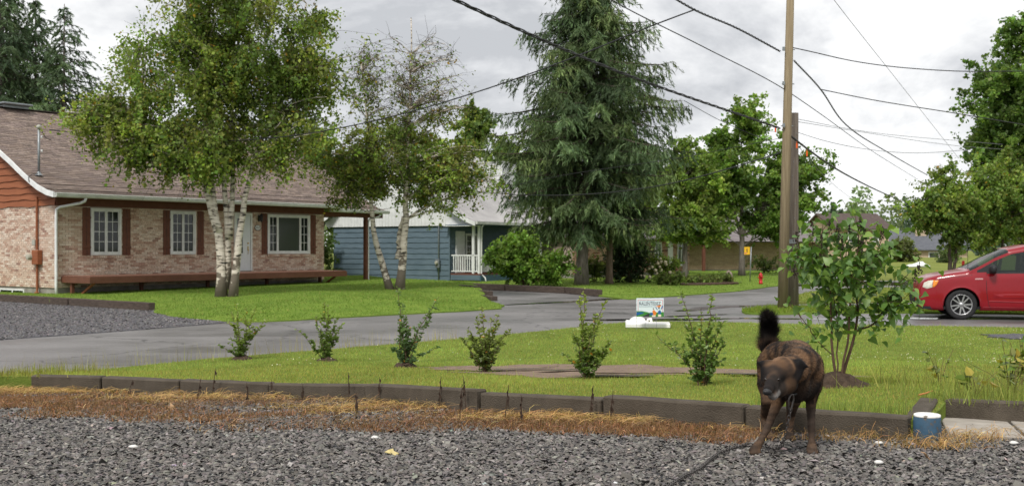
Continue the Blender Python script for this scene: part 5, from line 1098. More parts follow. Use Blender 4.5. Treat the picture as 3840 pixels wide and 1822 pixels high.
o = obj('lettering', text_mesh('RALENTISSEZ', .10, nv, 'lettering'), panel); lw_ = o.dimensions.x or .6; o.matrix_local = Matrix.Translation((-.005, -.0085, .26+.37*.70)) @ Matrix.Rotation(R(90), 4, 'X') @ Matrix.Diagonal((.43/(max(v.co.x for v in o.data.vertices)-min(v.co.x for v in o.data.vertices)), .95, 1, 1))
o = obj('lettering', text_mesh('pour la sécurité de tous', .034, fm('sign_grey', (.3, .36, .42)), 'lettering'), panel); o.matrix_local = Matrix.Translation((-.055, -.0085, .26+.37*.56)) @ Matrix.Rotation(R(90), 4, 'X')
hd = MB(); [hd.prism([S(a, .825), S(b, .825), S(b, .85), S(a, .85)], 'y', -.008, -.0065) for a, b in ((.12, .16), (.18, .32), (.34, .36), (.38, .48), (.50, .66))]; hd.build('small_print', fm('sign_grey', (.3, .36, .42)), panel)
flat([S(*q) for q in [(0, .0), (0, .30), (.2, .31), (.42, .24), (.5, .18), (.5, .0)]], gn, 'print_hills', -.0072)
flat([S(*q) for q in [(0, .06), (0, .25), (.22, .25), (.28, .2)]], bl, 'print_lake', -.0082); flat([S(*q) for q in [(.2, 0), (.48, .2), (.47, 0)]], gyr, 'print_road', -.0084)
flat([S(*q) for q in [(.48, 0), (.48, .22), (1, .25), (1, 0)]], gn, 'print_hedge', -.0074); flat([S(*q) for q in [(.49, .08), (.5, .2), (.62, .22), (.62, .08)]], bl, 'print_bag', -.0083)
flat([S(*q) for q in [(.62, .08), (.58, .3), (.64, .38), (.74, .22), (.70, .08)]], orr, 'print_shirt', -.0088); flat([S(*q) for q in [(.57, 0), (.57, .08), (.70, .08), (.70, 0)]], crm, 'print_trousers', -.0086)
flat([S(*q) for q in [(.60, .40), (.60, .46), (.64, .46), (.64, .40)]], brn, 'print_head', -.0089)
flat([S(*q) for q in [(.79, .13), (.79, .30), (.85, .36), (.90, .30), (.90, .13)]], bl, 'print_shirt', -.0087); flat([S(*q) for q in [(.79, 0), (.79, .12), (.90, .12), (.90, 0)]], crm, 'print_trousers', -.0086)
flat([S(*q) for q in [(.80, .42), (.80, .50), (.85, .50), (.85, .42)]], brn, 'print_head', -.0089); flat([S(*q) for q in [(.70, .55), (.70, .48), (.76, .36), (.78, .38)]], bl, 'print_arm', -.0088); flat([S(*q) for q in [(.95, .64), (.97, .52), (.90, .38), (.88, .38)]], bl, 'print_arm', -.0088)
flat([S(*q) for q in [(.70, .56), (.92, .64), (.84, .50), (.80, .52)]], orr, 'print_child', -.0090)
wp = thing('moulded_slab', 'white moulded slab with an arched end lying on the grass below the lawn sign', 'panel', (2.80, 21.95, g1(zlot, 2.80, 21.95)), R(-8))
M_pl = pm('white_plastic', (.74, .73, .71), (.82, .81, .79), scale=3, rough=.4, spec=.4)
MB().cbox(-.45, .45, -.30, .25, .0, .10, .02).build('slab', M_pl, wp)
ar = [(-.42, .09)]+[(-.22+.18*math.cos(math.pi*(1-t)), .09+.12*math.sin(math.pi*t)) for t in np.linspace(0, 1, 14)]+[(-.04, .09)]
MB().prism(ar, 'y', .17, .27).build('arched_end', M_pl, wp); MB().tube([(-.02, .24, .09), (.0, .24, .15), (.05, .22, .16), (.07, .2, .09)], .03, 8).build('end_scroll', M_pl, wp, True); MB().lathe([(.05, 0), (.05, .08), (.03, .10)], 12, (-.42, .1, .04)).build('end_scroll', M_pl, wp, True)

# ------------------------------------------------------------------ far street furniture
bs = thing('bus_stop_sign', 'yellow bus stop sign on a thin grey post before the maple', 'sign', (11.15, 50.0, .1), R(-12))
MB().tube([(0, 0, -.1), (.06, 0, 1.6)], .026, 8).build('post', M_grey, bs, True)
pt = MB().cbox(-.26, .0, -.035, -.028, 1.24, 1.60, .003).build('plate', fm('sign_yellow', (.75, .43, .02)), bs)
MB().prism([(-.15, 1.38), (-.15, 1.50), (-.13, 1.54), (-.11, 1.50), (-.11, 1.38), (-.125, 1.34), (-.135, 1.34)], 'y', -.038, -.0355).build('figure', M_black, pt)
MB().box(-.24, -.14, -.038, -.0355, 1.29, 1.33).build('red_stripe', fm('sign_red', (.6, .10, .16)), pt)
hyd = thing('fire_hydrant', 'small red fire hydrant on the grass right of the bus stop sign', 'hydrant', (11.1, 47.6, .1))
M_red = pm('hydrant_red', (.42, .015, .018), (.5, .025, .025), rough=.4)
MB().lathe([(.09, -.05), (.085, .03), (.075, .04), (.075, .3), (.09, .31), (.09, .34), (.07, .39), (.03, .43), (.02, .46)], 14).build('barrel', M_red, hyd, True)
for s_ in (-1, 1): o = MB().lathe([(.035, 0), (.035, .05), (.02, .06)], 8).build('nozzle', M_red, hyd); o.matrix_local = Matrix.Translation((.06*s_, 0, .24)) @ Matrix.Rotation(R(90*s_), 4, 'Y')
o = MB().lathe([(.045, 0), (.045, .06), (.03, .07)], 8).build('nozzle', M_red, hyd); o.matrix_local = Matrix.Translation((0, -.06, .28)) @ Matrix.Rotation(R(90), 4, 'X')
g = np.random.default_rng(9); bo = MB().lathe([(.22, -.05), (.24, .1), (.20, .3), (.13, .45), (.04, .52)], 9); bo.v = [(a*(1+g.normal(0, .12)), b_*(1+g.normal(0, .12)), c_+g.normal(0, .02)) for a, b_, c_ in bo.v]; o = bo.build('boulder', pm('boulder_stone', (.20, .15, .12), (.30, .24, .20), scale=6, rough=.9, bump=.8)); o.location = (9.75, 48.0, .1); tag(o, 'upright tan boulder on the lawn by the mulch border', 'boulder')
sheet('mulch_border', [(6.8, 44.6), (8.2, 45.2), (9.9, 46.7), (10.0, 47.6), (8.6, 47.3), (7.0, 46.2)], zflat(.14), pm('mulch', (.06, .035, .025), (.11, .065, .045), scale=12, rough=.95, bump=.8), .6, .06, .04)
wh = MB().lathe([(.95, 0), (.85, .1), (.6, .2), (.35, .30), (.05, .34)], 16); wh.v = [(a*(1+g.normal(0, .12)), b_*.5*(1+g.normal(0, .12)), c_*(1+.35*math.sin(a*5))) for a, b_, c_ in wh.v]; [lump(wh, (g.normal(0, .6), g.normal(0, .3), .08+abs(g.normal(0, .07))), g.uniform(.05, .09), 8, 5) for _ in range(0)]; o = wh.build('covered_pile', M_white, None, True); o.location = (30.4, 80, .25); tag(o, 'low pile under white sheeting on the far lawn by the dome-shaped bush', 'pile')
mb_ = thing('marker_post', 'thin post with a red box on the far lawn behind the minivan', 'post', (25.4, 60, .05)); MB().box(-.02, .02, -.02, .02, 0, .9).build('post', M_grey, mb_); MB().cbox(-.08, .04, -.06, .06, .5, .88, .01).build('red_box', M_red, mb_)

# ------------------------------------------------------------------ timbers, kerb, slabs, bollard
M_tim = pm('old_timber', (.045, .033, .026), (.10, .075, .06), scale=5, rough=.9, bump=.6, stretch=(1, 8, 8))
def bar(name, a, b, w, z0, z1, mat, label, cat, group, bev=.015, jitter=.004, sub=0):
    L = math.hypot(b[0]-a[0], b[1]-a[1]); rz = math.atan2(b[1]-a[1], b[0]-a[0]); m = MB()
    m.cbox(-L/2, L/2, 0, w, 0, z1-z0, bev); o = m.build(name, mat); me = o.data
    if sub:
        bm = bmesh.new(); bm.from_mesh(me); bmesh.ops.subdivide_edges(bm, edges=[e for e in bm.edges if e.calc_length() > .3], cuts=sub, use_grid_fill=True)
        for v in bm.verts: v.co += Vector((random.gauss(0, jitter), random.gauss(0, jitter), random.gauss(0, jitter)))
        bm.to_mesh(me); bm.free()
    o.location = ((a[0]+b[0])/2, (a[1]+b[1])/2, z0); o.rotation_euler = (0, 0, rz); tag(o, label, cat, group); return o
TB = [((-26, 40.9), (-20.5, 36.6)), ((-20.45, 36.55), (-15.9, 33.05)), ((-15.85, 33.0), (-12.6, 30.5)), ((-12.55, 30.45), (-9.45, 28.05))]
for k, (a, b) in enumerate(TB): a = (a[0]-.07, a[1]-.10); b = (b[0]-.07, b[1]-.10); bar('landscape_timber', a, b, .2, 0, .22, M_tim, ['timber beyond the left edge along the gravel drive', 'timber at the left edge below the bungalow gable', 'middle timber between the gravel drive and the bungalow lawn', 'timber with a cut round end at the tip of the bungalow lawn'][k], 'timber', 'timbers along the gravel drive', sub=3)
TC = [((-7, 47.4), (-4.9, 45.5)), ((-4.85, 45.45), (-2.4, 43.75)), ((-2.35, 43.7), (-.2, 41.3)), ((-.15, 41.25), (2.0, 38.85)), ((2.05, 38.8), (3.0, 36.3))]
for k, (a, b) in enumerate(TC): a = (a[0]-.11, a[1]-.10); b = (b[0]-.11, b[1]-.10); bar('landscape_timber', a, b, .2, 0, .24, M_tim, ['timber edge of the asphalt drive under the blue siding', 'timber edge of the asphalt drive below the electric meter', 'timber edge of the asphalt drive left of the big bush', 'timber edge of the asphalt drive below the big bush', 'timber edge of the asphalt drive below the larch trunk'][k], 'timber', 'timbers along the asphalt drive', sub=2)
for k, (a, b, h) in enumerate([((-1.75, 38.2), (-1.05, 36.9), .34), ((-1.2, 36.6), (-.62, 35.0), .24), ((-.85, 34.6), (-.45, 33.4), .14)]): bar('timber_step', b, a, .22, 0, h, M_tim, ['highest of the three timber steps at the lawn corner', 'middle of the three timber steps at the lawn corner', 'lowest of the three timber steps at the lawn corner'][k], 'timber', 'timber steps at the lawn corner', sub=2)
M_kerb = pm('damp_concrete', (.05, .040, .029), (.115, .095, .073), scale=4, rough=.85, spec=.25, bump=.5, bscale=90, detail=9, lo=.3, hi=.75)
KL = ['kerb block at the left end beside the road', 'second kerb block from the left, with a blue paint smear', 'third kerb block from the left', 'fourth kerb block from the left, behind thick straw', 'fifth kerb block, its chipped right end standing forward', 'low sunken kerb block right of the chipped one', 'kerb block in the middle right, before the mud', 'long kerb block behind the dog reaching the blue bollard']
for k, (a, b) in enumerate(zip(KERB[:-1], KERB[1:])):
    dz = [0, 0, .004, .0, .012, -.016, .006, .0][k]; a2 = np.array(a); b2 = np.array(b); u = (b2-a2)/np.linalg.norm(b2-a2); off = np.array([-u[1], u[0]])*(-.03 if k == 4 else 0)
    zt = [g1(zlot, *q)+.018+dz for q in (a, b)]; o = bar('kerb_block', a2+u*.006+off, b2-u*.006+off, .13, 0, .30, M_kerb, KL[k], 'kerb', 'concrete kerb blocks along the lawn', .012, .002, 3)
    o.location = ((a[0]+b[0])/2+off[0], (a[1]+b[1])/2+off[1], (zt[0]+zt[1])/2-.30); L = np.linalg.norm(b2-a2); o.rotation_euler = (0, -math.atan2(zt[1]-zt[0], L), math.atan2(u[1], u[0])); o.rotation_mode = 'XYZ'
o = bar('kerb_block', (2.60, 6.68), (3.14, 7.86), .13, 0, .3, M_kerb, 'kerb block running away from the blue bollard', 'kerb', 'concrete kerb blocks along the lawn', .012, .002, 3); zt = [g1(zlot, 2.6, 6.7)+.022, g1(zlot, 3.14, 7.86)+.022]; o.location.z = sum(zt)/2-.3; o.rotation_euler[1] = -math.atan2(zt[1]-zt[0], 1.3)
o = bar('kerb_block', (3.17, 7.80), (4.75, 6.35), .13, 0, .3, M_kerb, 'kerb block at the right edge behind the paving slabs', 'kerb', 'concrete kerb blocks along the lawn', .012, .002, 3); zt = [g1(zlot, 3.17, 7.8)+.02, g1(zlot, 4.75, 6.35)+.02]; o.location.z = sum(zt)/2-.3; o.rotation_euler[1] = -math.atan2(zt[1]-zt[0], 2.1)
M_slab = pm('paving_concrete', (.26, .23, .195), (.38, .345, .30), scale=5, rough=.85, bump=.3, bscale=60)
u_ = np.array([.943, -.333]); v_ = np.array([.333, .943]); o0 = np.array([2.74, 6.70])
for k, (i, j, w, d_, lb) in enumerate([(0, 0, .44, .58, 'front left paving slab beside the blue bollard'), (0, .59, .44, .52, 'back left paving slab under the right kerb'), (.455, 0, .5, .58, 'front right paving slab cut by the frame edge'), (.455, .59, .5, .52, 'back right paving slab at the frame edge')]):
    c_ = o0+u_*(i+w/2)+v_*(j+d_/2); m = MB().cbox(-w/2, w/2, -d_/2, d_/2, -.05, .012, .006).build('paving_slab', M_slab); m.location = (c_[0], c_[1], g1(zgrav, *c_)+.012); m.rotation_euler = (-.0636, random.gauss(0, .01), math.atan2(u_[1], u_[0])); tag(m, lb, 'slab', 'paving slabs right of the bollard')
bx_, by_ = 2.53, 6.50; bd_ = thing('concrete_bollard', 'stubby concrete cylinder painted blue with chipped white top', 'bollard', (bx_, by_, g1(zgrav, bx_, by_)))
def paint_mat(name, paint, under, thr):
    m, t, b = mat_new(name); tcn = N(t, 'ShaderNodeTexCoord'); n = N(t, 'ShaderNodeTexNoise'); n.inputs['Scale'].default_value = 22; n.inputs['Detail'].default_value = 6; t.links.new(tcn.outputs['Object'], n.inputs['Vector'])
    r_ = N(t, 'ShaderNodeValToRGB'); e = r_.color_ramp.elements; e[0].position = thr; e[0].color = (*under, 1); e[1].position = thr+.05; e[1].color = (*paint, 1); k = e.new(min(.99, thr+.3)); k.color = (*[c*1.35 for c in paint], 1); t.links.new(n.outputs[0], r_.inputs[0]); t.links.new(r_.outputs[0], b.inputs['Base Color']); b.inputs['Roughness'].default_value = .7
    bp = N(t, 'ShaderNodeBump'); bp.inputs['Strength'].default_value = .5; bp.inputs['Distance'].default_value = .004; t.links.new(n.outputs[0], bp.inputs['Height']); t.links.new(bp.outputs[0], b.inputs['Normal']); return m
MB().lathe([(.080, -.08), (.082, .02), (.080, .145), (.076, .150)], 32).build('shaft', paint_mat('chipped_blue_paint', (.022, .062, .105), (.07, .058, .046), .36), bd_, True)
MB().lathe([(.0775, .150), (.0785, .153), (.078, .163), (.070, .166), (.002, .166)], 32).build('cap', paint_mat('chipped_white_paint', (.66, .65, .62), (.20, .17, .14), .36), bd_, True)

# ------------------------------------------------------------------ straw and dead weeds before the kerb
def band(n, dmax, tmax=.86, power=1.0):
    K = np.array(KERB); seg = np.r_[0, np.cumsum(np.linalg.norm(np.diff(K, axis=0), axis=1))]; t = rng.uniform(-.04, tmax, n)*seg[-1]
    x = np.interp(t, seg, K[:, 0]); y = np.interp(t, seg, K[:, 1]); x = np.where(t < 0, x+t, x); d = dmax*rng.random(n)**power*np.interp(t/seg[-1], [-.05, .02, .15, .58, .72, .85, 1], [.5, .8, .95, 1.0, .62, .42, .3])*np.clip(.85+.35*pnoise(np.stack([t, 0*t], 1), 2, 14), .3, 1.3)
    nrm = np.array([-.50, -.866]); return np.stack([x+nrm[0]*d, y+nrm[1]*d], 1)
def ribbons(P, z, ln, wd, arch, cols, flat_=.25):
    n = len(P); a = rng.uniform(0, 6.283, n); d = np.stack([np.cos(a), np.sin(a), np.abs(rng.normal(0, flat_, n))], 1); d = unit(d); s_ = np.stack([-np.sin(a), np.cos(a), np.zeros(n)], 1); curl = rng.normal(0, .35, n); V = []
    B = np.column_stack([P, z]); 
    for k in range(4):
        u = k/3; c = B+d*(ln*u)[:, None]+s_*(curl*ln*u*u)[:, None]; c[:, 2] += arch*ln*u*(1-u)*2-.35*ln*d[:, 2]*u*u; w = (wd*(1-.6*u))[:, None]; V += [c-s_*w/2+np.array([0, 0, 0]), c+s_*w/2+np.array([0, 0, .5])*w]
    V = np.stack(V, 1); F = np.array([(0, 1, 3, 2), (2, 3, 5, 4), (4, 5, 7, 6)])[None]+8*np.arange(n)[:, None, None]; return V.reshape(-1, 3), F.reshape(-1, 4), np.repeat(cols, 8, 0)
M_straw = am('dry_straw', .75, .2, .25)
n = 120000; P = band(n, 2.35, .90, .9); P = P+rng.normal(0, .07, P.shape); k = (pnoise(P, 1.6, 17)+.8*pnoise(P, 5, 19) > -.05+rng.normal(0, .35, n)) & (pnoise(P, .8, 23) > -.55); P = P[k]; n = len(P)
V, F, C = tri_blades(np.column_stack([P, zgrav(P[:, 0], P[:, 1])+.006]), rng.uniform(.015, .055, n), np.full(n, .0055), 2.6, jit((.20, .108, .055), n, .5, .10)*(1+.3*pnoise(P, 2.2, 29))[:, None])
tag(obj('dead_weed_mat', npmesh('dead_weed_mat', V, F, M_straw, C)), 'brown mat of dead weeds over the gravel below the kerb', 'dead weeds', kind='stuff')
n = 14000; P = band(n, 1.1, .90, 1.5); P = P+rng.normal(0, .04, P.shape); k = pnoise(P, 1.5, 18)+.5*pnoise(P, 4, 33) > -.1+rng.normal(0, .25, n); P = P[k]; n = len(P)
V, F, C = ribbons(P, zgrav(P[:, 0], P[:, 1])+rng.uniform(.0, .03, n), rng.uniform(.05, .2, n), rng.uniform(.002, .0042, n), .25, jit((.44, .285, .115), n, .35, .08))
tag(obj('dry_straw', npmesh('dry_straw', V, F, M_straw, C)), 'golden dry straw lying against the kerb', 'straw', kind='stuff')
n = 260; P = np.array([2.42, 6.12])+rng.normal(0, 1, (n, 2))*np.array([.13, .07]); n2 = 260; P2 = np.array([2.85, 6.55])+rng.normal(0, 1, (n2, 2))*np.array([.2, .12]); P3 = np.array([2.1, 6.5])+rng.normal(0, 1, (260, 2))*np.array([.3, .08]); P = np.concatenate([P, P2, P3]); n = len(P)
V, F, C = ribbons(P, zgrav(P[:, 0], P[:, 1])+.01, rng.uniform(.04, .16, n), rng.uniform(.002, .004, n), .5, jit((.36, .22, .09), n, .4, .08), .6)
tag(obj('dry_straw', npmesh('dry_straw', V, F, M_straw, C)), 'dry grass tufts round the foot of the blue bollard and slabs', 'straw', kind='stuff')
n = 9000; P = band(n, 2.2, .88, .9); P = P+rng.normal(0, .08, P.shape); k = pnoise(P, 1.8, 41)+.6*pnoise(P, 5, 42) > .0+rng.normal(0, .3, n); P = P[k]; n = len(P)
V, F, C = ribbons(P, zgrav(P[:, 0], P[:, 1])+.012, rng.uniform(.03, .12, n), rng.uniform(.003, .006, n), .4, jit((.17, .10, .055), n, .5, .1), .35)
tag(obj('dead_weed_tangle', npmesh('dead_weed_tangle', V, F, M_straw, C)), 'tangle of curled brown dead weeds on the gravel', 'dead weeds', kind='stuff')
# thin dead stalks
ORD = 'first second third fourth fifth sixth seventh eighth ninth tenth eleventh twelfth thirteenth fourteenth fifteenth last'.split()
M_dead = pm('dead_stalk', (.035, .022, .016), (.07, .045, .03), scale=30, rough=.9)
kt = [.17, .25, .33, .345, .43, .47, .52, .56, .60, .64, .675, .70, .735, .76, .29, .385]; kd = [.35, .05, .02, .5, .05, .02, .75, .02, .05, .62, .45, .55, .05, .12, .6, .2]
for k, (t, d_) in enumerate(zip(kt, kd)):
    K = np.array(KERB); seg = np.r_[0, np.cumsum(np.linalg.norm(np.diff(K, axis=0), axis=1))]; x = np.interp(t*seg[-1], seg, K[:, 0])-.5*d_-.02; y = np.interp(t*seg[-1], seg, K[:, 1])-.866*d_-.03; h = random.uniform(.16, .30); lean = random.gauss(0, .12)
    m = MB().tube([(0, 0, -.02), (lean*h*.4, 0, h*.5), (lean*h, 0, h)], [.004, .0035, .002], 5)
    for q in range(random.randint(5, 9)):
        z = h*random.uniform(.35, .98); s_ = random.choice((-1, 1)); l_ = random.uniform(.03, .07); m.add([(lean*z-.001, 0, z), (lean*z+s_*.012, random.gauss(0, .01), z-l_*.4), (lean*z+s_*.008, random.gauss(0, .01), z-l_), (lean*z, .003, z-l_*.6)], [(0, 1, 2, 3)])
    o = m.build('dead_stalk', M_dead); o.location = (x, y, g1(zgrav, x, y)); tag(o, ORD[sorted(kt).index(t)]+' dead dark weed stalk from the left below the kerb', 'weed', 'dead stalks below the kerb')
# living weeds: tall fringe along the verge, leafy patch at the right edge
def fringe(n, f, hr, w, base, name, label, lean=.35):
    P = f(n); z = zlot(P[:, 0], P[:, 1])+.015; c = jit(base, len(P), .25, .07); V, F, C = tri_blades(np.column_stack([P, z-.01]), rng.uniform(*hr, len(P)), np.full(len(P), w), lean, c); tag(obj(name, npmesh(name, V, F, M_grass, C)), label, 'grass', kind='stuff')
def along(line, jitter, lo=0, hi=1):
    K = np.array(line); seg = np.r_[0, np.cumsum(np.linalg.norm(np.diff(K, axis=0), axis=1))]
    def f(n): t = rng.uniform(lo, hi, n)*seg[-1]; return np.stack([np.interp(t, seg, K[:, 0]), np.interp(t, seg, K[:, 1])], 1)+rng.normal(0, jitter, (n, 2))
    return f
fringe(450, along([(-6.2, 12.9), (-5.5, 14.0), (-4.45, 15.4), (-2.83, 17.0), (-.9, 18.9)], .18), (.08, .36), .006, (.34, .30, .13), 'verge_grass_stems', 'thin straw-coloured grass stems along the road verge', .2)
fringe(5200, along([(-8.0, 11.3), (-6.6, 12.2), (-5.6, 11.9), (-4.9, 11.3)], .42), (.04, .15), .008, (.25, .25, .07), 'verge_weeds', 'rough grass where the kerb ends by the road')
fringe(1500, along([(3.2, 8.15), (4.0, 7.45), (4.9, 6.5)], .22), (.05, .22), .006, (.22, .25, .07), 'kerbside_weeds', 'tall rough grass behind the right kerb')
fringe(500, along([(1.72, 7.45), (2.1, 7.15), (2.55, 6.9)], .07), (.04, .12), .006, (.21, .26, .07), 'kerb_tufts', 'long grass tufts between the lilac and the kerb')
fringe(700, lambda n: np.array([4.1, 9.2])+rng.normal(0, 1, (n, 2))*np.array([.55, .7]), (.06, .28), .007, (.25, .26, .08), 'tall_weeds', 'tall wild grass at the right edge of the lawn')
g = np.random.default_rng(300)
for k, (x, y, h, nl) in enumerate([(4.15, 8.9, .42, 26), (4.45, 9.3, .5, 30), (3.95, 8.4, .26, 16), (3.55, 8.15, .2, 14), (3.85, 9.6, .32, 14), (4.3, 8.1, .3, 18)]):
    z = g1(zlot, x, y); root = thing('leafy_weed', ['broad-leaved weed with yellowing leaves at the right edge', 'tallest broad-leaved weed at the right frame edge', 'star-leaved weed just behind the right kerb', 'small leafy weed nearest the kerb corner', 'reddish weed standing back in the right lawn', 'leafy weed over the right kerb block'][k], 'weed', (x, y, z), 0, 'wild weeds at the right edge'); m = MB(); P = []; D = []
    for q in range(5):
        t = np.array([g.normal(0, .10), g.normal(0, .10), h*g.uniform(.6, 1)]); m.tube([(0, 0, 0), tuple(t*.5+np.array([0, 0, .03])), tuple(t)], [.004, .003, .002], 4, False)
        for _ in range(nl//5+1): v = g.uniform(.3, 1); P.append(t*v); D.append(unit(np.array([g.normal(), g.normal(), g.normal(.1, .4)]))*g.uniform(.04, .10))
    P = np.array(P); D = np.array(D); Wd = unit(np.cross(D, g.normal(0, 1, D.shape)+np.array([0, 0, 2])))*np.linalg.norm(D, axis=1, keepdims=True)*(.7 if k != 2 else .25)
    m.build('stems', pm('weed_stem', (.10, .10, .03), (.16, .09, .04), scale=10), root); c = jit((.15, .19, .04), len(P), .25, .08, g); yk = g.random(len(P)) < .2; c[yk] = jit((.36, .30, .06), yk.sum(), .2, .05, g); V, F, C = folded_leaves(P, D, Wd, c); o = obj('leaves', npmesh('leaves', V, F, M_leaf2, C), root); o['kind'] = 'stuff'
# small litter on the chips
def chip(name, x, y, pts, mat, label, cat, dz=.02, rx=.0):
    m = MB().add([(a, b_, .012*math.sin(a*60+b_*40)) for a, b_ in pts]+[(a, b_, .012*math.sin(a*60+b_*40)-.003) for a, b_ in pts], [tuple(range(len(pts))), tuple(range(2*len(pts)-1, len(pts)-1, -1))]+[(i, (i+1) % len(pts), len(pts)+(i+1) % len(pts), len(pts)+i) for i in range(len(pts))])
    o = m.build(name, mat); o.location = (x, y, g1(zgrav, x, y)+dz); o.rotation_euler = (random.gauss(rx, .3), random.gauss(0, .3), random.uniform(0, 6)); tag(o, label, cat)
lf = [(0, -.04), (.012, -.015), (.03, -.02), (.022, .0), (.035, .015), (.012, .02), (0, .05), (-.012, .02), (-.035, .015), (-.022, 0), (-.03, -.02), (-.012, -.015)]
M_dl = pm('dry_leaf', (.34, .20, .10), (.46, .30, .17), scale=30, rough=.8); M_yl = pm('yellow_leaf', (.52, .42, .16), (.6, .5, .24), scale=30, rough=.7); M_peb = pm('white_pebble', (.6, .58, .55), (.7, .69, .66), scale=20, rough=.7)
def gp_(px, py): Y = .757/((py-930)/4000-.0636); return (px-1920)/4000*Y, Y
for k, (px_, py_, lb) in enumerate([(1472, 1705, 'pale yellow fallen leaf on the chips left of centre'), (1920, 1528, 'large curled tan leaf against the kerb'), (875, 1595, 'tan pointed leaf on the chips at the edge of the dead weeds'), (2495, 1570, 'curled brown leaf below the kerb in the middle right'), (1872, 1572, 'pale fern-like leaf on the straw'), (645, 1535, 'curled tan leaf on the dead weeds at left'), (1485, 1590, 'small orange leaf on the chips below the weeds'), (3475, 1720, 'tan leaf on the chips below the blue bollard')]):
    x, y = gp_(px_, py_); chip('dry_leaf', x, y, lf, M_yl if k in (0, 4) else M_dl, lb, 'leaf', rx=.4)
for k, (px_, py_, lb) in enumerate([(1405, 1648, 'white pebble on the chips below the straw left of centre'), (3296, 1668, 'white pebble on the chips below the long kerb block'), (3295, 1742, 'flat white pebble on the chips at lower right'), (500, 1683, 'white pebble on the chips at lower left'), (3800, 1668, 'pale pebble at the right edge before the slabs')]):
    x, y = gp_(px_, py_); m = MB().lathe([(.004, 0), (.018, .006), (.02, .014), (.01, .02)], 8); m.v = [(a*(1+random.gauss(0, .12))*1.3, b_*(1+random.gauss(0, .12)), c_) for a, b_, c_ in m.v]; o = m.build('white_pebble', M_peb, None, True); o.location = (x, y, g1(zgrav, x, y)+.008); tag(o, lb, 'pebble', 'white pebbles on the chips')
sk = MB().tube([(0, 0, 0), (.06, .02, .01), (.12, .03, .03)], [.008, .007, .004], 6).build('stick', pm('orange_stick', (.42, .18, .06), rough=.8)); sk.location = (3.05, 8.0, g1(zlot, 3.05, 8.0)+.04); tag(sk, 'short orange-brown stick on the grass right of the lilac', 'stick')
# ------------------------------------------------------------------ red minivan
VA = math.atan2(-.24, .97)
van = thing('red_minivan', 'red minivan seen from its left side, cut by the right frame edge', 'car', (9.66, 25.76, 0.0), VA)
M_car = pm('red_car_paint', (.215, .003, .009), (.245, .005, .012), scale=1.5, rough=.30, spec=.3, coat=.4)
M_rub = pm('tyre_rubber', (.014, .014, .015), (.024, .024, .025), scale=20, rough=.8); M_trim = pm('black_trim', (.016, .016, .018), rough=.55)
M_alloy = pm('alloy', (.42, .42, .43), (.5, .5, .51), scale=4, rough=.35, metal=.85)
ip = lambda tab, x: float(np.interp(x, [t[0] for t in tab], [t[1] for t in tab]))
TOP = [(0, .56), (.02, .66), (.07, .78), (.14, .89), (.24, .965), (.45, 1.03), (.8, 1.095), (1.13, 1.145), (1.4, 1.30), (1.7, 1.49), (2.03, 1.655), (2.4, 1.73), (3.0, 1.765), (4.2, 1.75), (4.8, 1.69), (5.0, 1.5), (5.12, 1.0), (5.15, .7)]
BOT = [(0, .44), (.03, .34), (.1, .25), (.3, .21), (4.8, .23), (5.1, .32), (5.15, .5)]
WID = [(0, .58), (.04, .70), (.10, .80), (.22, .89), (.42, .955), (.8, .985), (1.3, 1.0), (4.4, .99), (4.9, .95), (5.1, .86), (5.15, .8)]
SHO = [(0, .54), (.02, .62), (.07, .71), (.14, .80), (.24, .875), (.45, .945), (.8, 1.0), (1.13, 1.04), (1.45, 1.06), (4.6, 1.10), (4.9, 1.12), (5.12, .95), (5.15, .66)]
xs = np.unique(np.round(np.concatenate([np.linspace(0, .5, 22), np.arange(.5, 5.0, .04), np.linspace(5.0, 5.15, 6)]), 4)); lf_ = np.linspace(0, 1, 17)
def wmul(f): return float(np.interp(f, [0, .06, .2, .45, .7, .9, 1], [.93, .975, .995, 1.006, 1.0, .99, .965]))
def section(x):
    z0, zs, zt, w = ip(BOT, x), ip(SHO, x), ip(TOP, x), ip(WID, x); pts = []
    for f in lf_: pts.append((w*wmul(f), z0+f*(zs-z0)))
    k = np.clip((x-1.13)/.9, 0, 1); we = w*.965
    wr = we*(1-.10*k*min(1, (zt-zs)/.6)); 
    if x < 1.13: up = [(we-.012, zs+.25*(zt-zs)), (we-.03, zs+.5*(zt-zs)), (we-.07, zs+.72*(zt-zs)), (we-.16, zs+.9*(zt-zs)), (we*.55, zt-.004), (0, zt)]
    else:
        e_ = zt-.05*k-.012; wt = we-.13*np.clip((e_-zs)/.6, 0, 1.1); hgt = e_-zs
        up = [(we-.13*(.04/.6), zs+min(.035, hgt*.2)), (we-.13*max(0, hgt-.085)/.6, zs+max(hgt-.085, hgt*.3)), (wt+.005, zs+hgt-.02 if hgt > .1 else zs+hgt*.8), (wt-.05, e_+.02), (wt*.6, zt-.004+.02*(1-k)), (0, zt+.02*(1-k))]
    return pts+up
S_ = [section(float(x)) for x in xs]; nr = len(S_[0]); nl_ = len(lf_)
ARC = [(.965, .345), (4.02, .345)]; RA = .405
G = np.zeros((len(xs), nr, 3))
for i, x in enumerate(xs):
    for j, (y, z) in enumerate(S_[i]): G[i, j] = (x, -y, z)
for i in range(len(xs)):
    for j in range(nl_):
        for (ax, az) in ARC:
            d = np.array([G[i, j, 0]-ax, G[i, j, 2]-az]); r_ = np.linalg.norm(d)
            if RA-.032 < r_ < RA+.02 and G[i, j, 2] > .19: d = d/r_*RA; G[i, j, 0] = ax+d[0]; G[i, j, 2] = az+d[1]; G[i, j, 1] -= .006
groups = {'body': [], 'windscreen': [], 'w1': [], 'w2': [], 'w3': [], 'trim': []}
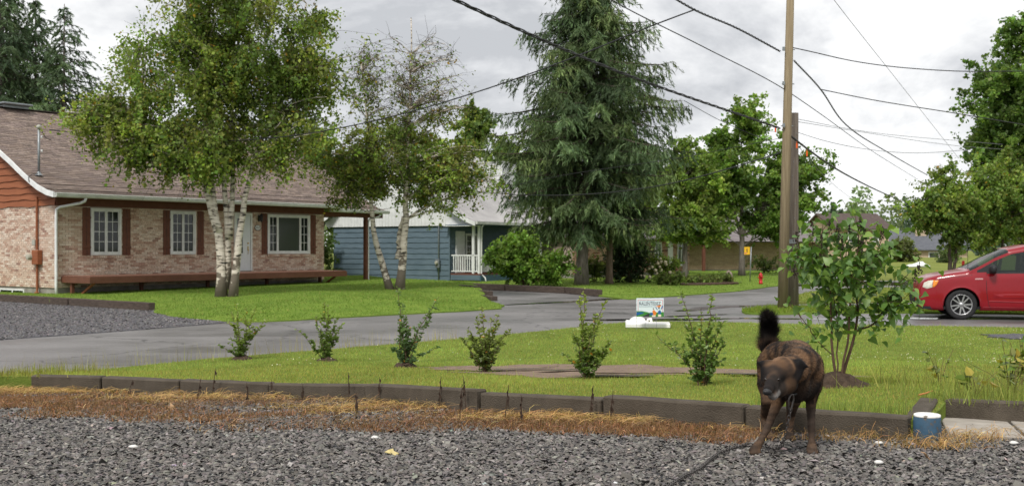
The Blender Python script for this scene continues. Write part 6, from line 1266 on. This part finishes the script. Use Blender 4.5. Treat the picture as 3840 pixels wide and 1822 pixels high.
for i in range(len(xs)-1):
    for j in range(nr-1):
        c = (G[i, j]+G[i+1, j]+G[i, j+1]+G[i+1, j+1])/4; x = c[0]; key = 'body'
        if j < nl_ and any(math.hypot(c[0]-ax, c[2]-az) < RA-.004 for ax, az in ARC): continue
        if j == nl_-1 and 1.5 < x < 4.7: key = 'trim'
        if j == nl_ and 1.62 < x < 4.75:
            key = 'w1' if x < 2.52 else 'trim' if x < 2.60 else 'w2' if x < 3.72 else 'trim' if x < 3.80 else 'w3'
        if j == nl_ and 1.3 < x <= 1.62: key = 'trim'
        if j >= nl_+2 and 1.15 < x < 2.0: key = 'windscreen'
        groups[key].append((i, j))
def van_part(name, key, mat, parent, sm=True, sides=(1, -1)):
    V = []; F = []; idx = {}
    def vi(i, j, s): 
        if (i, j, s) not in idx: idx[(i, j, s)] = len(V); p = G[i, j]; V.append((p[0], p[1]*s, p[2]))
        return idx[(i, j, s)]
    for (i, j) in groups[key]:
        for s in sides:
            q = [vi(i, j, s), vi(i+1, j, s), vi(i+1, j+1, s), vi(i, j+1, s)]; F.append(q if s == 1 else q[::-1])
    m = MB(); m.add(V, F); o = m.build(name, mat, parent, sm)
    bm = bmesh.new(); bm.from_mesh(o.data); bmesh.ops.remove_doubles(bm, verts=bm.verts, dist=1e-4); bmesh.ops.recalc_face_normals(bm, faces=bm.faces[:]); bm.to_mesh(o.data); bm.free(); return o
def car_glass():
    m, t, b = mat_new('car_glass'); b.inputs['Base Color'].default_value = (.02, .03, .028, 1); b.inputs['Roughness'].default_value = .03; b.inputs['Specular IOR Level'].default_value = .8
    tr = N(t, 'ShaderNodeBsdfTransparent'); tr.inputs[0].default_value = (.55, .66, .62, 1); ms_ = N(t, 'ShaderNodeMixShader'); ms_.inputs[0].default_value = .42; t.links.new(tr.outputs[0], ms_.inputs[1]); t.links.new(b.outputs[0], ms_.inputs[2]); t.links.new(ms_.outputs[0], t.nodes['Material Output'].inputs[0]); return m
M_cg = car_glass()
body = van_part('body', 'body', M_car, van)
van_part('windscreen', 'windscreen', M_cg, van); van_part('window_trim', 'trim', M_trim, van)
for sd1 in ((1,), (-1,)): van_part('front_side_window', 'w1', M_cg, van, sides=sd1); van_part('rear_side_window', 'w2', M_cg, van, sides=sd1); van_part('quarter_window', 'w3', M_cg, van, sides=sd1)
MB().box(.12, 5.0, -.9, .9, .235, .30).build('underbody', M_trim, van)
def ysurf(x, z):
    z0, zs, w = ip(BOT, x), ip(SHO, x), ip(WID, x); f = np.clip((z-z0)/(zs-z0), 0, 1); return -w*wmul(float(f))
def patch(name, poly, mat, off, parent, thick=.012):
    """a slightly proud panel that follows the body side"""
    cx_ = sum(p[0] for p in poly)/len(poly); cz_ = sum(p[1] for p in poly)/len(poly); V = []; F = []; n = len(poly); rings = 4
    for r_ in range(rings+1):
        for (x, z) in poly: u = r_/rings; xx, zz = cx_+(x-cx_)*u, cz_+(z-cz_)*u; V.append((xx, ysurf(xx, zz)-off*(1 if r_ < rings else .25), zz))
    for r_ in range(rings):
        for i in range(n): F.append((r_*n+i, r_*n+(i+1) % n, (r_+1)*n+(i+1) % n, (r_+1)*n+i))
    for s in (1, -1): MB().add([(x, y*s, z) for x, y, z in V], F).build(name, mat, parent, True)
patch('headlight', [(.135, .745), (.165, .84), (.26, .895), (.36, .905), (.335, .74), (.22, .705)], pm('headlight_lens', (.50, .48, .40), (.66, .64, .56), scale=14, rough=.12, spec=.7, coat=.8), .014, van)
patch('turn_signal', [(.362, .905), (.475, .905), (.43, .80), (.375, .745), (.34, .745)], pm('amber_lens', (.72, .22, .02), (.8, .3, .04), rough=.2, coat=.5), .014, van)
patch('fog_intake', [(.035, .40), (.06, .46), (.14, .44), (.185, .37), (.16, .335), (.06, .335)], M_trim, .006, van)
MB().box(-.005, .05, -.45, .45, .36, .52).build('grille', M_trim, van)
patch('door_moulding', [(1.62, .50), (1.62, .60), (2.2, .605), (2.6, .605), (2.6, .50), (2.2, .50)], M_car, .012, van); patch('door_moulding', [(2.68, .50), (2.68, .605), (3.2, .605), (3.6, .605), (3.6, .50), (3.2, .50)], M_car, .012, van)
def seam(name, pts, r_=.006, mat=M_trim):
    for s in (1, -1): MB().tube([(x, (ysurf(x, z)-.0005)*s, z) for x, z in pts], r_, 5).build(name, mat, van)
seam('door_seam', [(1.50, 1.05), (1.49, .85), (1.50, .6), (1.54, .36), (1.58, .27)]); seam('door_seam', [(2.63, 1.07), (2.64, .7), (2.62, .27)]); seam('sill_crease', [(1.42, .30), (2.4, .29), (3.55, .29)], .006, M_car); seam('body_crease', [(1.55, .435), (2.0, .425), (2.6, .42), (3.5, .42)], .012, M_car)
seam('bonnet_seam', [(.45, .925), (.7, .965), (1.0, 1.0), (1.2, 1.03)], .004)
seam('arch_lip', [(ax_+RA*1.0*math.cos(a), .345+RA*math.sin(a)) for ax_ in (.965,) for a in np.linspace(math.pi*1.02, -.02*math.pi, 26)], .016, M_car); seam('arch_lip', [(4.02+RA*math.cos(a), .345+RA*math.sin(a)) for a in np.linspace(math.pi*1.02, -.02*math.pi, 26)], .016, M_car)
for x in (2.44, 2.78):
    for s in (1, -1): MB().tube([(x-.09, (ysurf(x, .98)-.002)*s, .975), (x-.06, (ysurf(x, .98)-.035)*s, .985), (x+.06, (ysurf(x, .98)-.035)*s, .985), (x+.09, (ysurf(x, .98)-.002)*s, .975)], .014, 6).build('door_handle', M_car, van, True)
patch('badge', [(1.25, .925), (1.25, .955), (1.42, .96), (1.42, .93)], pm('badge_grey', (.5, .3, .3), rough=.4), .004, van)
for s in (1, -1):
    mm = MB(); bm = bmesh.new(); bmesh.ops.create_uvsphere(bm, u_segments=14, v_segments=9, radius=1)
    for v in bm.verts: v.co = Vector((1.63+.10*v.co.x*(1 if v.co.x < 0 else .6), s*-(1.10+.13*v.co.y), 1.165+.105*np.sign(v.co.z)*abs(v.co.z)**.7))
    me = bpy.data.meshes.new('wing_mirror'); bm.to_mesh(me); bm.free(); me.polygons.foreach_set('use_smooth', np.ones(len(me.polygons), bool)); me.materials.append(M_trim); o = obj('wing_mirror', me, van); MB().box(1.6, 1.68, min(-s*.95, -s*1.08), max(-s*.95, -s*1.08), 1.06, 1.11).build('mirror_arm', M_trim, o)
MB().tube([(1.14, -.72, 1.12), (1.13, -.73, 1.9)], .005, 5).build('aerial', M_trim, van)
for (ax_, az_) in ARC:
    for s in (1, -1):
        w = MB(); n = 20       # wheel well
        pr = [(ax_+(RA-.002)*math.cos(a), az_+(RA-.002)*math.sin(a)) for a in np.linspace(-.1, math.pi+.1, n)]
        for (x, z) in pr: w.v += [(x, -s*.985, z), (x, -s*.62, z)]
        w.f += [(2*i, 2*i+2, 2*i+3, 2*i+1) for i in range(n-1)]; b = len(w.v); w.v += [(x, -s*.62, z) for x, z in pr]; w.f.append(tuple(range(b, b+n))); w.build('wheel_well', M_trim, van)
def wheel(x, s):
    wh_ = bpy.data.objects.new('wheel', None); COL.objects.link(wh_); wh_.parent = van; wh_.matrix_local = Matrix.Translation((x, -s*.86, .345)) @ Matrix.Rotation(R(90), 4, 'X') @ Matrix.Rotation(0 if s > 0 else math.pi, 4, 'X')
    MB().lathe([(.23, -.09), (.255, -.105), (.31, -.11), (.335, -.10), (.345, -.07), (.345, .07), (.335, .10), (.31, .11), (.255, .105), (.236, .095), (.23, .08)], 40, cap=False).build('tyre', M_rub, wh_, True)
    rm = MB().lathe([(.237, .097), (.231, .10), (.22, .092), (.213, .06), (.21, -.05)], 40, cap=False); rm.build('rim', M_alloy, wh_, True)
    MB().lathe([(.208, .0), (.10, .0), (.002, .0)], 24, cap=False).build('brake_disc', pm('brake_dark', (.03, .03, .032), rough=.6), wh_)
    sp = MB()
    for k in range(10):
        a = 2*math.pi*k/10+(.06 if k % 2 else -.06)+.1; c_, s2 = math.cos(a), math.sin(a)
        def q(r_, t, z): return (c_*r_-s2*t, s2*r_+c_*t, z)
        sp.add([q(.03, -.016, .085), q(.03, .016, .085), q(.221, .014, .092), q(.221, -.014, .092), q(.03, -.016, .05), q(.03, .016, .05), q(.221, .017, .06), q(.221, -.017, .06)], [(0, 1, 2, 3), (0, 4, 5, 1), (1, 5, 6, 2), (3, 2, 6, 7), (0, 3, 7, 4)])
    sp.build('spokes', M_alloy, wh_); MB().lathe([(.052, .05), (.052, .085), (.04, .098), (.002, .10)], 18, cap=False).build('hub_cap', M_alloy, wh_, True)
for x in (.965, 4.02):
    for s in (1, -1): wheel(x, s)
for x, y in ((2.35, -.4), (2.35, .4), (3.3, -.4), (3.3, .4)):
    MB().cbox(x-.28, x+.25, y-.24, y+.24, .5, .72, .06).cbox(x+.16, x+.32, y-.24, y+.24, .7, 1.28, .06).cbox(x+.2, x+.30, y-.13, y+.13, 1.30, 1.5, .04).build('seat', pm('seat_cloth', (.05, .05, .05), rough=.9), van)
MB().cbox(1.25, 1.65, -.85, .85, .85, 1.07, .04).build('dashboard', M_trim, van)
MB().tube([(1.72+.05*math.sin(a), -.4+.18*math.cos(a), 1.02+.17*math.sin(a)) for a in np.linspace(0, 6.283, 20)], .014, 6).build('steering_wheel', M_trim, van)
MB().box(5.08, 5.17, -.8, -.6, .8, 1.3).box(5.08, 5.17, .6, .8, .8, 1.3).build('tail_light', fm('tail_red', (.4, .02, .02)), van)

# ------------------------------------------------------------------ dog: one surface grown from tapered limbs
DOG = (1.58, 6.15, .502)
dog = thing('dog', 'large brindle dog with bushy raised tail standing on the gravel, tied by a chain', 'dog', DOG)
J = dict(skull=(-.125, -.41, .490), brow=(-.172, -.470, .480), stop=(-.205, -.520, .450), nose=(-.250, -.608, .410), chin=(-.216, -.575, .381), cheek=(-.108, -.425, .425), jaw=(-.165, -.485, .402), chl=(-.215, -.45, .440), brl_=(-.207, -.445, .482), brr_=(-.118, -.44, .490), neck=(-.03, -.27, .470), neck2=(.03, -.17, .495),
    ch1=(.072, -.09, .475), ch2=(.085, .10, .500), ch3=(.08, .26, .497), pel=(.066, .43, .475), rump=(.05, .50, .470), brl=(.078, -.10, .385), brl2=(.082, .10, .405), stern=(-.006, -.235, .37),
    t0=(.036, .55, .50), t1=(.044, .62, .560), t2=(.056, .63, .626), t3=(.042, .585, .69), t4=(.02, .54, .715))
prims = []   # (a, b, ra, rb)
def cone(a, b, ra, rb): prims.append((np.array(J.get(a, a) if isinstance(a, str) else a, float), np.array(J[b] if isinstance(b, str) else b, float), ra, rb))
cone('ch1', 'ch2', .105, .105); cone('ch2', 'ch3', .104, .088); cone('ch3', 'pel', .086, .090); cone('pel', 'rump', .092, .074); cone('brl', 'brl2', .092, .078); cone('ch1', 'brl', .099, .092); cone('neck2', 'ch1', .092, .106); cone('neck', 'neck2', .080, .095); cone('skull', 'neck', .068, .080); cone('stern', 'brl', .072, .085); cone('neck', 'stern', .07, .07)
cone('skull', 'brow', .066, .050); cone('brl_', 'brr_', .040, .050); cone('brow', 'stop', .044, .037); cone('stop', 'nose', .034, .026); cone('jaw', 'chin', .035, .022); cone('cheek', 'jaw', .056, .040); cone('chl', 'jaw', .036, .036); cone('skull', 'cheek', .064, .056); cone('stop', 'chin', .036, .027)
cone('rump', 't0', .06, .030); cone('t0', 't1', .030, .026); cone('t1', 't2', .026, .028); cone('t2', 't3', .028, .022); cone('t3', 't4', .022, .012)
def limb(pts): 
    for (a, ra), (b, rb) in zip(pts[:-1], pts[1:]): cone(a, b, ra, rb)
limb([((.115, -.13, .44), .066), ((.116, -.11, .31), .034), ((.106, -.13, .25), .0255), ((.094, -.185, .155), .020), ((.092, -.20, .075), .017), ((.088, -.215, .050), .024), ((.080, -.255, .036), .027)])
limb([((-.02, -.15, .42), .062), ((-.088, -.16, .285), .032), ((-.113, -.175, .235), .0245), ((-.165, -.225, .142), .0198), ((-.200, -.24, .085), .017), ((-.222, -.25, .055), .023), ((-.246, -.288, .040), .026)])
limb([((.115, .42, .43), .085), ((.135, .37, .31), .064), ((.130, .335, .225), .044), ((.143, .44, .125), .026), ((.140, .445, .09), .024), ((.126, .405, .012), .023), ((.112, .345, .004), .025)])
limb([((.02, .47, .43), .080), ((.005, .45, .31), .060), ((.0, .43, .215), .042), ((.006, .545, .10), .026), ((.008, .55, .065), .024), ((.014, .49, .004), .022), ((.008, .42, -.002), .024)])
ears = [((-.200, -.425, .522), (-.258, -.402, .531), .030, .008), ((-.222, -.42, .516), (-.234, -.440, .474), .026, .012), ((-.085, -.415, .516), (-.042, -.425, .526), .034, .028), ((-.042, -.425, .526), (.010, -.430, .511), .028, .005), ((-.060, -.425, .505), (-.062, -.458, .446), .034, .014), ((-.03, -.42, .512), (-.05, -.45, .462), .024, .016)]
for k_, (tx_, ty_, tz_) in enumerate([(.080, -.265, .030), (-.246, -.298, .034), (.112, .335, .000), (.008, .410, -.006)]):    # toes
    for dx_ in (-.021, -.007, .007, .021): cone((tx_+dx_*.8, ty_+.025, tz_+.004), (tx_+dx_, ty_-.014+abs(dx_)*.35, tz_-.008), .013, .0115)
for a, b, ra, rb in ears: cone(a, b, ra, rb)
def sdf(Pq):
    D_ = np.full(len(Pq), 9.0, np.float32); nE = len(ears)
    for i, (a, b, ra, rb) in enumerate(prims):
        ab = (b-a).astype(np.float32); L2 = float(ab@ab); t = np.clip(((Pq-a.astype(np.float32))@ab)/L2, 0, 1); q = Pq-(a.astype(np.float32)+t[:, None]*ab); d = np.sqrt((q*q).sum(1))-(ra+(rb-ra)*t); k_ = .010 if (i >= len(prims)-nE or rb < .013) else .011 if rb < .0345 else .026
        h = np.clip(.5+.5*(D_-d)/k_, 0, 1); D_ = D_*(1-h)+d*h-k_*h*(1-h)
    return D_
lo_ = np.array([-.34, -.70, -.05]); hs = .0078; dims = np.array([int(.60/hs), int(1.42/hs), int(.83/hs)])
gx, gy, gz = [lo_[k]+hs*np.arange(dims[k]) for k in range(3)]
D3 = np.full(dims, 1.0, np.float32)
for i0 in range(0, dims[0], 8):
    sub = gx[i0:i0+8]; Q = np.stack(np.meshgrid(sub, gy, gz, indexing='ij'), -1).reshape(-1, 3).astype(np.float32); D3[i0:i0+8] = sdf(Q).reshape(len(sub), dims[1], dims[2])
def surface_nets(D3, lo_, hs):
    s = D3 < 0; nx, ny, nz_ = D3.shape; c = np.zeros((nx-1, ny-1, nz_-1), np.int8)
    cor = [(i, j, k) for i in (0, 1) for j in (0, 1) for k in (0, 1)]
    for (i, j, k) in cor: c += s[i:nx-1+i, j:ny-1+j, k:nz_-1+k]
    act = (c > 0) & (c < 8); idx = -np.ones(act.shape, np.int64); ijk = np.argwhere(act); idx[act] = np.arange(len(ijk)); acc = np.zeros((len(ijk), 3)); cnt = np.zeros(len(ijk))
    for a in cor:
        for ax in range(3):
            if a[ax]: continue
            b = list(a); b[ax] = 1; va = D3[ijk[:, 0]+a[0], ijk[:, 1]+a[1], ijk[:, 2]+a[2]]; vb = D3[ijk[:, 0]+b[0], ijk[:, 1]+b[1], ijk[:, 2]+b[2]]; m = (va < 0) != (vb < 0); t = np.where(m, va/(va-vb+1e-12), 0); p = np.array(a, float)[None].repeat(len(ijk), 0); p[:, ax] += t; acc[m] += p[m]; cnt[m] += 1
    V = (ijk+acc/cnt[:, None])*hs+lo_; F = []
    for ax in range(3):
        u, v = [(1, 2), (2, 0), (0, 1)][ax]; sl0 = [slice(1, -1)]*3; sl0[ax] = slice(0, -1); sl1 = [slice(1, -1)]*3; sl1[ax] = slice(1, None)
        a = s[tuple(sl0)]; b = s[tuple(sl1)]; e = np.argwhere(a != b); st_ = a[tuple(e.T)]; off = np.array([1, 1, 1]); off[ax] = 0; e = e+off; du = np.zeros(3, int); du[u] = 1; dv = np.zeros(3, int); dv[v] = 1
        q = [idx[tuple((e-w).T)] for w in (du+dv, dv, 0*du, du)]; q = np.stack(q, 1); q[~st_] = q[~st_][:, ::-1]; F.append(q)
    return V, np.concatenate(F)
DV, DF = surface_nets(D3, lo_, hs)
# relax a little
for _ in range(2):
    acc = np.zeros_like(DV); cnt = np.zeros(len(DV))
    for k in range(4): np.add.at(acc, DF[:, k], DV[DF[:, (k+1) % 4]]+DV[DF[:, (k+3) % 4]]); np.add.at(cnt, DF[:, k], 2)
    DV = DV*.5+.5*acc/cnt[:, None]
def vn(P, s, seed):
    r_ = np.random.default_rng(seed); a = 0
    for i in range(7): k = r_.normal(0, 1, 3)*s*(1.35**i)*.6; a = a+np.sin(P@k+r_.uniform(0, 6.28))/(1.2**i)
    return a/2.6
def dog_col(P):
    x, y, z = P.T; st_ = np.sin((y*52+x*30-z*40)+3.4*vn(P, 9, 1)+2.2*vn(P, 28, 2)); w = np.clip(.42+.38*st_+.34*vn(P, 16, 3), 0, 1)[:, None]
    c = np.array([.019, .0145, .0125])*(1-w)+np.array([.155, .088, .048])*w
    def blend(c, col, a): a = np.clip(a, 0, 1)[:, None]; return c*(1-a)+np.array(col)*a
    c = blend(c, (.11, .082, .062), .75*smooth01((z-.575)/.03)*(y > -.2)*(y < .35)*(.6+.4*vn(P, 12, 5)))  # paler grey-brown of the lit back, put into the coat colour
    c = blend(c, (.020, .015, .013), smooth01((.44-z)/.08)*(np.abs(x-.02) < .10)*(y < -.02)*(z > .27)*.85)
    legs = smooth01((.30-z)/.08); c = blend(c, (.072, .050, .037), legs*(.6+.3*vn(P, 20, 6))); c = blend(c, (.022, .017, .014), legs*smooth01((.2+np.sin(z*170+3*vn(P, 22, 9)))/.8)*.38)
    c = blend(c, (.017, .014, .013), smooth01(((y-.50)/.04))*smooth01((z-.50)/.05))
    # head
    hd_ = (y < -.33) & (z > .34); c = np.where(hd_[:, None], c*1.08, c)
    def ball(p, r0, r1): d = np.linalg.norm(P-np.array(p), axis=1); return 1-smooth01((d-r0)/(r1-r0))
    for a, b, ra, rb in ears: c = blend(c, (.008, .007, .007), np.maximum(ball(b, .032, .060), ball(a, .014, .038)))
    c = blend(c, (.030, .022, .018), .7*smooth01((-.455-y)/.04)*hd_)
    muz = np.maximum(ball((-.232, -.575, .430), .030, .052), ball((-.205, -.545, .462), .014, .030)); c = blend(c, (.015, .012, .011), .95*muz); c = blend(c, (.024, .019, .016), .9*ball((-.19, -.53, .425), .045, .078)); c = blend(c, (.022, .017, .015), .7*ball((-.175, -.50, .50), .012, .035)); c = blend(c, (.03, .023, .018), .6*ball((-.11, -.45, .40), .03, .06))
    c = blend(c, (.016, .013, .012), np.maximum(ball((-.160, -.510, .462), .016, .032), ball((-.232, -.495, .462), .014, .030))); c = blend(c, (.105, .058, .031), .7*ball((-.150, -.475, .525), .018, .05)); c = blend(c, (.10, .056, .03), .6*ball((-.11, -.47, .42), .03, .06))
    c = blend(c, (.27, .255, .24), .95*ball((-.205, -.578, .372), .016, .034)); c = blend(c, (.24, .225, .21), .9*ball((-.182, -.565, .384), .014, .030)); c = blend(c, (.20, .19, .18), .7*ball((-.235, -.60, .380), .012, .026)); c = blend(c, (.010, .009, .009), ball((-.252, -.612, .412), .018, .027))
    return np.clip(c, .006, .6)
M_coat = am('brindle_coat', .7, .12, nscale=0)
bd = obj('body', npmesh('body', DV, DF, M_coat, dog_col(DV), True), dog)
# coat hairs
Fv = DV[DF]; nrm = unit(np.cross(Fv[:, 2]-Fv[:, 0], Fv[:, 3]-Fv[:, 1])); ctr = Fv.mean(1); area = np.linalg.norm(np.cross(Fv[:, 2]-Fv[:, 0], Fv[:, 3]-Fv[:, 1]), axis=1)
g = np.random.default_rng(12); tail = (ctr[:, 1] > .53) & (ctr[:, 2] > .49); face = (ctr[:, 1] < -.45); wgt = area*np.where(tail, 9.0, np.where(face, .9, 1.0)); nh = 46000; fi = g.choice(len(ctr), nh, p=wgt/wgt.sum())
uv = g.random((nh, 2, 1)); P = Fv[fi, 0]*(1-uv[:, 0])*(1-uv[:, 1])+Fv[fi, 1]*uv[:, 0]*(1-uv[:, 1])+Fv[fi, 2]*uv[:, 0]*uv[:, 1]+Fv[fi, 3]*(1-uv[:, 0])*uv[:, 1]; nn = nrm[fi]
flow = np.where((P[:, 2] < .30)[:, None], np.array([0, .15, -1.0]), np.array([.12, .9, -.45])); flow = np.where((P[:, 1] < -.36)[:, None], np.array([.45, .75, .15]), flow)
tl = tail[fi]; flow[tl] = np.array([-.25, -.25, .9]); fl = flow-nn*(flow*nn).sum(1, keepdims=True); dirs = unit(unit(fl)+nn*np.where(tl, .75, .22)[:, None]+g.normal(0, .14, (nh, 3)))
ln = np.where(tl, g.uniform(.030, .080, nh), np.where(P[:, 1] < -.40, g.uniform(.0025, .006, nh), np.where(P[:, 2] < .28, g.uniform(.004, .008, nh), g.uniform(.009, .022, nh)))); sd_ = unit(np.cross(dirs, g.normal(0, 1, (nh, 3))))
V = np.empty((nh, 3, 3)); V[:, 0] = P-sd_*.0011; V[:, 1] = P+sd_*.0011; V[:, 2] = P+dirs*ln[:, None]; hc = dog_col(P)*np.exp(g.normal(.08, 1, (nh, 1))*np.where(P[:, 1] < -.40, .2, .40)[:, None])
hr = obj('fur', npmesh('fur', V.reshape(-1, 3), np.arange(3*nh).reshape(-1, 3), M_coat, np.repeat(hc, 3, 0)), dog); hr['kind'] = 'stuff'
M_eye = pm('dog_eye', (.012, .007, .004), rough=.18, spec=.35); M_nose = pm('dog_nose', (.012, .012, .013), scale=60, rough=.35, spec=.5, bump=.3)
def ball_obj(name, c, r, mat, parent, sc=(1, 1, 1)):
    m = MB().lathe([(max(.001, r*math.sin(t)), -r*math.cos(t)) for t in np.linspace(.02, math.pi-.02, 9)], 14); o = m.build(name, mat, parent, True); o.location = c; o.scale = sc; return o
def on_surface(px_, py_, depth):
    # first point of the dog's surface along a line of sight, pushed in by depth
    r_ = np.array([(px_-1920)/4000, 1, -(py_-930)/4000]); t = np.arange(5.3, 6.4, .001)[:, None]; Q = np.array([0, 0, ZC])+r_*t-np.array(DOG); d = sdf(Q.astype(np.float32)); i = int(np.argmax(d < 0)); return tuple(Q[i]+r_*depth)
EYL, EYR = on_surface(2700+.532*323, 1100+.532*604, .006), on_surface(2700+.532*410, 1100+.532*606, .006)
for p_ in (EYL, EYR): ball_obj('eye', p_, .0095, M_eye, dog)
NP = on_surface(2700+.532*333, 1100+.532*693, .008); ball_obj('nose', NP, .022, M_nose, dog, (1.1, .75, .85))
for (tx_, ty_, tz_) in [(.080, -.285, .020), (-.246, -.318, .024)]:
    for dx_ in (-.021, -.007, .007, .021): MB().tube([(tx_+dx_, ty_+.003+abs(dx_)*.35, tz_), (tx_+dx_, ty_-.012+abs(dx_)*.35, tz_-.009)], [.004, .001], 5).build('claw', M_eye, dog)
MB().tube([(-.045+.088*math.cos(a)*.95, -.290+.05*math.cos(a)+.03*math.sin(a), .445+.098*math.sin(a)) for a in np.linspace(0, 2*math.pi, 26)], .007, 6).build('collar', M_black, dog, True)
# ------------------------------------------------------------------ chain
M_ch = pm('chain_steel', (.10, .09, .085), (.17, .155, .145), scale=60, rough=.4, metal=.85)
ch = thing('dog_chain', 'steel chain hanging from the dog collar and trailing over the chips toward the camera', 'chain', (1.5, 5.75, .53))
def W3(dx_, dy_, dz_): return np.array([DOG[0]+dx_, DOG[1]+dy_, DOG[2]+dz_])
gz_ = lambda x, y, dz_=.022: np.array([x, y, g1(zgrav, x, y)+dz_])
cp_ = [W3(-.079, -.40, .275), W3(-.09, -.385, .20), W3(-.10, -.36, .12), W3(-.105, -.31, .06), gz_(1.46, 5.95), gz_(1.42, 6.12), gz_(1.36, 6.17), gz_(1.25, 6.0), gz_(1.13, 5.8), gz_(1.02, 5.5), gz_(.92, 5.2), gz_(.80, 4.95), gz_(.70, 4.7), gz_(.64, 4.5)]
pth = smooth_path(cp_, 400); seg = np.r_[0, np.cumsum(np.linalg.norm(np.diff(pth, axis=0), axis=1))]; pitch = .0215; nlk = int(seg[-1]/pitch)
lk = MB().tube([(.0145*np.sign(math.cos(a))*abs(math.cos(a))**.8, .0075*math.sin(a), 0) for a in np.linspace(0, 2*math.pi, 13)], .0028, 5, False); lme = lk.mesh('link', M_ch, True)
for k in range(nlk):
    s0 = k*pitch; c_ = np.array([np.interp(s0, seg, pth[:, a]) for a in range(3)]); c2 = np.array([np.interp(s0+.01, seg, pth[:, a]) for a in range(3)]); q = Vector(c2-c_).to_track_quat('X', 'Z').to_matrix().to_4x4()
    o = bpy.data.objects.new('link', lme); COL.objects.link(o); o.parent = ch; o.matrix_local = Matrix.Translation(Vector(c_)-ch.location) @ q @ Matrix.Rotation(R(35+90*(k % 2)+random.gauss(0, 8)), 4, 'X')
cb_ = MB().tube([(.018*math.sin(a)*(1 if math.cos(a) > 0 else .8), 0, .045*math.cos(a)) for a in np.linspace(0, 2*math.pi, 20)], .0045, 7, False).build('carabiner', M_ch, ch, True); cb_.location = Vector(W3(-.078, -.405, .318))-ch.location; cb_.rotation_euler = (.1, .1, .5)
